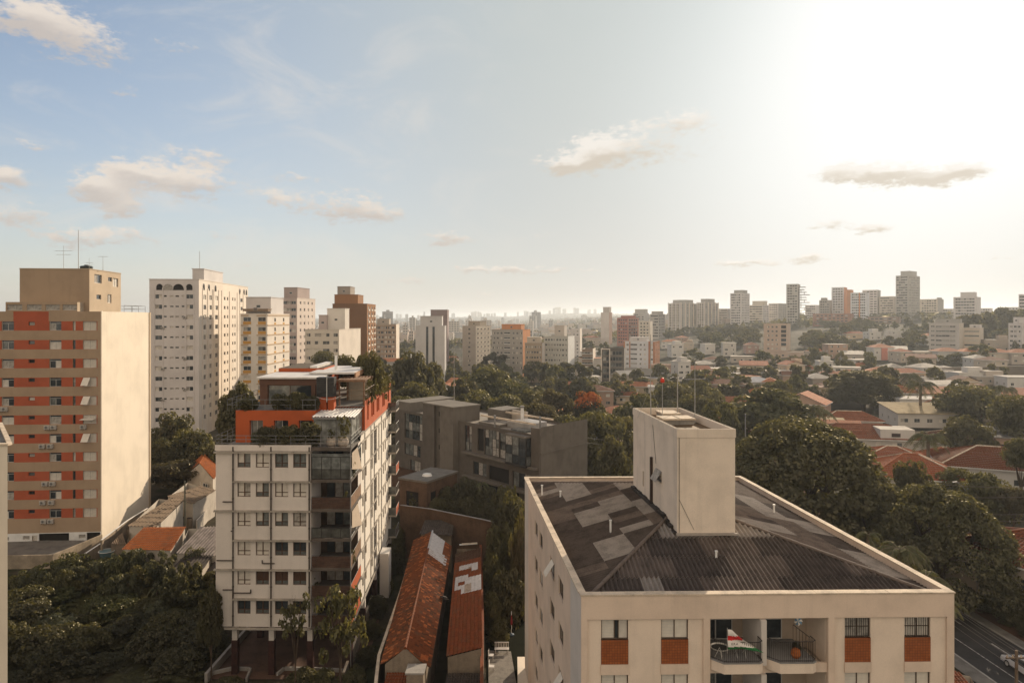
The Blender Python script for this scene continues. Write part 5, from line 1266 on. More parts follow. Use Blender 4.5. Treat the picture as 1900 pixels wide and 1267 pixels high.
for i in range(34):
    px = rf.uniform(620, 1120); Y = rf.uniform(5600, 6900); X = PX(px, Y); y = 590-(terrain(X, Y)-35+rf.uniform(25, 60))*F/Y
    far_block('tiny tower on the crest of the far ridge', px, rf.uniform(3, 7), y, Y, rf.choice(FARM), 'tiny towers along the far ridge', i)
for i in range(6):
    px = 893+i*5+rf.uniform(-1, 1); Y = 6000; far_block('tiny tower on the crest of the far ridge', px, 3.6, 581+rf.random()*2, Y, FARM[1], 'tiny towers along the far ridge', i)
# ------------------------------------------------------------------ haze, one closed box of even air
mb = MB(); mb.box(-14000, -3000, -12, 14000, 14000, 108, M('haze_surface', (1, 1, 1)))
ho = mb.build('haze'); ho['kind'] = 'stuff'
hm = bpy.data.materials.new('haze_air'); hm.use_nodes = True; ht = hm.node_tree; ht.nodes.clear()
hv = ht.nodes.new('ShaderNodeVolumePrincipled'); hv.inputs['Color'].default_value = (.78, .84, .90, 1); hv.inputs['Density'].default_value = .00014; hv.inputs['Anisotropy'].default_value = .45
hout = ht.nodes.new('ShaderNodeOutputMaterial'); ht.links.new(hv.outputs[0], hout.inputs['Volume'])
ho.data.materials.clear(); ho.data.materials.append(hm)
# ------------------------------------------------------------------ foliage meshes
BARK = M('bark', (.085, .06, .042), .95, .3, 3, fine=.3, spec=.1); BARKP = M('pale_bark', (.20, .155, .115), .95, .3, 3, fine=.3, spec=.1)
LF_DARK = leaf_mat('leaf_dark', (.029, .031, .010), (.095, .086, .024)); LF_OLIVE = leaf_mat('leaf_olive', (.040, .044, .011), (.10, .094, .025)); LF_DEEP = leaf_mat('leaf_deep', (.011, .013, .005), (.034, .033, .010)); LF_MID = leaf_mat('leaf_fresh', (.030, .042, .010), (.085, .090, .022))
LF_YEL = leaf_mat('leaf_yellowish', (.085, .075, .018), (.12, .095, .025)); LF_RED = leaf_mat('leaf_reddish', (.040, .028, .014), (.065, .045, .020)); LF_BLUE = leaf_mat('leaf_silvery', (.035, .048, .030), (.07, .08, .045))
FLOWER = leaf_mat('flame_flower', (.60, .09, .008), (.70, .17, .012), (.35, .05, .006), .3); LF_PALM = leaf_mat('leaf_palm', (.030, .045, .012), (.075, .085, .025), trans=.25)
def quads_from(c, n, size, rs, aspect=1.7):
    """leaf-shaped quads at c with normals n"""
    k = len(c); r = rs.normal(size=(k, 3)); t = np.cross(n, r); t /= np.linalg.norm(t, axis=1, keepdims=True)+1e-9; b = np.cross(n, t)
    L = (size*aspect*rs.uniform(.6, 1.3, k))[:, None]*.5; Wd = (size*rs.uniform(.6, 1.2, k))[:, None]*.5
    v = np.stack([c-t*L, c-b*Wd+t*L*.1, c+t*L, c+b*Wd+t*L*.1], 1).reshape(-1, 3)
    return v, np.arange(k*4).reshape(-1, 4)
def crown_mesh(name, mats, nclump, nleaf, leaf, seed, shape='round', cr=.30, flower=0.0, aspect=1.7, hollow=.72):
    rs = np.random.RandomState(seed)
    d = rs.normal(size=(nclump, 3)); d /= np.linalg.norm(d, axis=1, keepdims=True)
    rad = rs.uniform(hollow, 1.0, (nclump, 1))
    if shape == 'umbrella':
        d[:, 2] = np.abs(d[:, 2])*.9+.05; c = d*rad; c[:, 2] = c[:, 2]*.8+.05-.12*(np.hypot(c[:, 0], c[:, 1]))**2
    elif shape == 'dome':
        d[:, 2] = np.abs(d[:, 2]); c = d*rad; c[:, 2] = c[:, 2]*.85
        low = rs.rand(nclump) < .3; c[low, 2] *= .3
    elif shape == 'column':
        c = d*rad; z = rs.rand(nclump); rr = .95*(1-z**1.6)+.15; a = rs.rand(nclump)*6.283; c = np.stack([rr*.8*np.cos(a), rr*.8*np.sin(a), z*.9], 1)
    elif shape == 'sparse':
        c = d*rs.uniform(.3, 1.0, (nclump, 1)); c[:, 2] = c[:, 2]*.5+.5
    elif shape == 'ragged':
        c = d*rs.uniform(.35, 1.0, (nclump, 1)); c[:, 2] = c[:, 2]*.5+.5; c[:, :2] *= (1-.35*c[:, 2:3])
    else:
        c = d*rad; c[:, 2] = c[:, 2]*.45+.47
    c[:, :2] *= (1-cr*.6); crs = cr*rs.uniform(.55, 1.25, nclump)
    idx = np.repeat(np.arange(nclump), nleaf); k = len(idx)
    ld = rs.normal(size=(k, 3)); ld[:, 2] = ld[:, 2]*.8+.35; ld /= np.linalg.norm(ld, axis=1, keepdims=True)
    pos = c[idx]+ld*crs[idx][:, None]*rs.uniform(.6, 1.0, (k, 1))**.5*np.array([1, 1, .5])
    n = ld*.6+rs.normal(size=(k, 3))*.4+np.array([0, 0, .6]); n /= np.linalg.norm(n, axis=1, keepdims=True)
    zmin, zmax = np.percentile(pos[:, 2], 1), np.percentile(pos[:, 2], 99.5); pos[:, 2] = (pos[:, 2]-zmin)/(zmax-zmin); R = np.percentile(np.hypot(pos[:, 0], pos[:, 1]), 98.5); pos[:, :2] /= R
    v, f = quads_from(pos, n, leaf, rs, aspect)
    mi = None
    if flower:
        p_ = np.clip((pos[:, 2]-.55)*2.4, 0, 1)*flower; mi = (rs.rand(k)*1.0 < p_*(.4+.9*(np.sin(idx*7.3) > -.4))).astype(np.int32)
    return mesh_np(name, v, f, mats, mi)
def trunk_mesh(seed, mat=None, limbs=6):
    rnd = random.Random(seed); mb = MB(); mat = mat or BARK
    pts = [Vector((0, 0, 0))]; 
    for i in range(1, 4): pts.append(Vector((rnd.uniform(-.06, .06), rnd.uniform(-.06, .06), .17*i)))
    mb.path(pts, .10, mat, 8, .07)
    for i in range(limbs):
        a = 6.283*i/limbs+rnd.uniform(-.3, .3); r = rnd.uniform(.5, .95); z0 = rnd.uniform(.36, .5)
        p0 = Vector((0, 0, z0)); p3 = Vector((r*math.cos(a), r*math.sin(a), rnd.uniform(.85, 1.05))); p1 = p0.lerp(p3, .4)+Vector((0, 0, -.05)); p2 = p0.lerp(p3, .7)+Vector((rnd.uniform(-.06, .06), rnd.uniform(-.06, .06), -.02))
        mb.path([p0, p1, p2, p3], .05, mat, 6, .015)
        for j in range(2):
            q = p2.lerp(p3, .3*j); mb.tube(q, q+Vector((rnd.uniform(-.3, .3), rnd.uniform(-.3, .3), .18)), .018, mat, .006, 5)
    return mb.mesh('trunk')
def palm_crown(seed, nf=18, mat=None, droop=1.0, leaflets=22, width=.05, lw=.24):
    """fronds of length about 1 with drooping leaflets"""
    rs = random.Random(seed); mb = MB(); mat = mat or LF_PALM
    for i in range(nf):
        a = 6.283*i/nf*2.4+rs.uniform(-.2, .2); up = rs.uniform(-.1, 1.1); L = rs.uniform(.8, 1.1)
        d = Vector((math.cos(a), math.sin(a), 0)); pts = []
        for j in range(leaflets+1):
            s = j/leaflets; pts.append(d*(L*s*(1-.15*s))+Vector((0, 0, L*(s*up*.75-droop*(s**2.1)*(.75+.2*up)))))
        side = Vector((-d.y, d.x, 0))
        mb.path(pts[::4]+[pts[-1]], .012, BARKP, 4, .004)
        for j in range(1, leaflets):
            s = j/leaflets; l = lw*math.sin(math.pi*(.12+.83*s))**.7*rs.uniform(.85, 1.1); t = (pts[j+1]-pts[j-1]).normalized()
            for sg in (-1, 1):
                tip = pts[j]+side*sg*l*.8+t*l*.45+Vector((0, 0, -l*rs.uniform(.25, .75))); w_ = t*width*.45
                mb.face((pts[j]-w_, pts[j]+w_, tip), mat)
    return mb.mesh('fronds')
LIB = {}
def lib(key, f):
    if key not in LIB: LIB[key] = f()
    return LIB[key]
SH = {'plume': ('sparse', .15, 2.0, .4), 'sparse': ('sparse', .17, 1.6, .3), 'umbrella': ('umbrella', .20, .85, .72), 'round': ('round', .25, 1.5, .6), 'dome': ('dome', .22, 1.05, .7), 'ragged': ('ragged', .26, 1.6, .5), 'column': ('column', .3, 3.2, .6)}
LOD = {'thin': (30, 42, .10), 'plume': (90, 90, .05), 'hero': (120, 420, .045), 'near': (95, 130, .072), 'mid': (34, 75, .13), 'far': (22, 34, .21)}
def get_crown(shape, lod, mat, var):
    sp = SH[shape]; n, k, l = LOD[lod]
    return lib((shape, lod, mat.name, var), lambda: crown_mesh('crown', [mat], n, k, l, hash((shape, lod, var)) % 9999 if False else (len(shape)*101+var*37+len(lod)*7), sp[0], sp[1], hollow=sp[3], aspect=1.4 if lod != 'plume' else 3.2))
WORDS = {'sparse': 'sparse', 'plume': 'feathery', 'umbrella': 'flat topped', 'round': 'round', 'dome': 'dome shaped', 'ragged': 'ragged', 'column': 'slender'}
MW = {'leaf_dark': 'dark green', 'leaf_olive': 'olive green', 'leaf_deep': 'deep green', 'leaf_fresh': 'fresh green', 'leaf_yellowish': 'yellowish', 'leaf_reddish': 'reddish brown', 'leaf_silvery': 'silvery green', 'leaf_palm': 'green'}
AUTO = []       # things whose labels are written at the end, from what stands next to them
LANDMARKS = []
def auto(o, phrase, v, group=None): AUTO.append((o, phrase, Vector(v), group))
def tree(px, pyt, wpx, Y, shape='round', mat=None, lod=None, label=None, gz=None, thick=None, var=None, flower=None, group=None, maxh=None):
    mat = mat or LF_DARK; X = PX(px, Y); g = terrain(X, Y) if gz is None else gz
    r = wpx/2*Y/F; top = PZ(pyt, Y); h = max(top-g, r*.6, 1.2); th = min(thick or r*SH[shape][2], h*.88)
    if lod is None: lod = 'near' if Y < 170 else 'mid' if Y < 330 else 'far'
    rnd = random.Random(int(px*13+pyt*7+Y)); var = rnd.randrange(3) if var is None else var
    cm = flower or get_crown(shape, lod, mat, var)
    rot = rnd.uniform(0, 6.28)
    if lod == 'far':
        key = ('fartree', cm.name)
        def mk():
            tr = trunk_mesh(var); vs = np.array([v.co for v in tr.vertices])*np.array([.4, .4, .45]); n0 = len(cm.vertices); cv = np.empty(n0*3, np.float32); cm.vertices.foreach_get('co', cv); cv = cv.reshape(-1, 3)*np.array([1, 1, .75])+np.array([0, 0, .25])
            me = bpy.data.meshes.new('far_tree'); fs = [tuple(p.vertices) for p in cm.polygons]+[tuple(i+n0 for i in p.vertices) for p in tr.polygons]
            me.from_pydata(np.vstack([cv, vs]).tolist(), [], fs); me.materials.append(mat); me.materials.append(BARK); me.polygons.foreach_set('material_index', [0]*len(cm.polygons)+[1]*len(tr.polygons)); me.update(); return me
        me = lib(key, mk); o = link('tree', me, None, (X, Y, g-.2), rot); o.scale = (r, r, h+.2); root = o
        tag(o, label, 'tree', group)
    else:
        root = thing('tree', label, 'tree', (X, Y, g-.1), rot, group)
        c = link('crown', cm, root, (0, 0, h-th)); c.scale = (r, r, th)
        tk = link('trunk', lib(('trunk', var), lambda: trunk_mesh(var)), root); tk.scale = (r*.62, r*.62, max(1.0, h-th*.45)) if shape != 'sparse' else (r*.5, r*.5, max(1.0, h-th*.3))
    if label is None:
        size = 'small ' if r < 3 else 'large ' if r > 7.5 else ''
        auto(root, f'{size}{WORDS[shape]} {MW.get(mat.name, "green")} tree', (X, Y, top-th/2), group)
    return root
def palm(px, pyt, wpx, Y, label=None, gz=None, thin=False, nf=18, droop=1.0, group='palm trees among the houses', lod=1):
    X = PX(px, Y); g = terrain(X, Y) if gz is None else gz; top = PZ(pyt, Y); r = wpx/2*Y/F; h = max(1.0, top-r*.55-g)
    root = thing('palm_tree', label, 'palm', (X, Y, g-.1), random.Random(int(px*7+pyt)).uniform(0, 6), group)
    lf = 22 if lod else 12
    c = link('fronds', lib(('palm', nf, droop, lf, int(px) % 3), lambda: palm_crown(int(px) % 3, nf, None, droop, lf, .05 if lod else .10)), root, (0, 0, h)); c.scale = (r, r, r)
    mb = MB(); tr_ = .05*r+.06 if not thin else .09; pts = [Vector((.05*math.sin(i*1.3), .05*math.cos(i), h*i/6)) for i in range(7)]; mb.path(pts, tr_*1.25, BARKP, 8, tr_); mb.build('trunk', root)
    if label is None: auto(root, 'palm tree' if not thin else 'slender palm tree', (X, Y, top), group)
    return root
def bush(px, pyt, wpx, Y, mat=None, label=None, gz=None, shape='round', thick=None, group=None, lod='near', name='shrub', cat='shrub', word='shrub', aspect=None):
    mat = mat or LF_DARK; X = PX(px, Y); g = terrain(X, Y) if gz is None else gz; r = wpx/2*Y/F; top = PZ(pyt, Y); h = max(.5, top-g)
    rnd = random.Random(int(px*3+pyt*11)); var = rnd.randrange(3)
    cm = get_crown(shape, lod, mat, var)
    root = thing(name, label, cat, (X, Y, g-.05), rnd.uniform(0, 6.28), group)
    c = link('foliage', cm, root, (0, 0, -.05)); c.scale = (r, r, h+.1)
    st = link('stem', lib(('trunk', var), lambda: trunk_mesh(var)), root); st.scale = (r*.5, r*.5, h*.7)
    if label is None: auto(root, f'{"small " if r < 1.3 else ""}{WORDS[shape]} {MW.get(mat.name, "green")} {word}', (X, Y, top), group)
    return root
# ------------------------------------------------------------------ row houses and yards between the two big blocks
TILE_A = tile_mat('clay_tile_old', (.17, .054, .019), (.17, .055, .022), var=.55); TILE_B = tile_mat('clay_tile_red', (.21, .06, .022), (.17, .048, .018), var=.3); TILE_C = tile_mat('clay_tile_dark', (.085, .045, .028), (.06, .032, .02), var=.4)
TILE_O = tile_mat('clay_tile_orange', (.42, .13, .035), (.30, .085, .022), var=.25); TILE_W = M('repair_tile_pale', (.50, .49, .50), .6, .12, 3, fine=.1); TILE_G = M('repair_tile_grey', (.36, .30, .25), .8, .25, 3, fine=.2)
OLDW = M('old_plaster', (.26, .205, .15), .95, .25, .8, streak=.45, fine=.2); WHTW = M('whitewashed_wall', (.50, .44, .37), .95, .12, .6, streak=.25, fine=.08)
RUSTS = M('brown_fibre_sheet', (.175, .122, .078), .9, .3, 1.0, fine=.25); DARKS = M('dark_fibre_sheet', (.075, .06, .05), .9, .3, 1.0, fine=.25)
def gable_house(name, label, pts, ez, rzh, tile, wallm, patch=None, ends=True, pitch=.30, ov=.35, cat='house'):
    """pts: near-left, near-right, far-right, far-left eave corners on plan; ridge runs near-far"""
    nl_, nr, fr, fl_ = [Vector((p[0], p[1], 0)) for p in pts]
    root = thing(name, label, cat, nl_)
    o = nl_; q = lambda v, z: Vector((v.x-o.x, v.y-o.y, z))
    rn = (nl_+nr)/2; rf_ = (fl_+fr)/2
    mb = MB(); roof_plane(mb, q(fl_, ez), q(nl_, ez), q(rn, rzh), q(rf_, rzh), pitch, .055, .38, patch[0] if patch else (lambda s, t: tile), step=.06)
    roof_plane(mb, q(nr, ez), q(fr, ez), q(rf_, rzh), q(rn, rzh), pitch, .055, .38, patch[1] if patch else (lambda s, t: tile), step=.06)
    mb.build('roof', root)
    mb = MB(); n = 60
    for i in range(n): a = q(rn, rzh+.03).lerp(q(rf_, rzh+.03), i/n); b = q(rn, rzh+.03).lerp(q(rf_, rzh+.03), (i+1.1)/n); mb.tube(a, b, .13, (TILE_W if patch and i > 46 else tile), .11, 8)
    mb.build('ridge_cap', root)
    mb = MB(); ins = .35; d = (fl_-nl_).normalized(); e = (nr-nl_).normalized()
    A, B, C_, D_ = nl_+d*ins+e*ins, nr+d*ins-e*ins, fr-d*ins-e*ins, fl_-d*ins+e*ins
    zz = ez-.05
    for a, b in ((A, B), (B, C_), (C_, D_), (D_, A)): mb.quad(q(a, -.5), q(b, -.5), q(b, zz), q(a, zz), wallm)
    mb.face((q(A, zz), q(B, zz), q((A+B)/2, rzh-.12)), wallm); mb.face((q(C_, zz), q(D_, zz), q((C_+D_)/2, rzh-.12)), wallm)
    mb.build('wall', root); return root
def gp(px, py, z):
    Y = F*(H-z)/(py-HY); return (PX(px, Y), Y)
# house with the long weathered gable roof
rp = random.Random(5)
TILE_A2 = tile_mat('clay_tile_mossy', (.14, .055, .024), (.09, .04, .02), var=.6); TILE_A3 = tile_mat('clay_tile_fresh', (.38, .125, .040), (.30, .09, .03), var=.25)
def mixt(s, t, key=0):
    h = math.sin(int(s/.3)*12.9898+int(t/.38)*78.233+key)*43758.5453; h -= math.floor(h); w_ = math.sin(s*.31+key)+math.sin(t*1.7+s*.12+key*2)
    return TILE_A2 if h < .22+.14*w_ else TILE_A3 if h > .86 else TILE_A
def pr_(s, t): return mixt(s, t)
def pl_(s, t): 
    if s > 26.3 and t > 1.2 : return TILE_W
    if 23.6 < s < 26.6 and .3 < t and not (int(s*3) % 3 == 0 and t < .8): return TILE_W if math.sin(s*31+t*17) > -.6 else TILE_G
    return mixt(s, t, 3)
EZ1, RZ1 = 5.0, 6.6
A1 = [gp(706, 1234, EZ1), gp(798, 1240, EZ1), gp(838, 1013, EZ1), gp(768, 1002, EZ1)]
gable_house('row_house', 'row house with a long mossy tile roof patched white at its far end', A1, EZ1, RZ1, TILE_A, OLDW, (pr_, pl_))
# porch roof before its gable
nlx, nly = A1[0]; 
t = thing('lean_to', 'lower red tile lean-to roof before the mossy row house gable', 'lean-to', (nlx+.6, nly-.2, 0))
mb = MB(); roof_plane(mb, (0, -5.5, 3.4), (3.2, -5.5, 3.4), (3.2, 0, 4.5), (0, 0, 4.5), .24, .04, .38, lambda s, t_: TILE_B, step=.035); mb.build('roof', t)
mb = MB(); mb.box(.1, -5.3, 0, 3.1, -.1, 3.3, OLDW); mb.build('wall', t)
t = thing('water_tank', 'stained concrete tank box at the corner of the mossy row house', 'water tank', (A1[1][0]-.9, A1[1][1]-.6, 0))
mb = MB(); mb.box(-.9, -.9, 0, .5, .5, 5.3, OLDW); mb.build('tank_body', t); mb = MB(); mb.box(-1.0, -1.0, 5.3, .6, .6, 5.45, CONC); mb.build('lid', t)
# second row house: single slope
def sec(s, t_):
    # s along the slope's eave = row length, t across
    if s > 22.8: return TILE_C
    if 18.9 < s < 21.3 and .35 < t_ < 2.75 and not (s < 19.7 and t_ > 1.0): return TILE_W if not (1.1 < t_ < 1.5 and s < 20.2) else TILE_G
    if 12.9 < s < 18.0 and .1 < t_ < 3.1:
        if 15.2 < s < 16.2 and 1.9 < t_ < 2.5: return TILE_B
        if s < 14.2 and t_ > 2.4: return TILE_B
        if s > 17.2 and t_ < 1.4: return TILE_B
        return TILE_W if not (13 < s < 15.2 and 1.2 < t_ < 1.9) else TILE_G
    return TILE_B if math.sin(int(s/.3)*12.9+int(t_/.38)*78.2)*.5+.5 > .3 else TILE_A
B2 = [gp(828, 1218, 4.9), gp(895, 1202, 5.6), gp(892, 1016, 5.6), gp(846, 1016, 4.9)]
t = thing('row_house', 'row house with a single red tile slope patched with white tiles', 'house', (B2[0][0], B2[0][1], 0))
q2 = [Vector((p[0]-B2[0][0], p[1]-B2[0][1], z)) for p, z in zip(B2, (4.9, 5.6, 5.6, 4.9))]
mb = MB(); Lr = (q2[3]-q2[0]).length
roof_plane(mb, q2[1], q2[2], q2[3], q2[0], .30, .055, .38, lambda s, t_: sec(s*27.9/28.5, t_), step=.06); 
mb.build('roof', t)
mb = MB(); nn = Vector((.12, .12, 0)); w4 = [q2[0]+nn, q2[1]+Vector((-.1, .12, 0)), q2[2]+Vector((-.1, -.12, 0)), q2[3]+Vector((.12, -.12, 0))]
for a, b in zip(w4, w4[1:]+w4[:1]): mb.quad(Vector((a.x, a.y, -.5)), Vector((b.x, b.y, -.5)), b-UP*.08, a-UP*.08, OLDW)
mb.build('wall', t)
# darker sheet roof in front of it
t = thing('shed', 'shed with a dark ribbed roof in front of the patched row house', 'shed', (B2[0][0]+.1, B2[0][1]-.3, 0))
mb = MB(); roof_plane(mb, (0, -9, 3.2), (3.4, -9, 3.2), (3.4, 0, 3.9), (0, 0, 3.6), .24, .04, .38, lambda s, t_: DARKS, step=.03); mb.build('roof', t); mb = MB(); mb.box(.1, -8.8, 0, 3.3, -.1, 3.1, OLDW); mb.build('wall', t)
# alley walls
z3 = lambda p, z=0: Vector((p[0], p[1], z))
wall_thing('yard_wall', 'tall weathered wall along the mossy row house, tiled on top', [z3(gp(768, 1004, 4.6)), z3(gp(740, 1100, 4.6)), z3(gp(700, 1215, 4.6)), z3(gp(690, 1300, 4.6))], 4.6, .28, OLDW, cap=COPING)
wall_thing('yard_wall', 'yard wall with a row of ridge tiles right of the patched row house', [z3(gp(897, 1275, 4.9)), z3(gp(898, 1150, 4.9)), z3(gp(894, 1010, 4.9))], 4.9, .3, OLDW, cap=TILE_B)
BRICKW = M('old_brick_wall', (.12, .07, .042), .95, .3, .6, streak=.5, fine=.3)
wq = [P(742, 928, 100), P(797, 940, 98), P(892, 962, 93), P(962, 985, 89)]
wall_thing('garden_wall', 'old brown brick garden wall behind the two row houses', [Vector((q.x, q.y, 0)) for q in wq], 7.6, .4, BRICKW, cap=CONC)
mb = MB(); a0 = [Vector((q.x, q.y+.3, 5.6)) for q in wq]; b0 = [Vector((-26, 140, 5.6)), Vector((-8, 126, 5.6)), Vector((8, 104, 5.6)), Vector((12, 92, 5.6))]
for i in range(3): mb.quad(a0[i], a0[i+1], b0[i+1], b0[i], SOIL)
o = mb.build('upper_garden'); o['kind'] = 'structure'
# small yard sheds at the far end
t = thing('shed', 'ruined lean-to with a dark ribbed roof at the brick garden wall', 'shed', (PX(778, 94), 94, 0)); mb = MB(); roof_plane(mb, (0, 0, 5.3), (4.6, -.6, 5.3), (4.6, 3, 5.9), (0, 3, 6.3), .3, .04, 1.2, lambda s, t_: DARKS); mb.build('roof', t); mb = MB(); mb.box(.2, .2, 0, 4.4, 2.9, 5.2, OLDW); mb.build('wall', t)
t = thing('plank_stack', 'pale stacked boards lying on the far end of the patched row house', 'boards', (PX(852, 88), 88.5, 5.55)); mb = MB()
mb.obox((0, 0, 0), (2.3, .35, .05), (-.03, .25, 0), (0, 0, .08), WHITEP); mb.obox((.3, .1, .09), (2.0, .3, .05), (-.03, .22, 0), (0, 0, .07), COPING); mb.build('board', t)
t = thing('satellite_dish', 'round satellite dish on the eave of the mossy row house', 'satellite dish', (PX(824, 73), 72.5, 5.1)); mb = MB()
T_ = Matrix.Rotation(-.7, 4, 'X') @ Matrix.Rotation(.3, 4, 'Y'); n_ = 16; rg = [[T_ @ Vector((r*math.cos(6.2832*i/n_), r*math.sin(6.2832*i/n_), -.5*r*r+.35)) for i in range(n_)] for r in (.05, .3, .5)]
for A_, B_q in zip(rg, rg[1:]):
    for i in range(n_): mb.quad(A_[i], A_[(i+1) % n_], B_q[(i+1) % n_], B_q[i], GREYM)
mb.build('dish', t); mb = MB(); mb.tube((0, 0, -.2), (0, .05, .3), .03, DKMET); mb.build('arm', t)
# patio with white furniture
mb = MB(); pp_ = [gp(907, 1290, .1), gp(905, 1206, .1), gp(948, 1208, .1), gp(962, 1290, .1)]
mb.face([(a, b, .12) for a, b in pp_], M('speckled_patio', (.21, .185, .155), .9, .3, 1.5, fine=.45)); o = mb.build('patio'); o['kind'] = 'structure'
WPL = M('white_plastic', (.62, .58, .54), .5, .06)
def bench(label, px, py, rz):
    t = thing('garden_bench', label, 'bench', (*gp(px, py, .12), .12), rz)
    mb = MB(); mb.box(-.75, -.25, .4, .75, .25, .45, WPL); mb.build('seat', t)
    mb = MB()
    for i in range(9): mb.box(-.72+i*.17, .2, .45, -.66+i*.17, .25, .95, WPL)
    mb.box(-.75, .2, .93, .75, .26, 1.0, WPL); mb.build('backrest', t)
    for x in (-.68, .62):
        for y in (-.22, .18): m2 = MB(); m2.box(x, y, 0, x+.06, y+.06, .4, WPL); m2.build('leg', t)
bench('ornate white bench at the far edge of the speckled patio', 931, 1210, 0)
def chair(label, px, py, rz):
    t = thing('garden_chair', label, 'chair', (*gp(px, py, .12), .12), rz)
    mb = MB(); mb.box(-.26, -.26, .4, .26, .26, .44, WPL); mb.build('seat', t); mb = MB(); mb.box(-.26, .22, .44, .26, .26, .95, WPL); mb.build('backrest', t)
    for x in (-.25, .2):
        for y in (-.25, .2): m2 = MB(); m2.box(x, y, 0, x+.05, y+.05, .4, WPL); m2.build('leg', t)
chair('white plastic garden chair on the patio closer to the bench', 911, 1222, 1.45); chair('white plastic garden chair on the patio farther from the bench', 912, 1243, 1.5)
mb = MB(); A, B = gp(900, 1270, 0), gp(978, 1270, 0)
lawn = [gp(903, 1275, .0), gp(900, 1010, 0), gp(972, 1010, 0), gp(978, 1275, 0)]
mb.face([(a, b, .04) for a, b in lawn], M('dark_lawn', (.010, .011, .005), 1, .3, .8, fine=.4, spec=.05)); o = mb.build('lawn'); o['kind'] = 'structure'
t = thing('garden_parasol', 'closed red and white parasol standing in the dark garden', 'parasol', (*gp(949, 1178, 0), .04)); mb = MB(); mb.tube((0, 0, 0), (0, 0, 2.6), .03, WHITEP); mb.build('pole', t)
mb = MB(); mb.lathe((0, 0, 1.1), [(.06, 0), (.14, .2), (.1, .6), (.03, 1.1)], M('parasol_red', (.22, .03, .03), .8), 10); mb.build('canopy', t); mb = MB(); mb.lathe((0, 0, 0), [(.3, 0), (.3, .1), (.08, .18)], M('blue_base', (.05, .08, .12), .6), 10); mb.build('base', t)
mb = MB(); a, b = gp(960, 1240, .0); mb.box(a, b-6, 0, a+1.6, b, 1.2, CREAM); o = mb.build('low_wall'); tag(o, 'low cream wall corner beside the patio by the beige block', 'wall')
# ------------------------------------------------------------------ yards at the foot of the white building, left and right
mb = MB(); a = [Vector((-29.5, 66, .12)), Vector((-14.5, 66, .12)), Vector((-16.5, 97, .12)), Vector((-31, 97, .12))]
mb.face(a, M('red_brick_paving', (.10, .055, .035), .9, .3, .7, fine=.35)); o = mb.build('paved_yard'); o['kind'] = 'structure'
wall_thing('yard_wall', 'low pale wall running under the stilts of the white building', [z3(gp(385, 1262, .2)), z3(gp(465, 1170, .2))], .9, .3, CONC)
for lab, pts in (('pale planter kerb by the first stilt of the white building', [(396, 1250), (430, 1242), (463, 1243), (455, 1262)]), ('pale planter kerb below the slim trees by the stilts', [(516, 1252), (528, 1242), (580, 1243), (640, 1246), (650, 1258)])):
    wall_thing('planter_kerb', lab, [z3(gp(x, y, .2)) for x, y in pts], .45, .2, CONC, cat='kerb')
wall_thing('yard_wall', 'narrow pale wall beside the white building along the alley', [z3(gp(640, 1262, .8)), z3(gp(676, 1160, .8)), z3(gp(722, 1040, .8)), z3(gp(741, 985, .8))], 1.6, .25, OLDW, cap=COPING)
# ------------------------------------------------------------------ small houses between the red tower and the white building
def shed_roof(name, label, px4, zs, mat, wallm, pitch=.3, amp=.045, cat='house', row=1.8, step=.0, extra=None):
    """px4: near-left, near-right, far-right, far-left of one roof slope in the photo with heights"""
    c4 = [Vector((*gp(px, py, z), z)) for (px, py), z in zip(px4, zs)]
    o = Vector((c4[0].x, c4[0].y, 0)); t = thing(name, label, cat, o); q = [c-o for c in c4]
    mb = MB(); roof_plane(mb, q[0], q[1], q[2], q[3], pitch, amp, row, mat if callable(mat) else (lambda s, t_: mat), step=step); mb.build('roof', t)
    mb = MB(); cen = (q[0]+q[1]+q[2]+q[3])/4; ww = [x.lerp(cen, .05) for x in q]
    for a, b in zip(ww, ww[1:]+ww[:1]): mb.quad(Vector((a.x, a.y, -.5)), Vector((b.x, b.y, -.5)), b-UP*.1, a-UP*.1, wallm)
    mb.build('wall', t)
    if extra: extra(t, q, ww)
    return t
def win_on(t, A, B, f, z, w_, h_, kind='slide', nm='window', var=0, frame=None):
    d = (B-A); d.z = 0; d.normalize(); n = d.cross(UP); p_ = A.lerp(B, f); p_ = Vector((p_.x, p_.y, z))+n*.02
    link(nm, win_mesh(w_, h_, kind, var, frame), t, p_, math.atan2(d.y, d.x))
def x1(t, q, ww): win_on(t, ww[0], ww[1], .22, 2.6, 1.2, 1.3, 'slide', 'window', 3, DKF); win_on(t, ww[0], ww[1], .75, .8, 1.1, 2.2, 'one', 'door', 6, WOODF)
def or_w(s, t_): return TILE_O
shed_roof('house', 'low house with a bright orange tile roof beside the grey sheet roof', [(226, 1019), (318, 1021), (346, 978), (262, 978)], (4.6, 4.6, 6.0, 6.0), or_w, WHTW, .26, .04, 'house', .4, .035, x1)
shed_roof('house', 'low house with a pale grey ribbed roof against the white building', [(327, 1026), (402, 1031), (402, 977), (349, 978)], (4.35, 4.2, 6.0, 6.0), M('pale_fibre_sheet', (.33, .28, .245), .9, .3, 1.0, fine=.25), WHTW, .42, .085, 'house', 1.6)
shed_roof('shed', 'open shed with a dark ribbed roof below the orange tiled house', [(318, 1054), (376, 1056), (394, 1032), (314, 1029)], (3.6, 3.6, 4.1, 4.1), DARKS, WHTW, .42, .09, 'shed', 1.6)
shed_roof('shed', 'broken timber lean-to at the corner of the white building', [(372, 1060), (404, 1062), (404, 1022), (392, 1030)], (2.6, 3.2, 3.8, 3.4), DARKS, WOODF, .4, .05, 'shed', 1.0)
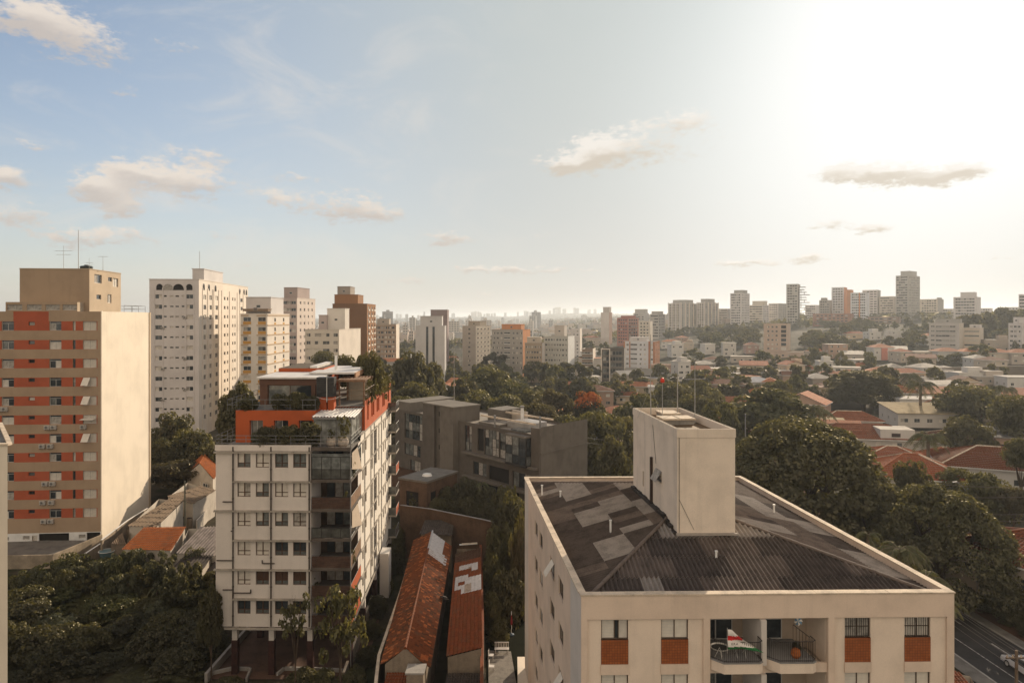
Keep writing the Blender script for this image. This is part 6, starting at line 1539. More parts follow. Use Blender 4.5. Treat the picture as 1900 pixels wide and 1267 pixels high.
shed_roof('house', 'long low house under a brown ribbed roof stepping up the yard', [(237, 976), (290, 978), (342, 928), (295, 923)], (5.2, 5.0, 5.4, 5.8), RUSTS, WHTW, .5, .09, 'house', 2.0, .06)
shed_roof('house', 'long low house with a worn tan ribbed roof behind the utility post', [(310, 921), (358, 935), (401, 909), (348, 893)], (5.6, 4.6, 4.6, 5.8), RUSTS, WHTW, .5, .08, 'house', 2.0, .05)
shed_roof('shed', 'narrow lean-to with a tan roof along the cream tower wall', [(205, 1009), (234, 1010), (243, 984), (236, 978)], (4.0, 3.4, 4.4, 4.8), RUSTS, OLDW, .3, .04, 'shed', 2.0)
t = gable_house('house', 'small house with an orange tile gable and white bargeboards up the yard', [(PX(344, 128), 128), (PX(397, 124), 124), (PX(412, 137), 137), (PX(362, 141), 141)], 5.7, 8.2, TILE_O, WHTW, None)
for (px, w_) in ((366, 1.3), (385, 1.5)):
    X = PX(px, 126); link('window', win_mesh(w_, 1.1, 'slide', 0, WHITEP), t, (X-t.location.x, 128.25-(px-344)*.075-t.location.y, 3.6), -.62)
wall_thing('yard_wall', 'sunlit white capped wall stepping down beside the brown roofs', [z3(gp(190, 1012, 3.6)), z3(gp(238, 965, 4.4)), z3(gp(275, 940, 4.6))], 4.4, .25, OLDW, cap=WHITEP)
wall_thing('yard_wall', 'pale retaining wall climbing from the garden to the cream tower', [z3(gp(110, 1068, 1.6)), z3(gp(165, 1028, 1.8)), z3(gp(200, 1000, 2.2))], 2.2, .25, STAIN, cap=WHITEP)
wall_thing('yard_wall', 'white wall of the inner yard behind the tan roofs', [z3(gp(366, 965, 2.2)), z3(gp(402, 925, 2.2))], 2.2, .2, WHTW)
t = thing('water_tank', 'open blue rimmed round tank beside the cream tower wall', 'water tank', (*gp(198, 1032, 2.2), 2.0)); mb = MB(); mb.lathe((0, 0, 0), [(.75, 0), (.95, .9), (1.0, .95)], M('tank_blue', (.10, .16, .17), .5), 16); mb.build('tank_body', t); mb = MB()
for i in range(18):
    a, b = 6.2832*i/18, 6.2832*(i+1)/18; mb.tube((math.cos(a), math.sin(a), .98), (math.cos(b), math.sin(b), .98), .05, ALU, n=5)
mb.build('rim', t)
t = thing('utility_post', 'weathered utility post rising between the brown roofs', 'post', (*gp(343, 975, 2), 0)); mb = MB(); X, Y = gp(343, 975, 2); mb.tube((0, 0, 0), (0, 0, PZ(892, Y)), .14, M('post_wood', (.12, .12, .09), .9, .2), .11, 8); mb.build('pole', t); mb = MB(); mb.tube((-.1, 0, PZ(915, Y)), (.9, 0, PZ(912, Y)), .05, DKMET); mb.build('crossarm', t)
for i, (px, py) in enumerate(((331, 960), (338, 963), (346, 958), (352, 964))):
    t = thing('storage_drum', ['rusty drum', 'grey drum', 'dark blue drum', 'pale drum'][i]+' among the clutter of the inner yard', 'drum', (*gp(px, py, 2.0), .5)); mb = MB(); mb.lathe((0, 0, 0), [(.42, 0), (.45, .3), (.42, .6), (.45, .9), (.42, 1.8)], [M('rust_drum', (.18, .09, .04)), GREYM, M('blue_drum', (.03, .05, .09)), OLDW][i], 12); mb.build('drum_body', t); mb = MB(); mb.lathe((0, 0, 1.8), [(.43, 0), (.4, .06)], DKMET, 12); mb.build('lid', t)
# ------------------------------------------------------------------ grey concrete house block in the middle
GC = M('grey_board_concrete', (.115, .096, .078), .95, .14, .5, streak=.3, fine=.15); GC2 = M('grey_concrete_light', (.155, .133, .108), .95, .14, .5, streak=.25, fine=.12)
NC = Vector((4.4, 105, 0)); uf = Vector((.66, -.75, 0)).normalized(); ug = Vector((.68, .73, 0)).normalized()
Gb = Building('concrete_house', 'grey concrete house block with tall gridded glazing and a windowless stair tower', 'house block', (NC.x, NC.y, 0))
LF_ = 42.0; gzT = 16.9; g0z = 5.0
G_ = lambda s, d, z: uf*(-s)+ug*d+UP*z       # s: distance left along the front from the near corner, d: depth behind the front
nf = uf.cross(UP)
def hs_of(s0, s1, z0, z1, *k): return (LF_-s1, z0-g0z, LF_-s0, z1-g0z, *k)
gh = [hs_of(7.2, 9.9, 12.0, 16.1, 'grid2x3', 1, DKMET), hs_of(9.95, 13.8, 12.0, 16.3, 'grid4x3', 2, DKMET), hs_of(13.9, 15.6, 12.4, 16.2, 'one', 6, DKMET), hs_of(17.2, 19.2, 11.9, 16.3, 'grid2x3', 3, DKMET), hs_of(32.4, 38.6, 11.6, 16.4, 'grid5x3', 4, DKMET),
      hs_of(33, 38.6, 8.4, 10.6, 'grid4x1', 5, DKMET), hs_of(33, 36.6, 5.4, 7.6, 'grid3x1', 6, DKMET), hs_of(1.0, 6.6, 8.0, 10.4, 'grid4x1', 2, DKMET), hs_of(7.4, 12.6, 8.0, 10.4, 'one', 6, DKMET), hs_of(13.2, 16.8, 8.2, 10.4, 'grid3x1', 2, DKMET), hs_of(1.5, 3.4, 5.3, 7.2, 'one', 3, DKMET), hs_of(5, 8, 5.3, 7.4, 'one', 6, DKMET), hs_of(10, 15, 5.3, 7.4, 'one', 6, DKMET)]
Gb.face(G_(LF_, 0, g0z), uf, LF_, gzT-g0z, gh, GC, .3)
Gb.face(G_(0, 0, g0z), ug, 12, gzT-g0z+1.3, [], GC2, .1); Gb.face(G_(0, 12, g0z), -uf, LF_, gzT-g0z, [], GC, .1); Gb.face(G_(LF_, 12, g0z), -ug, 12, gzT-g0z, [], GC, .1)
w = Gb.part('wall'); w.quad(G_(LF_, 0, gzT-.4), G_(0, 0, gzT-.4), G_(0, 12, gzT-.4), G_(LF_, 12, gzT-.4), M('roof_membrane', (.26, .225, .185), .9, .25, .6, fine=.2))
for z in (11.6, 7.5): w.obox(G_(18.9, 0, z)+nf*.9, uf*18.6, nf*-.899, UP*.3, GC2)
w.obox(G_(0, 0, 14.0)+uf.cross(UP)*0+ug.cross(UP)*.12, ug*12.2, ug.cross(UP)*-.119, UP*.28, GC2)
w.obox(G_(1.9, -.02, g0z)+nf*.25, uf*1.9, nf*-.24, UP*(gzT-g0z+1.1), GC)
# projecting glass bay at the corner
gb_ = Gb.part('glass_bay'); gb_.obox(G_(7.0, 0, 11.7)+nf*1.2, uf*4.9, nf*-1.198, UP*.3, DKMET); gb_.obox(G_(7.0, 0, 16.3)+nf*1.2, uf*4.9, nf*-1.198, UP*.25, GC2)
Gb.window(G_(4.55, 0, 12.0)+nf*1.1, math.atan2(uf.y, uf.x), win_mesh(4.8, 4.3, 'grid3x3', 8, DKMET), 'bay_glazing'); Gb.window(G_(2.12, -.6, 12.0), math.atan2(ug.y, ug.x), win_mesh(1.2, 4.3, 'grid1x3', 2, DKMET), 'bay_glazing')
# stair tower
st_ = Gb.part('stair_tower'); ws = G_(30.4, 0, g0z)+nf*1.2
st_.obox(ws, uf*3.6, nf*-6.0, UP*(19.1-g0z), GC); st_.obox(ws+uf*3.601-nf*.5, uf*1.8, nf*-5.5, UP*(19.1-g0z), GC); st_.obox(ws+uf*5.402, uf*4.0, nf*-6.0, UP*(19.1-g0z), GC2); st_.obox(ws-uf*.15+nf*.15+UP*(19.1-g0z), uf*9.7, nf*-6.3, UP*.25, GC2)
mb = MB(); sl0 = G_(26.0, 0, 0)+nf*.72
for z in (17.2, 14.2, 11.2): mb.obox(sl0+UP*z, uf*.5, nf*-.02, UP*.8, G_BLACK)
mb.build('stair_slit', Gb.root)
# roof things: skylights, slabs, steel beams, flues
def slab(nm, s0, d0, ls, ld, z, h, m): mb = MB(); mb.obox(G_(s0, d0, z), uf*ls, ug*ld, UP*h, m); mb.build(nm, Gb.root)
slab('roof_slab', 17, 1.5, 5.5, 5, gzT-.38, .5, GC2); slab('roof_slab', 11.5, 3.5, 5.5, 4.5, gzT-.38, 1.0, M('zinc_roof', (.36, .34, .32), .4, .15)); slab('skylight', 8.5, 1.5, 3.5, 2.5, gzT-.38, .3, G_MID); slab('roof_slab', 4.0, 5, 3.4, 6.2, gzT-.38, .35, WR)
slab('parapet_wall', 18.5, 8.5, 7, .25, gzT-.38, 2.0, WHTW); slab('roof_block', 19.5, 6, 4, 5, gzT-.38, 2.1, GC2); slab('roof_block', 41.9, .1, 5.0, 11.8, gzT-.38, 2.0, GC2)
mb = MB()
for d0, z in ((2.4, .9), (6.8, 1.2)): mb.obox(G_(17.5, d0, gzT+z), uf*14, ug*.2, UP*.28, COPING)
mb.build('roof_beam', Gb.root)
for s0, d0, h in ((9.4, 5.2, 2.9), (3.4, 3.5, 1.9), (12.4, 1.3, 1.4)):
    mb = MB(); mb.tube(G_(s0, d0, gzT-.4), G_(s0, d0, gzT+h), .28 if h > 2 else .16, WHITEP if h > 2 else GREYM, n=10); mb.tube(G_(s0, d0, gzT+h), G_(s0, d0, gzT+h+.3), .38 if h > 2 else .22, GREYM, n=10); mb.build('flue', Gb.root)
Gb.detail = True; Gb.finish()
pos = NC+G_(26, 3, 19.8); mast('lightning_mast', 'thin tall mast on the stair tower of the grey concrete house', pos, 9.5, .06, None, 'mast')
Kb = Building('garden_pavilion', 'low brown pavilion with a flat dark roof beside the stair tower', 'pavilion', (PX(742, 106), 106, 5.4)); ku = Vector((.86, -.5, 0)).normalized(); kv = Vector((.5, .86, 0)).normalized()
Kb.face((0, 0, -5), ku, 5.2, 9.6, [(1.2, 5.6, 3.6, 8, 'one', 6, DKMET)], BRICKW, .2); Kb.face(ku*5.2+UP*-5, kv, 8, 9.6, [(1, 5.6, 2.4, 8, 'one', 6, DKMET), (4, 5.6, 6, 8, 'one', 6, DKMET)], BRICKW, .2); w = Kb.part('wall'); w.obox(UP*4.6-ku*.2-kv*.2, ku*5.6, kv*8.4, UP*.3, GC2, PAVE)
mb = MB(); mb.lathe(ku*3+kv*3+UP*4.9, [(.8, 0), (.65, .3), (.2, .42)], WHITEP, 12); mb.build('skylight_dome', Kb.root); Kb.finish()
# ------------------------------------------------------------------ houses beyond
FT_R = far_tile('far_tile_red', (.34, .115, .05)); FT_O = far_tile('far_tile_orange', (.46, .175, .075)); FT_B = far_tile('far_tile_brown', (.15, .07, .04)); FT_W = M('pale_flat_roof', (.46, .41, .345), .95, .2, .4); FT_G = M('grey_flat_roof', (.24, .22, .20), .85, .2, .4); FT_Y = M('sunlit_sheet_roof', (.36, .285, .175), .95, .15, .4, spec=.05); TILE_S = tile_mat('clay_tile_street', (.36, .125, .055), (.28, .085, .036), var=.25)
HW = [colr(.50, .46, .41), colr(.47, .40, .32), colr(.40, .345, .29), colr(.56, .53, .49), colr(.52, .40, .28), colr(.40, .27, .20)]
PINKW = colr(.50, .20, .15)
def house(label, px, Y, w, d, eave, roof='hip', rmat=None, rz=0.0, wall=None, storeys=2, rise=None, z=None, phrase=None, near=None, group=None, extra=None, pyb=None, cat='house'):
    if pyb is not None: Y = ground_hit(px, pyb)
    X = PX(px, Y); g = terrain(X, Y) if z is None else z
    wall = wall or HW[0]; rmat = rmat or FT_R; near = Y < 175 if near is None else near
    rnd = random.Random(int(px*17+Y*3)); b = Building('house', label or f'house {px}', cat, (X, Y, g-.6), rz, group)
    Hh = eave+.6; hs = []; hd = []
    n = max(2, int(w/3.6)); nd = max(1, int(d/4.5)); fr = None
    for s in range(storeys):
        zz = .6+s*2.9+.95
        if zz+1.2 > Hh: break
        for i in range(n):
            ww = rnd.choice([1.3, 1.6, 2.2]); c = w*(i+.5)/n
            if rnd.random() < .85: hs.append((c-ww/2, zz, c+ww/2, zz+1.15, 'slide'))
        for i in range(nd): hd.append((d*(i+.5)/nd-.6, zz, d*(i+.5)/nd+.6, zz+1.1, 'slide'))
    b.face((-w/2, -d/2, 0), (1, 0, 0), w, Hh, hs, wall, .15); b.face((w/2, -d/2, 0), (0, 1, 0), d, Hh, hd, wall, .15); b.face((-w/2, d/2, 0), (0, -1, 0), d, Hh, hd, wall, .15); b.face((w/2, d/2, 0), (-1, 0, 0), w, Hh, [], wall, .15)
    mb = MB(); ov = .55; W2, D2 = w/2+ov, d/2+ov; rise = rise or min(w, d)*.23; m = rmat
    P4 = [Vector((-W2, -D2, Hh)), Vector((W2, -D2, Hh)), Vector((W2, D2, Hh)), Vector((-W2, D2, Hh))]
    def pl(a, b_, c_, d_):
        if near: roof_plane(mb, a, b_, c_, d_, .42, .05, .62, lambda s, t: m, step=.05, seg=3)
        else: mb.face((a, b_, c_, d_) if (c_-d_).length > .01 else (a, b_, c_), m)
    if roof == 'hip':
        if w >= d: r1, r2 = Vector((-W2+D2, 0, Hh+rise)), Vector((W2-D2, 0, Hh+rise)); pl(P4[0], P4[1], r2, r1); pl(P4[2], P4[3], r1, r2); pl(P4[1], P4[2], r2, r2); pl(P4[3], P4[0], r1, r1)
        else: r1, r2 = Vector((0, -D2+W2, Hh+rise)), Vector((0, D2-W2, Hh+rise)); pl(P4[0], P4[1], r1, r1); pl(P4[2], P4[3], r2, r2); pl(P4[1], P4[2], r2, r1); pl(P4[3], P4[0], r1, r2)
        if near:
            for a, c_ in ((P4[0], r1), (P4[1], r2 if w >= d else r1), (P4[2], r2), (P4[3], r1 if w >= d else r2), (r1, r2)): mb.tube(a+UP*.06, c_+UP*.06, .14, COPING if rnd.random() < .5 else m, n=6)
    elif roof == 'gable':
        r1, r2 = Vector((-W2, 0, Hh+rise)), Vector((W2, 0, Hh+rise)); pl(P4[0], P4[1], r2, r1); pl(P4[2], P4[3], r1, r2)
        b.part('wall').face((Vector((-w/2, -d/2, Hh)), Vector((-w/2, d/2, Hh)), Vector((-w/2, 0, Hh+rise*.9))), wall); b.part('wall').face((Vector((w/2, -d/2, Hh)), Vector((w/2, d/2, Hh)), Vector((w/2, 0, Hh+rise*.9))), wall)
    elif roof == 'gabley':
        r1, r2 = Vector((0, -D2, Hh+rise)), Vector((0, D2, Hh+rise)); pl(P4[3], P4[0], r1, r2); pl(P4[1], P4[2], r2, r1)
        b.part('wall').face((Vector((-w/2, -d/2, Hh)), Vector((w/2, -d/2, Hh)), Vector((0, -d/2, Hh+rise*.9))), wall)
    elif roof == 'mono':
        mb.obox(P4[0], P4[1]-P4[0], P4[3]-P4[0]+UP*rise, UP*.2, m)
        for sx in (-1, 1): b.part('wall').face((Vector((sx*w/2, -d/2, Hh)), Vector((sx*w/2, d/2, Hh)), Vector((sx*w/2, d/2, Hh+rise*.9))), wall)
    else:
        mb.box(-W2+.3, -D2+.3, Hh+.002, W2-.3, D2-.3, Hh+.35, wall, m)
    mb.build('roof', b.root)
    if roof in ('hip', 'gable', 'gabley'):
        f = MB(); f.box(-W2, -D2, Hh-.22, W2, -D2+.1, Hh-.02, WHITEP); f.box(W2-.1, -D2+.11, Hh-.22, W2, D2, Hh-.02, WHITEP); f.box(-W2, -D2+.11, Hh-.22, -W2+.1, D2, Hh-.02, WHITEP); f.build('fascia', b.root)
    if extra: extra(b, w, d, Hh)
    b.finish()
    if label is None:
        mn = ''; rn = {'hip': 'hipped', 'gable': 'gabled', 'gabley': 'gabled', 'mono': 'sloping', 'flat': 'flat'}[roof]; mn = 'red' if m is FT_R else 'orange' if m is FT_O else 'brown' if m is FT_B else 'pale' if m in (FT_W, FT_Y) else 'grey'
        auto(b.root, f'{"small " if w < 8 else "wide " if w > 15 else ""}house, {rn} {mn} roof,', (X, Y, g+eave), group)
    return b
def boxroof(x, y, w, d, h, m, rm=None):
    return lambda b, W, D, Hh: b.part('roof_room').box(x, y, Hh-.5, x+w, y+d, Hh+h, m, rm)
# near right
house('house with a broad smooth red hip roof just past the big flat topped trees', 1690, 128, 15.5, 13, 6.3, 'hip', TILE_S, -.30, HW[0], 2, 3.2)
house('house with a brown hip roof and a long white fascia beside the red hip roof', 1835, 134, 18, 14, 6.8, 'hip', TILE_A, -.42, HW[3], 2, 3.0)
house('long house under a red roof with a white rooftop box and small window', 1597, 172, 25, 13, 5.6, 'hip', FT_R, -.18, HW[0], 2, 2.6, near=True, extra=lambda b, w, d, Hh: (b.part('roof_room').box(2.5, -6.4, Hh-.8, 10.2, 0, Hh+2.4, HW[3], FT_W), b.window((6, -6.42, Hh+.6), 0, win_mesh(2.0, .9, 'one', 0, DKF))))
house('small house with crossing tan hip roofs before the white rooftop box', 1655, 148, 12, 10, 5.2, 'hip', TILE_S, -.35, HW[0], 2, 2.0)
house('house with a dark brown hip roof under the spreading branched tree', 1778, 168, 15, 12, 5.0, 'hip', FT_B, -.45, HW[3], 2, 2.6, near=True)
house('long white house with a sunlit pale yellow sheet roof', 1705, 212, 18, 14, 3.6, 'mono', FT_Y, -.12, HW[0], 1, 1.6, z=2.6)
house('white house with a flat grey roof behind the pale yellow sheet roof', 1698, 236, 14, 9, 4.2, 'flat', FT_G, -.1, HW[3], 1, z=3)
house('house with a brown shadowed roof along the street at the right edge', 1905, 84, 13, 13, 6.4, 'hip', TILE_B, .45, HW[1], 2, 2.6)
house('house with a red roof half hidden by foliage at the right edge', 1868, 176, 13, 11, 4.6, 'hip', FT_R, -.3, HW[4], 2, 2.0)
house('grey roofed house with a pink wall behind the street trees at the right edge', 1888, 165, 11, 9, 6.5, 'mono', FT_G, -.4, HW[5], 2, 1.2)
house('house with an orange roof and a brick box beside it, behind the tower antennas', 1343, 196, 13, 9, 4.8, 'gable', FT_O, .5, HW[4], 1, 2.2, extra=boxroof(1, -2, 5.5, 4, 3.4, colr(.34, .2, .13)))
house('pale house with a grey sheet roof beside the palm and the orange gable', 1466, 198, 12, 10, 5.6, 'mono', FT_W, -.15, HW[2], 2, 1.2)
house('house with a steep orange gable roof above the grey sheet roof', 1492, 232, 15, 11, 5.4, 'gabley', FT_O, -.6, HW[5], 1, 3.4)
house('white house with a brown window band behind the tall slim palms', 1533, 190, 9, 8, 5.4, 'mono', FT_Y, -.3, HW[3], 2, .9)
house('house with a flat reddish roof beside the great dark dome tree', 1552, 200, 20, 12, 3.2, 'flat', FT_R, -.1, HW[4], 1)
house('house with an orange sloping roof among the trees left of the dome tree', 1395, 165, 12, 9, 5.0, 'mono', FT_O, -.5, HW[5], 1, 1.8)
for lab, px, Y, w, d, e, rf0, rm, rz, wl0 in (('orange roofed house glimpsed left of the steep orange gable', 1428, 262, 14, 10, 5, 'hip', FT_O, -.3, HW[1]), ('low orange roof behind the dark tree by the antennas', 1372, 240, 13, 9, 4.4, 'gable', FT_O, .2, HW[4]),
 ('long red roof with a white eave below the great dome tree', 1575, 205, 16, 9, 4.2, 'hip', FT_R, -.2, HW[0]), ('broad orange roof past the great dome tree', 1660, 262, 15, 11, 4.6, 'hip', FT_O, -.35, HW[3]), ('red roof corner beside the bushy palm', 1752, 150, 9, 8, 4.4, 'hip', FT_R, -.4, HW[3]), ('orange hip roof behind the feathery tree at the right edge', 1858, 205, 14, 10, 4.6, 'hip', FT_O, -.2, HW[1]),
 ('small orange gable beneath the open branched tree', 1742, 232, 10, 8, 4.4, 'gabley', FT_O, -.5, HW[3]), ('orange roof between the slim palms and the white rooftop box', 1560, 182, 10, 8, 4.6, 'mono', FT_O, -.3, HW[4])):
    house(lab, px, Y, w, d, e, rf0, rm, rz, wl0, 2, 2.2, near=True)
# centre, between the trees and the mid towers
house('white house with stepped orange roofs beside the pale grey slab', 836, 282, 10, 10, 6.2, 'gabley', FT_O, -.3, HW[3], 2, 2.2)
house('white house with an orange roof beyond the stepped orange roofs', 858, 300, 10, 12, 6.5, 'gable', FT_O, -.4, HW[3], 2, 2.2)
house('low house with a red roof in front of the stepped orange roofs', 838, 262, 12, 8, 3.2, 'gable', FT_R, .1, HW[0], 1, 1.6)
house('pale flat roofed house at the foot of the pale grey slab', 836, 245, 10, 8, 3.4, 'flat', FT_W, .05, HW[0], 1)
house('white house with a grey roof in front of the grey gridded tower', 945, 290, 13, 9, 6.0, 'hip', FT_O, .1, HW[3], 2, 2.0)
house('house with a wide orange roof below the orange end wall', 964, 262, 15, 10, 5.2, 'hip', FT_O, .15, HW[1], 2, 2.2)
house('pale flat house beside the balcony tower foot', 903, 330, 12, 10, 5, 'flat', FT_W, .1, HW[2], 2)
house('house with a short orange gable below the bright end wall', 1018, 225, 9, 9, 4.8, 'gabley', FT_O, -.5, HW[3], 2, 2.4)
house('white garage house beside the short orange gable', 1042, 235, 9, 7, 4.0, 'flat', FT_W, -.2, HW[3], 1)
house('pale house with stepped sunlit roofs behind the orange flowering tree', 1143, 196, 14, 12, 4.4, 'mono', FT_W, .35, HW[0], 1, 1.0)
house('house with a low red roof behind the stepped sunlit roofs', 1150, 222, 12, 9, 4.6, 'hip', FT_R, .2, HW[1], 1, 1.8)
house('pale gatehouse with slab canopy below the small brown block', 1090, 330, 11, 9, 6, 'flat', FT_W, .1, HW[3], 2)
house('pale shed roof glimpsed beside the wooden utility pole', 1160, 128, 10, 8, 3.6, 'mono', FT_W, .3, HW[2], 1, .8)
# slope on the right: (label, px, foot in the photo, width m, depth m, eave, roof, tile, wall, storeys)
SL = [('white three storey house with a red centre bay and a wide orange roof', 1633, 667, 12, 10, 7.6, 'hip', FT_O, HW[3], 3), ('row house with white and cream halves, first from the red bayed house', 1755, 672, 14, 10, 6.4, 'hip', FT_O, HW[3], 2), ('row house with white and cream halves, second from the red bayed house', 1801, 673, 14, 10, 6.4, 'hip', FT_O, HW[3], 2),
 ('row house with white and cream halves, third from the red bayed house', 1848, 674, 13, 10, 6.2, 'hip', FT_O, HW[1], 2), ('row house at the right edge of the frame with a wide orange roof', 1890, 674, 14, 10, 6.0, 'hip', FT_O, HW[2], 2), ('cream two storey house with yellow bands beside the row houses', 1711, 671, 12, 9, 5.6, 'flat', FT_W, HW[1], 2),
 ('grey apartment house with a strip of pale windows under the hill trees', 1549, 664, 12, 10, 8.5, 'flat', FT_W, HW[5], 3), ('brown house with a small turret above the red garage', 1468, 700, 10, 9, 6.6, 'gabley', FT_R, HW[4], 2), ('white cube house with a stepped terrace on the slope', 1529, 692, 7, 8, 6.2, 'flat', FT_W, HW[3], 2), ('low house with a grey blue wall under a red roof', 1500, 697, 8, 7, 3.6, 'hip', FT_R, HW[2], 1),
 ('white house with tiny windows behind an orange porch roof', 1594, 686, 11, 8, 5.4, 'flat', FT_W, HW[3], 2), ('orange porch roof before the white house with tiny windows', 1598, 690, 9, 5, 3.0, 'hip', FT_O, HW[3], 1), ('pale house with a pyramid roof and chimney', 1515, 722, 9, 9, 5.2, 'hip', FT_W, HW[2], 2), ('white house with an orange rim roof beside the dome tree', 1540, 712, 8, 8, 5.0, 'hip', FT_O, HW[3], 2),
 ('long low pale house with a carport on the slope', 1443, 704, 15, 9, 4.2, 'flat', FT_W, HW[1], 1), ('white four storey block with stacked balconies at the slope foot', 1263, 706, 7, 8, 9.6, 'flat', FT_W, HW[3], 4), ('white modern house with stacked terraces near the slope top', 1253, 662, 9, 10, 9, 'flat', FT_W, HW[3], 3), ('white house with an orange attic beside the stacked terraces', 1277, 650, 8, 8, 6, 'gabley', FT_O, HW[1], 2),
 ('white house with big square windows among crowns', 1313, 657, 8, 8, 7.5, 'flat', FT_W, HW[3], 3), ('tall pale house with shadowed loggias on the slope', 1352, 660, 9, 9, 9, 'flat', FT_W, HW[0], 3), ('pink house with a red pyramid roof on the slope', 1394, 655, 9, 9, 6, 'hip', FT_R, colr(.45, .3, .25), 2), ('low pale house with a long white terrace', 1377, 672, 14, 8, 3.6, 'flat', FT_W, HW[2], 1),
 ('pale house with a hipped blue grey roof before the slope', 1405, 722, 12, 10, 3.6, 'hip', M('blue_grey_roof', (.36, .36, .38), .7, .15), HW[3], 1), ('white shed with a bright strip roof on the slope', 1351, 694, 12, 7, 3.0, 'flat', FT_W, HW[3], 1), ('brown house with a flat roof above the long retaining wall', 1226, 690, 12, 8, 4, 'flat', FT_B, HW[5], 1), ('reddish house beside the white four storey block', 1290, 700, 14, 8, 4.2, 'gable', FT_R, HW[5], 1),
 ('pale modern house with broad glazing high among the trees', 1660, 628, 12, 9, 6, 'flat', FT_W, HW[3], 2), ('white cube house beside the red brown roof on the hill', 1618, 630, 10, 9, 6, 'flat', FT_W, HW[3], 2), ('low house with a red brown roof high on the hill', 1586, 628, 16, 9, 4, 'hip', FT_R, HW[4], 1), ('white house under the broad balcony block', 1722, 640, 9, 8, 6.5, 'hip', FT_O, HW[3], 2), ('grey house with a turret and brown bay by the cream strip block', 1845, 651, 14, 10, 7, 'flat', FT_G, HW[2], 2),
 ('white low villa with a blank wall below the row houses', 1780, 706, 11, 9, 3.8, 'flat', FT_W, HW[3], 1), ('white villa with stepped blank walls below the row houses', 1797, 710, 13, 8, 4.6, 'flat', FT_W, HW[3], 1), ('pale flat villa roof beside the stepped blank walls', 1830, 712, 16, 10, 3.2, 'flat', FT_W, HW[2], 1), ('house with a small orange gable end below the villas', 1786, 722, 9, 9, 3.6, 'gabley', FT_B, HW[4], 1), ('white house at the right edge below the row houses', 1885, 718, 13, 9, 4.4, 'flat', FT_G, HW[3], 1),
 ('pale house with a porch roof left of the palm cluster', 1755, 734, 11, 9, 3.6, 'mono', FT_W, HW[2], 1), ('house with an orange roof tucked behind the yellow sheet roof', 1733, 750, 10, 9, 4.2, 'mono', FT_O, HW[3], 1), ('pale low roof by the right edge with a pink wall', 1860, 742, 17, 9, 3.0, 'flat', FT_W, HW[5], 1), ('red roof corner peeping out by the right edge', 1886, 748, 12, 9, 3.2, 'mono', FT_R, HW[4], 1), ('white house glimpsed beside the great dome tree', 1668, 706, 9, 8, 4, 'gable', FT_B, HW[0], 1)]
for lab, px, py, w, d, e, rf_, rm, wl_, st in SL:
    rz = random.Random(px).uniform(-.35, .25); Y = ground_hit(px, py)
    ex = None
    if 'red centre bay' in lab: ex = lambda b, w, d, Hh: b.part('red_bay').box(-1.8, -d/2-.5, 0, 1.8, -d/2-.003, Hh-.1, PINKW)
    if 'turret' in lab: ex = lambda b, w, d, Hh: b.part('roof_room').box(w*.1, -d*.3, Hh-.4, w*.45, d*.2, Hh+3, wl_, FT_R)
    if 'stepped' in lab or 'stacked' in lab or 'cube' in lab: ex = boxroof(-w*.1, -d*.2, w*.5, d*.6, 2.6, wl_, FT_W)
    house(lab, px, Y, w, d, e, rf_, rm, rz if 'row house' not in lab else -.06, wl_, st, extra=ex, near=False, rise=2.0)
wall_thing('retaining_wall', 'long dark terrace wall carrying the row houses', [Vector((PX(1700, 338), 338, terrain(PX(1700, 338), 338))), Vector((PX(1930, 336), 336, terrain(PX(1930, 336), 336)))], 4.5, .6, colr(.16, .135, .11), cap=FT_W)
# scattered further houses among the trees
TAKEN = [(b_, 9) for b_ in []]
rs_ = random.Random(21); spots = []
def clear(px, py, r=16):
    return all(abs(px-a)/2.2+abs(py-b) > r for a, b in spots)
for (lab, px, py, *_) in SL: spots.append((px, py-4))
cnt = 0
for i in range(900):
    px = rs_.uniform(1070, 1895); py = rs_.uniform(618+max(0, (1500-px))*.06, 752)
    if not clear(px, py, 15): continue
    if py < 650 and px > 1290 and rs_.random() < .8: continue
    if 1150 < px < 1230 and py < 705: continue
    if 1110 < px < 1162: continue
    if 1405 < px < 1492 and py < 672: continue
    if 1720 < px < 1830 and py < 662: continue
    if cnt >= 50: break
    spots.append((px, py)); cnt += 1
    house(None, px, None, rs_.uniform(7, 15), rs_.uniform(7, 11), rs_.choice([3.2, 3.6, 5.6, 6.2]), rs_.choice(['hip', 'hip', 'gable', 'flat', 'flat', 'mono']), rs_.choice([FT_R, FT_O, FT_B, FT_W, FT_G, FT_W]), rs_.uniform(-.5, .4), rs_.choice(HW), 2, 1.8, pyb=py, near=False, group='houses on the far slope')
for i in range(26):
    px = rs_.uniform(700, 1110); py = rs_.uniform(640, 700)
    if any(a < px < b for a, b in ((768, 830), (855, 912), (910, 1068))) and py > 650: continue
    if not clear(px, py, 13): continue
    spots.append((px, py)); house(None, px, None, rs_.uniform(9, 18), rs_.uniform(8, 12), rs_.choice([4, 6, 9]), rs_.choice(['hip', 'gable', 'flat', 'flat']), rs_.choice([FT_R, FT_O, FT_W, FT_G]), rs_.uniform(-.4, .4), rs_.choice(HW), 2, 1.8, pyb=py, near=False, group='houses between the mid towers')
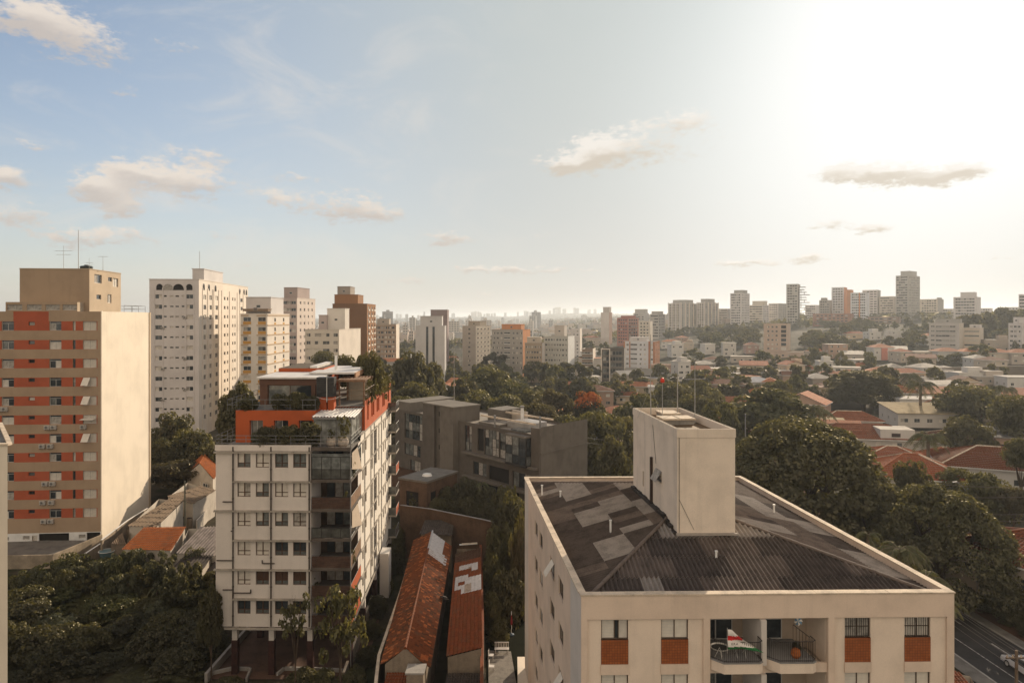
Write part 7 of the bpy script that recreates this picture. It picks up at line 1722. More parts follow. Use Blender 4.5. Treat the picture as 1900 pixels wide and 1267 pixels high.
# ------------------------------------------------------------------ trees
# great flat topped trees past the beige block
def hero(name, label, px, pyt, wpx, Y, seed, mat, shape='umbrella', n=150, k=420, leaf=.036, thick=None, gz=0):
    cm = crown_mesh('crown', [mat], n, k, leaf, seed, SH[shape][0], .135 if n > 200 else .2, hollow=.86, aspect=1.4)
    X = PX(px, Y); r = wpx/2*Y/F; top = PZ(pyt, Y); h = top-gz; th = thick or r*SH[shape][2]; th = min(th, h*.8)
    root = thing('tree', label, 'tree', (X, Y, gz), seed); c = link('crown', cm, root, (0, 0, h-th)); c.scale = (r, r, th)
    tk = link('trunk', trunk_mesh(seed, limbs=8), root); tk.scale = (r*.62, r*.62, h-th*.35); return root
hero('tree', 'largest flat topped tree, its dark crown swelling beside the beige block tower', 1488, 788, 350, 98, 3, LF_DARK, n=430, k=170, leaf=.028, thick=15)
hero('tree', 'flat topped tree sloping down to the street with silvery sunlit clumps', 1740, 908, 270, 84, 5, LF_DARK, n=360, k=170, leaf=.030, thick=11)
hero('tree', 'dark tree filling the gap between the two great flat topped trees', 1640, 905, 180, 90, 8, LF_DEEP, 'dome', n=110, k=330, leaf=.045, thick=14)
hero('tree', 'great dark dome tree standing alone above the slope roofs', 1602, 690, 136, 248, 9, LF_DEEP, 'dome', n=150, k=260, leaf=.04, thick=13.5, gz=terrain(PX(1602, 248), 248))
tree(1690, 858, 90, 104, 'dome', LF_DEEP, 'near', 'dark bushy tree with a bright green tuft before the red hip roof', thick=9)
tree(1800, 716, 118, 205, 'ragged', LF_OLIVE, 'near', 'open branched tree spreading beside the sunlit yellow roof', thick=13)
tree(1795, 772, 95, 158, 'umbrella', LF_DARK, 'near', 'flat crowned tree with bare arching limbs above the brown hip roof', thick=7)
tree(1885, 735, 90, 165, 'ragged', LF_OLIVE, 'near', 'feathery tree at the right edge above the street wires', thick=10)
tree(1895, 815, 60, 120, 'ragged', LF_OLIVE, 'near', 'sunlit tree cut off by the right edge beside the brown hip roof')
tree(1770, 868, 80, 122, 'round', LF_OLIVE, 'near', 'olive street tree before the white fascia of the brown hip roof')
tree(1835, 880, 100, 112, 'ragged', LF_OLIVE, 'near', 'wide olive street tree by the lamp post at the right edge')
tree(1880, 905, 60, 108, 'round', LF_RED, 'near', 'brownish street tree close to the right edge by the wires')
tree(1420, 724, 185, 172, 'umbrella', LF_MID, 'near', 'wide flat topped tree behind the beige block tower', thick=11)
tree(1335, 748, 90, 160, 'dome', LF_MID, 'near', 'dark tree leaning over the orange roof by the antennas', thick=10)
tree(1440, 706, 62, 235, 'round', LF_OLIVE, 'near', 'round olive tree beside the steep orange gable', thick=9)
tree(1180, 733, 112, 182, 'umbrella', LF_MID, 'near', 'broad dark flat topped tree behind the tower mast wires', thick=12)
tree(1240, 712, 110, 215, 'ragged', LF_DARK, 'near', 'dark ragged tree behind the red beacon lamp')
tree(1300, 708, 90, 225, 'ragged', LF_OLIVE, 'near', 'tall ragged olive tree behind the bare mast with cable loops')
tree(1285, 735, 80, 190, 'round', LF_DARK, 'near')
FLC = crown_mesh('crown', [LF_DEEP, FLOWER], 90, 200, .06, 17, 'dome', .26, flower=1.25, hollow=.7)
tree(1092, 728, 78, 182, 'dome', LF_DEEP, 'near', 'tree crowned with flame orange blossom in front of the pale roofs', flower=FLC, thick=9)
tree(1026, 726, 104, 176, 'dome', LF_RED, 'near', 'dark reddish brown dome tree left of the orange blossom', thick=11)
tree(1105, 765, 130, 136, 'round', LF_OLIVE, 'near', 'bright olive tree right behind the grey concrete end wall', thick=12)
tree(1135, 815, 90, 120, 'dome', LF_DARK, 'near', 'dark tree between the grey end wall and the beige tower', thick=12)
tree(1160, 775, 60, 140, 'ragged', LF_YEL, 'near', 'yellow tinged thin tree beside the beige tower', thick=9)
tree(1060, 770, 70, 145, 'round', LF_OLIVE, 'near', 'olive tree rising over the roof of the grey concrete house')
tree(762, 658, 105, 196, 'dome', LF_DEEP, 'near', 'tall dark tree just past the penthouse railing', thick=20)
tree(800, 676, 60, 205, 'ragged', LF_DARK, 'near', 'dark upright tree before the pale grey slab', thick=15)
tree(770, 712, 115, 172, 'dome', LF_DARK, 'near', 'rounded dark tree above the stair tower of the concrete house', thick=12)
tree(795, 735, 80, 152, 'umbrella', LF_OLIVE, 'near', 'low olive tree at the back of the stair tower', thick=7)
tree(748, 735, 60, 150, 'round', LF_OLIVE, 'near', 'bright green bush tree at the back of the penthouse building')
tree(905, 683, 120, 232, 'round', LF_MID, 'near', 'highest of the dark trees in front of the balcony tower', thick=15)
tree(858, 704, 90, 215, 'dome', LF_DEEP, 'near', 'dark dome tree in front of the stepped orange roofs', thick=13)
tree(945, 706, 90, 225, 'round', LF_MID, 'near', 'dark round tree in front of the wide orange roof', thick=13)
tree(890, 728, 100, 190, 'round', LF_OLIVE, 'near', 'grey olive tree above the flat roofs of the concrete house', thick=11)
tree(846, 735, 80, 180, 'dome', LF_DEEP, 'near', 'deep green tree just right of the stair tower top', thick=10)
tree(940, 735, 90, 178, 'ragged', LF_OLIVE, 'near', 'ragged olive tree behind the white flue', thick=10)
tree(982, 725, 70, 195, 'round', LF_DARK, 'near', 'dark tree at the foot of the palm by the tan tower')
tree(1000, 748, 70, 165, 'round', LF_RED, 'near', 'small brown red tree left of the reddish dome tree')
tree(1078, 702, 72, 262, 'dome', LF_DEEP, 'near', 'dark tree below the bright blank end wall', thick=10)
tree(1028, 700, 60, 285, 'round', LF_DEEP, 'mid', 'dark tree at the foot of the grey white tower')
tree(918, 655, 60, 390, 'dome', LF_DEEP, 'mid', 'dark tree between the balcony tower and the grey gridded tower')
tree(690, 700, 50, 150, 'round', LF_OLIVE, 'near', None)
# left side
tree(322, 768, 92, 150, 'dome', LF_DARK, 'near', 'tall dark tree in front of the white arched tower', thick=15, gz=1)
tree(350, 800, 90, 142, 'round', LF_OLIVE, 'near', 'olive tree hiding the foot of the white arched tower', thick=9, gz=1)
tree(300, 815, 60, 138, 'ragged', LF_OLIVE, 'near', 'thin olive tree beside the blank cream wall', gz=1)
tree(394, 822, 40, 135, 'round', LF_OLIVE, 'near', 'olive tree touching the white building corner', thick=7, gz=1)
tree(442, 712, 78, 100, 'umbrella', LF_DARK, 'near', 'spreading tree rising behind the penthouse terrace', thick=7)
tree(424, 745, 40, 110, 'ragged', LF_DEEP, 'near', 'scraggy dark tree left of the penthouse terrace', thick=9)
tree(600, 652, 44, 240, 'ragged', LF_OLIVE, 'near', 'palm like tuft of leaves beyond the penthouse roof')
tree(330, 855, 120, 130, 'round', LF_RED, 'near', 'low brownish tree bank beside the cream wall', thick=4, gz=2)
# garden at the lower left: shrubs and small trees one by one
rg = random.Random(33)
GARDEN = 'shrubs of the overgrown garden'
rows = [(1040, 60, 380, 90, 66, (LF_BLUE, LF_OLIVE, LF_MID)), (1064, 20, 400, 86, 66, (LF_OLIVE, LF_MID, LF_YEL)), (1100, 20, 385, 82, 85, (LF_DARK, LF_MID, LF_OLIVE)), (1135, 15, 380, 77, 95, (LF_DEEP, LF_DARK, LF_BLUE)), (1172, 15, 390, 72, 100, (LF_DEEP, LF_DARK, LF_DARK)), (1212, 15, 360, 68, 105, (LF_DEEP, LF_DEEP, LF_DARK)), (1255, 15, 340, 65, 110, (LF_DEEP, LF_DARK, LF_RED))]
for (y, x0, x1_, Y, w_, ms) in rows:
    x = x0+rg.uniform(0, 30)
    while x < x1_:
        yy = y+rg.uniform(-16, 16)-(.07*(x-150) if y < 1090 else 0)
        bush(x, yy, w_*rg.uniform(.7, 1.25), Y+rg.uniform(-2, 2), rg.choice(ms), shape=rg.choice(['round', 'ragged', 'round', 'dome', 'sparse']), lod='near', group=GARDEN); x += w_*rg.uniform(.55, .8)
for (px, py, w_, Y) in ((300, 1030, 66, 86), (255, 1022, 62, 88), (345, 1044, 60, 84), (205, 1035, 60, 88), (160, 1048, 60, 87), (110, 1056, 60, 86), (60, 1062, 60, 85), (325, 1070, 60, 81), (230, 1065, 60, 83)): bush(px, py, w_, Y, LF_BLUE, shape='plume', lod='plume', name='bamboo_clump', cat='bamboo', word='bamboo clump', group='bamboo clumps at the garden edge')
palm(292, 1075, 50, 84, 'pale feathery palm standing in the overgrown garden', gz=0, thin=True, nf=12, group=None)
bush(290, 1118, 60, 78, LF_BLUE, 'silvery spiky plant below the pale feathery palm', shape='ragged', name='spiky_plant', cat='plant')
tree(392, 1090, 46, 66, 'ragged', LF_DEEP, 'near', 'leafy dark branch of a small tree touching the white building corner', gz=0, thick=5)
# slim trees before the white building
tree(548, 1098, 66, 61, 'sparse', LF_OLIVE, 'thin', 'slim tree with a bare trunk before the white building stilts', gz=0, thick=3.6)
tree(632, 1078, 104, 62.5, 'sparse', LF_OLIVE, 'thin', 'sparse leafy tree before the wooden balconies', gz=0, thick=6.2)
for i, (px, py, w_, Y, m, lab) in enumerate(((560, 1240, 60, 64, LF_DARK, 'low grassy shrub at the foot of the first slim tree'), (600, 1240, 50, 64, LF_OLIVE, 'low grassy shrub between the two slim trees'), (650, 1245, 60, 63.5, LF_DARK, 'low grassy shrub at the foot of the sparse tree'), (425, 1258, 60, 63, LF_DARK, 'low plants inside the kerb by the first stilt'))): bush(px, py, w_, Y, m, lab, shape='ragged', gz=.2)
for i, (px, py, w_, Y) in enumerate(((690, 1150, 40, 75), (700, 1105, 40, 80), (712, 1060, 36, 86), (678, 1200, 44, 69), (660, 1235, 40, 65), (730, 1010, 40, 94), (738, 975, 40, 100))): bush(px, py, w_, Y, LF_DEEP if i % 2 else LF_DARK, shape='ragged', group='shrubs along the alley')
# dark garden by the beige block
for i, (px, py, w_, Y, sh_) in enumerate(((950, 925, 80, 90, 'round'), (930, 975, 70, 86, 'dome'), (962, 1000, 60, 84, 'ragged'), (915, 1030, 50, 82, 'ragged'), (945, 1060, 70, 78, 'round'), (912, 1100, 44, 76, 'ragged'), (965, 960, 44, 80, 'ragged'), (925, 1150, 44, 74, 'ragged'))): bush(px, py, w_, Y, [LF_DEEP, LF_DARK, LF_RED, LF_DARK][i % 4], shape=sh_, group='shrubs of the dark garden')
for i, (px, py, w_, Y) in enumerate(((795, 888, 46, 108), (828, 905, 50, 106), (865, 890, 60, 105), (900, 905, 56, 102), (935, 905, 50, 98), (870, 925, 44, 98), (905, 935, 44, 96), (775, 905, 40, 106), (950, 935, 40, 94), (845, 930, 40, 99), (812, 925, 36, 101))): bush(px, py, w_, Y, [LF_DEEP, LF_DARK, LF_DEEP][i % 3], shape='ragged' if i % 2 else 'round', gz=5.3, group='shrubs behind the brick garden wall')
for px, py, Y in ((787, 880, 106), (893, 885, 102)): palm(px, py, 40, Y, None, gz=5.3, thin=True, nf=12, group=None)
bush(955, 905, 14, 92, LF_OLIVE, 'single slender cypress shaped shrub at the brick wall end', shape='column', gz=5)
# palms
for (px, py, w_, Y, lab, thin) in ((1722, 782, 92, 138, 'bushy palm between the red roofs and the brown hip roof', False), (1708, 692, 76, 215, 'dark palm right of the great dome tree', False), (1845, 702, 56, 225, 'palm with drooping fronds among the right hand villas', False), (1868, 706, 52, 228, 'second palm beside the drooping one among the villas', True), (1508, 735, 74, 168, 'tall slim palm left of the great dome tree', True), (1528, 748, 60, 172, 'shorter slim palm beside the tall slim palm', True), (990, 700, 70, 215, 'palm in front of the short tan tower', False), (1255, 728, 70, 200, 'palm fronds behind the lightning mast', False), (1690, 680, 60, 300, None, True), (1480, 712, 40, 240, None, True), (1100, 690, 40, 300, None, True)):
    palm(px, py, w_, Y, lab, thin=thin, group=None if lab else 'palm trees among the houses')
# fronds behind the parapet
palm(1668, 982, 130, 62, 'sunlit palm fronds just behind the beige block parapet', gz=0, nf=20); palm(1718, 1035, 130, 54, 'lower palm fronds spilling past the beige block corner', gz=0, nf=20); palm(1610, 970, 70, 68, 'grey palm fronds poking up behind the beige block parapet', gz=0, nf=10); palm(1752, 1090, 90, 47, 'palm fronds hanging past the corner of the beige block', gz=0, nf=14)
# planting on the penthouse terraces
for i, (px, py, w_, mt, lab) in enumerate(((500, 792, 50, LF_DEEP, 'leafy hedge plant in the terrace planters, at the orange wall'), (535, 790, 50, LF_DARK, 'leafy hedge plant in the terrace planters, in the middle'), (575, 784, 46, LF_DEEP, 'dark leafy shrub at the terrace corner by the glazed room'), (478, 802, 30, LF_BLUE, 'small silvery plant at the first orange window'))):
    bush(px, py, w_, 67.6, mt, lab, gz=22.4, lod='near')
for i, (px, w_) in enumerate(((474, 24), (505, 30), (545, 30), (575, 22))):
    X = PX(px, 67.6); t = thing('planter_box', 'terracotta planter box on the terrace under ' + ['the silvery plant', 'the hedge at the orange wall', 'the middle hedge plant', 'the corner shrub'][i], 'planter', (X, 67.6, 22.1)); mb = MB(); l = w_*67.6/F; mb.box(-l/2, -.3, 0, l/2, .3, .55, POTM); mb.build('box_body', t); mb = MB(); mb.box(-l/2+.06, -.24, .5, l/2-.06, .24, .56, SOIL); mb.build('soil', t)
for i, (px, py, w_, lab, lp) in enumerate(((615, 796, 14, 'small shoot in the left pale pot on the terrace', 'pale round pot on the terrace, the one with a small shoot'), (637, 772, 26, 'potted olive tree before the glazed winter garden', 'pale round pot on the terrace, the one with the olive tree'))):
    X = PX(px, 68.5); t = thing('plant_pot', lp, 'pot', (X, 68.5, 22.1)); mb = MB(); mb.lathe((0, 0, 0), [(.32, 0), (.52, .25), (.55, .55), (.46, .85), (.5, .9)], POTW, 14); mb.build('pot_body', t); mb = MB(); mb.lathe((0, 0, .84), [(.42, 0), (.3, .03)], SOIL, 12); mb.build('soil', t)
    bush(px, py, w_, 68.5, LF_OLIVE, lab, gz=22.95, shape='sparse', lod='thin', name='potted_plant', cat='plant', thick=1.2)
for i, (px, py, w_, lab) in enumerate(((520, 731, 34, 'round shrub behind the upper railing, first from the brown post'), (552, 728, 44, 'leafy shrub filling the middle of the pavilion glass'), (580, 735, 30, 'round shrub behind the upper railing by the slatted shaft'), (460, 738, 40, 'shrub at the outer corner of the upper terrace'))): bush(px, py, w_, 71.6, LF_DARK if i % 2 else LF_DEEP, lab, gz=25.5)
for i, (px, py, w_, Y, mt, lab) in enumerate(((690, 655, 50, 84, LF_DARK, 'dense tree on the penthouse roof garden behind the pergola'), (668, 662, 40, 88, LF_DARK, 'bushy tree at the back of the penthouse roof garden'), (705, 685, 34, 82, LF_OLIVE, 'olive shrub along the bronze roof railing'), (720, 690, 26, 88, LF_OLIVE, 'farther olive shrub along the bronze roof railing'), (690, 705, 30, 77, LF_OLIVE, 'nearer low shrub along the bronze roof railing'))): bush(px, py, w_, Y, mt, lab, gz=25.6, shape='sparse' if i > 1 else 'ragged', lod='thin' if i > 1 else 'near')
bush(640, 660, 46, 92, LF_OLIVE, 'fan leaved tuft beyond the white roof slab', gz=26, shape='ragged')
for k, px, mt in ((1, 640, LF_OLIVE), (3, 655, LF_OLIVE), (4, 588, LF_DARK), (0, 655, LF_OLIVE)):
    z = BZ+zt-fhb*(k+1)+.2; Y = 67.5; bush(px, HY+(H-z-1.3)*F/Y, 12, Y, mt, ['glazed top', 'second', 'third', 'fourth', 'fifth'][k]+' floor balcony plant of the white building', gz=z, shape='sparse', lod='thin', name='potted_plant', cat='plant')
bush(1478, 1192, 16, 39, LF_DEEP, 'dark potted shrub on the balcony by the slanting railing', gz=zf0); bush(1390, 1172, 26, 41, LF_DARK, 'leafy plant standing behind the flag on the balcony', gz=zf0)
t = thing('plant_pot', 'round orange clay pot on the balcony floor behind bars', 'pot', (PX(1476, 38.2), 38.15, zf0)); mb = MB(); mb.lathe((0, 0, 0), [(.16, 0), (.27, .18), (.24, .4), (.18, .48)], TILE_O, 14); mb.build('pot_body', t); mb = MB(); mb.lathe((0, 0, .44), [(.16, 0), (.1, .02)], SOIL, 10); mb.build('soil', t)
# scattered trees over the slope and between the towers
rt = random.Random(77); cnt = 0; tsp = []
MS = [LF_DARK, LF_DEEP, LF_MID, LF_OLIVE, LF_MID, LF_YEL]
for i in range(3000):
    belt = rt.random() < .42
    px = rt.uniform(1300, 1899) if belt else rt.uniform(1068, 1899); py = rt.uniform(606, 652) if belt else rt.uniform(604+max(0, (1480-px))*.08, 756)
    d = (py-600)/150
    if any(abs(px-a)/2+abs(py-b) < (3.6 if belt else 6+7*d) for a, b in tsp): continue
    if any(abs(px-a)/1.5+abs(py-b-2) < 8 for a, b in spots): continue
    if any(abs(px-a) < 15 and -4 < py-b < 24 for a, b in spots[:len(SL)]): continue
    if 1112 < px < 1230 and py < 700: continue
    if 1407 < px < 1490 and py < 668: continue
    if 1724 < px < 1826 and py < 655: continue
    Y = ground_hit(px, py)
    if Y > 1200: continue
    tsp.append((px, py)); cnt += 1; wpx = F/Y*rt.uniform(7, 15); hp = F/Y*rt.uniform(6, 11)
    tree(px, py-hp, wpx, Y, rt.choice(['round', 'dome', 'umbrella', 'ragged', 'dome']), rt.choice(MS), 'mid' if Y < 260 else 'far', group='trees on the far slope')
    if cnt >= 190: break
cnt = 0
for i in range(900):
    px = rt.uniform(650, 1120); py = rt.uniform(634, 725)
    if any(abs(px-a)/2+abs(py-b) < 9 for a, b in tsp): continue
    if any(abs(px-a)/1.5+abs(py-b-2) < 8 for a, b in spots): continue
    if any(a < px < b for a, b in ((768, 830), (855, 912), (910, 1068), (1075, 1108))) and py < 706 and py > 650: continue
    Y = ground_hit(px, py); tsp.append((px, py)); cnt += 1
    tree(px, py-F/Y*rt.uniform(8, 13), F/Y*rt.uniform(10, 18), Y, rt.choice(['round', 'dome', 'ragged']), rt.choice(MS[:5]), 'mid' if Y < 260 else 'far', group='trees between the mid towers')
    if cnt >= 55: break
# wooded ridge at the right end of the skyline
for i in range(16):
    px = 1776+i*8.6+rt.uniform(-3, 3); Y = 520+rt.uniform(-30, 60); y = 583+rt.uniform(-6, 8)+(10 if i < 3 else 0)-(6 if i > 9 else 0)
    tree(px, y, 46*rt.uniform(.8, 1.2), Y, rt.choice(['round', 'dome', 'umbrella']), rt.choice([LF_DARK, LF_DEEP, LF_MID]), 'far', group='trees on the wooded ridge')
# far wood: one mass nobody could count
wrs = np.random.RandomState(5); pts = []; ns = []; 
k = 26000; Yv = np.exp(wrs.uniform(math.log(750), math.log(6800), k)); Xv = wrs.uniform(-.30, .72, k)*Yv
zc = np.array([terrain(a, b) for a, b in zip(Xv, Yv)]); c = np.stack([Xv, Yv, zc+wrs.uniform(1, 8, k)], 1); n = wrs.normal(size=(k, 3))*.6+np.array([0, -.3, .8]); n /= np.linalg.norm(n, axis=1, keepdims=True)
v, f = quads_from(c, n, 5.5, wrs, 1.5)
wo_ = link('distant_woodland', mesh_np('distant_woodland', v, f, [LF_DEEP])); wo_['kind'] = 'stuff'
# rooftops of the far city, one mass
mb = MB(); rr_ = random.Random(3)
for i in range(1500):
    Y = math.exp(rr_.uniform(math.log(820), math.log(3500))); X = rr_.uniform(-.3, .35)*Y; z = terrain(X, Y); w_ = rr_.uniform(8, 18); h = rr_.choice([4, 6, 7, 10, 14])
    mb.box(X, Y, z-2, X+w_, Y+w_, z+h, rr_.choice(FARM+[HW[0], HW[1]]), rr_.choice([FT_O, FT_W, FT_G, FT_R]))
o = mb.build('distant_rooftops'); o['kind'] = 'stuff'
# ------------------------------------------------------------------ cars
def car(label, x, y, rz, body, z=.06):
    t = thing('parked_car', label, 'car', (x, y, z), rz)
    # side profile (length along local y), lofted across with rounded shoulders
    prof = [(-2.15, .45, .30), (-2.2, .62, .75), (-2.05, .95, .8), (-1.9, 1.0, .82), (-1.55, 1.08, .8), (-1.15, 1.55, .62), (-.6, 1.62, .6), (.35, 1.6, .6), (.75, 1.45, .64), (1.2, 1.05, .8), (1.75, .95, .8), (2.1, .8, .76), (2.2, .6, .7), (2.15, .45, .3)]
    sec = []
    for yy, zt_, hw in prof:
        lo = .32; wl = .86
        sec.append([Vector((-wl, yy, lo)), Vector((-wl-.02, yy, min(zt_, .78))), Vector((-max(hw, .5), yy, zt_-.03)), Vector((-hw*.8, yy, zt_)), Vector((hw*.8, yy, zt_)), Vector((max(hw, .5), yy, zt_-.03)), Vector((wl+.02, yy, min(zt_, .78))), Vector((wl, yy, lo))])
    mb = MB()
    for a, b in zip(sec, sec[1:]):
        for i in range(7):
            glass = (i in (1, 5) and min(a[2].z, b[2].z) > 1.0 and -1.5 < (a[0].y+b[0].y)/2 < 1.0)
            mb.quad(a[i], a[i+1], b[i+1], b[i], body)
    mb.face(sec[0][::-1], body); mb.face(sec[-1], body); mb.build('body', t, smooth_=False)
    mb = MB(); mb.quad((-.66, .80, 1.44), (.66, .80, 1.44), (.78, 1.18, 1.09), (-.78, 1.18, 1.09), G_DARK); mb.build('windscreen', t, (0, .03, .02)); mb = MB(); mb.quad((.62, -1.17, 1.54), (-.62, -1.17, 1.54), (-.78, -1.52, 1.11), (.78, -1.52, 1.11), G_DARK); mb.build('rear_window', t, (0, -.03, .02))
    for s in (-1, 1):
        mb = MB(); mb.quad((s*.86, -1.3, .98), (s*.86, 1.0, .98), (s*.69, .6, 1.46), (s*.69, -1.0, 1.52), G_DARK); mb.build('side_window', t, (s*.03, 0, 0))
        for yy in (-1.35, 1.35):
            mb = MB(); mb.tube((s*.68, yy, .33), (s*.9, yy, .33), .33, BLACKP, n=16); w_ = mb.build('wheel', t); mb = MB(); mb.tube((s*.9, yy, .33), (s*.915, yy, .33), .2, ALU, n=12); mb.build('rim', w_)
        mb = MB(); mb.box(s*.62-.18, 2.14, .62, s*.62+.18, 2.21, .78, ALU); mb.build('headlight', t); mb = MB(); mb.box(s*.62-.18, -2.2, .68, s*.62+.18, -2.13, .84, M('tail_lamp', (.3, .02, .02), .3)); mb.build('tail_light', t)
    return t
WCAR = M('white_car_paint', (.66, .65, .64), .25, .02, spec=.5); SCAR = M('silver_car_paint', (.40, .40, .40), .25, .03, metal=.4, spec=.5); DCAR = M('dark_car_paint', (.03, .03, .035), .25, .03, spec=.5)
gx, gy = gp(1893, 1262, 0); car('white car on the street seen behind the wooden pole', 50.6, 67.2, .05+math.pi*0, WCAR)
car('dark car glinting on the street beyond the great trees', PX(1862, 118), 118, .6, DCAR, terrain(PX(1862, 118), 118)+.05)
car('silver car parked beyond the trees near the street lamp', PX(1845, 123), 125, .6, SCAR, terrain(PX(1845, 125), 125)+.05)
# bank, wall and fence along the street
mb = MB()
for i in range(20):
    a = 40+100*i/20; b = 40+100*(i+1)/20
    for (u0, z0, u1, z1_) in ((55.4, .14, 60.2, .9), (60.2, .9, 63.6, 1.6)):
        mb.quad((u0+rb(a), a, z0), (u1+rb(a), a, z1_), (u1+rb(b), b, z1_), (u0+rb(b), b, z0), SOIL)
o = mb.build('street_bank'); o['kind'] = 'structure'
for i in range(18):
    y = 56+i*3.1; bush(CX+(57.4+rb(y))*F/y, HY+(H-1.9)*F/y, 58*80/y, y, [LF_DEEP, LF_RED, LF_DEEP, LF_DARK][i % 4], shape='ragged', gz=.3, group='shrubs on the street bank')
for i in range(16):
    y = 58+i*4.2; bush(CX+(60.6+rb(y))*F/y, HY+(H-2.6)*F/y, 60*80/y, y, [LF_DEEP, LF_RED, LF_DARK][i % 3], shape='ragged', gz=.5, group='shrubs on the street bank')
GRYW = M('grey_panel_fence', (.13, .115, .10), .9, .2, .6, streak=.3)
wall_thing('yard_wall', 'beige boundary wall above the street bank', [Vector((64.2+rb(48), 48, 1.2)), Vector((64.2+rb(112), 112, 1.2))], 5.4, .3, M('street_wall_beige', (.36, .29, .21), .95, .2, .5, streak=.3, fine=.1), cap=COPING)
mb = MB()
for i in range(52): y = 50+i*1.1; mb.obox((63.4+rb(y), y, 1.2), (.06, 0, 0), (-.05, .95, 0), (0, 0, 2.3), GRYW)
o = mb.build('fence'); tag(o, 'grey panel fence standing before the beige boundary wall', 'fence')
# poles and wires
WOODP = M('utility_pole_wood', (.16, .115, .08), .9, .3, 3, fine=.2)
def upole(label, x, y, z0, top, arms=True, wood=WOODP):
    t = thing('utility_pole', label, 'utility pole', (x, y, z0)); mb = MB(); mb.tube((0, 0, 0), (0, 0, top-z0), .16, wood, .12, 10); mb.build('pole', t)
    if arms:
        mb = MB(); mb.box(-.9, -.06, top-z0-.7, .9, .06, top-z0-.58, WOODP); mb.build('crossarm', t); mb = MB()
        for a in (-.8, -.3, .4, .8): mb.lathe((a, 0, top-z0-.58), [(.06, 0), (.07, .1), (.04, .2)], COPING, 8)
        mb.build('insulator', t)
    return t
px_, Yp = 1886, 58.0; xp = PX(px_, Yp); ztp = PZ(1206, Yp)
upole('stout wooden pole with insulators in front of the white car', xp, Yp, 0, ztp)
x2, y2 = PX(1140, 148), 148.0; 
upole('slender wooden utility pole between the dark trees left of the beige tower', PX(1147, 122), 122, 0, PZ(812, 122))
upole('grey concrete pole on the slope road at the orange roof', PX(1383, 150), 150, 0, PZ(768, 150), False, GREYM)
lt2 = thing('street_lamp', 'double armed street lamp among the olive street trees', 'street lamp', (PX(1796, 112), 112, 0)); mb = MB(); zt2_ = PZ(905, 112); mb.tube((0, 0, 0), (0, 0, zt2_), .12, GREYM, .08, 8); mb.build('pole', lt2); mb = MB(); mb.path([(0, 0, zt2_-1), (-1, 0, zt2_+.4), (-1.9, 0, zt2_+.9)], .05, GREYM, 6); mb.build('arm', lt2); mb = MB(); mb.obox((-2.5, -.15, zt2_+.85), (.7, 0, .1), (0, .3, 0), (0, 0, .14), GREYM); mb.build('lamp_head', lt2)
lt3 = thing('street_lamp', 'short grey lamp post standing on the street bank', 'street lamp', (PX(1813, 82), 82, .7)); mb = MB(); mb.tube((0, 0, 0), (0, 0, 2.6), .06, GREYM, .05, 8); mb.build('pole', lt3); mb = MB(); mb.box(-.12, -.12, 2.6, .12, .12, 2.75, GREYM); mb.build('lamp_head', lt3)
WIRE = M('wire_rubber', (.16, .13, .11), .6, .1)
def wire(label, A, B, sag, r=.02):
    A, B = Vector(A), Vector(B); mb = MB(); n = 16; mb.path([A.lerp(B, i/n)-UP*sag*4*(i/n)*(1-i/n) for i in range(n+1)], r, WIRE, 4); o = mb.build('overhead_wire'); tag(o, label, 'wire', 'overhead wires along the street'); return o
endx, endy = 47.5, 112
for i, (da, dz_) in enumerate(((-.8, 0), (-.3, 0), (.4, 0), (.8, .0), (0, -1.2))):
    lab = ['outermost upper wire from the stout wooden pole towards the big trees', 'second upper wire from the stout wooden pole towards the big trees', 'third upper wire from the stout wooden pole towards the big trees', 'fourth upper wire from the stout wooden pole towards the big trees', 'single lower wire from the stout wooden pole towards the big trees'][i]
    wire(lab, (xp+da, Yp, ztp-.4+dz_), (endx+da, endy, ztp-.6+dz_), .9, .022)
    wire(lab.replace('towards the big trees', 'leaving the frame'), (xp+da, Yp, ztp-.4+dz_), (xp+da+3.2, 20, ztp-.2+dz_), .7, .022)
for i, (y0, y1) in enumerate(((898, 902), (920, 918), (950, 951), (962, 964))):
    wire(['topmost', 'second', 'third', 'lowest'][i]+' wire crossing before the olive street trees', P(1745, y0, 100), P(1960, y1, 96), .3, .03)
for i in range(2): wire(['upper', 'lower'][i]+' wire from the slender pole past the grey end wall', P(1145, 815+i*8, 122), P(1090, 812+i*9, 118), .2, .025)
# small red roof at the bottom right corner by the beige block
shed_roof('house', 'corner of a red tile roof below the beige block by the street', [(1772, 1330), (1850, 1330), (1800, 1250), (1768, 1243)], (5.0, 5.0, 6.2, 6.2), TILE_B, WHTW, .26, .04, 'house', .4, .035)
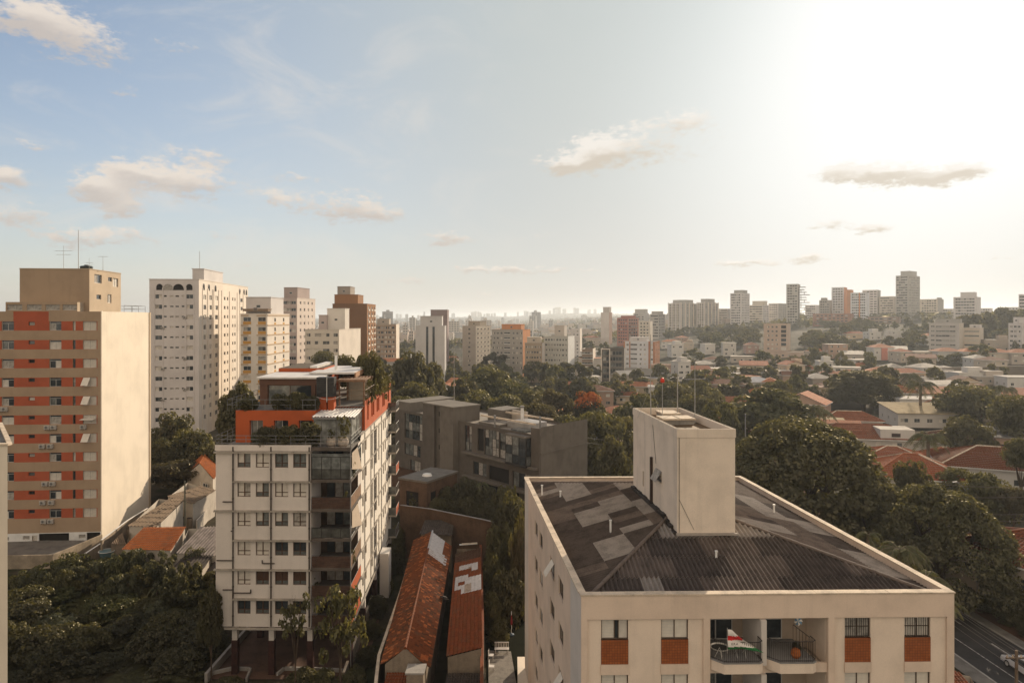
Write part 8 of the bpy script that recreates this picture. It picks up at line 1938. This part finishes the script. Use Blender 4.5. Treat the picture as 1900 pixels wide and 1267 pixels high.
# ------------------------------------------------------------------ labels from what stands near
LM = [('the red banded tower', 120, 800, 105), ('the blank cream wall', 235, 760, 112), ('the white arched tower', 365, 650, 189), ('the yellow panelled block', 490, 640, 200), ('the low white block', 600, 640, 262), ('the dark brown tower', 670, 620, 340), ('the pale grey slab', 798, 660, 330), ('the beige balcony tower', 884, 640, 440), ('the orange end wall', 950, 650, 400), ('the bright blank end wall', 1058, 665, 380), ('the dark office block', 1137, 678, 360), ('the brick orange tower', 1190, 665, 420),
 ('the striped tower', 1125, 605, 700), ('the twin grey towers', 1290, 590, 800), ('the pinkish block', 1442, 630, 470), ('the unfinished tower', 1477, 560, 790), ('the tallest tower', 1685, 550, 800), ('the broad balcony block', 1756, 622, 430), ('the cream strip block', 1806, 630, 440), ('the row houses', 1815, 668, 350), ('the great dome tree', 1602, 725, 248), ('the red bayed house', 1633, 655, 360), ('the turreted house', 1468, 690, 300), ('the steep orange gable', 1492, 730, 232), ('the yellow sheet roof', 1705, 765, 212), ('the beige block tower', 1270, 880, 50), ('the concrete house', 930, 830, 105),
 ('the orange blossom tree', 1092, 755, 182), ('the penthouse building', 560, 950, 66), ('the orange tiled house', 285, 1000, 92), ('the brick garden wall', 850, 960, 95), ('the stout wooden pole', 1886, 1230, 58), ('the stilts', 470, 1210, 66), ('the bottom left corner', 20, 1267, 60), ('the white four storey block', 1263, 695, 290), ('the stacked white terraces', 1253, 650, 420), ('the blue grey roof', 1405, 715, 240), ('the carport house', 1443, 700, 290), ('the pyramid roof', 1515, 712, 250), ('the shadowed loggias', 1352, 650, 400), ('the stepped blank villa', 1797, 700, 260), ('the palm beside the villas', 1845, 720, 225), ('the ridge towers', 1795, 560, 700), ('the ragged block', 1533, 580, 800), ('the pale crowned tower', 1373, 575, 800)]
ORD = ['first', 'second', 'third', 'fourth', 'fifth', 'sixth', 'seventh', 'eighth', 'ninth', 'tenth', 'eleventh', 'twelfth']
bucket = {}
for o, ph, v, g in AUTO:
    x, y = proj(v); best = min(LM, key=lambda l: math.hypot((x-l[1]), (y-l[2])*1.3)); dx_, dy_ = x-best[1], y-best[2]
    rel = 'behind' if v.y > best[3]*1.12 and abs(dx_) < 50 else 'before' if v.y < best[3]*.9 and abs(dx_) < 50 else 'right of' if dx_ > 0 else 'left of'
    bucket.setdefault((ph, rel, best[0]), []).append((x, o))
for (ph, rel, lm), L in bucket.items():
    L.sort(key=lambda p: p[0])
    for i, (x, o) in enumerate(L):
        o['label'] = f'{ph} {rel} {lm}' if len(L) == 1 else f'{ph} {rel} {lm}, {ORD[min(i, 11)]} from the left'
bpy.context.view_layer.update()
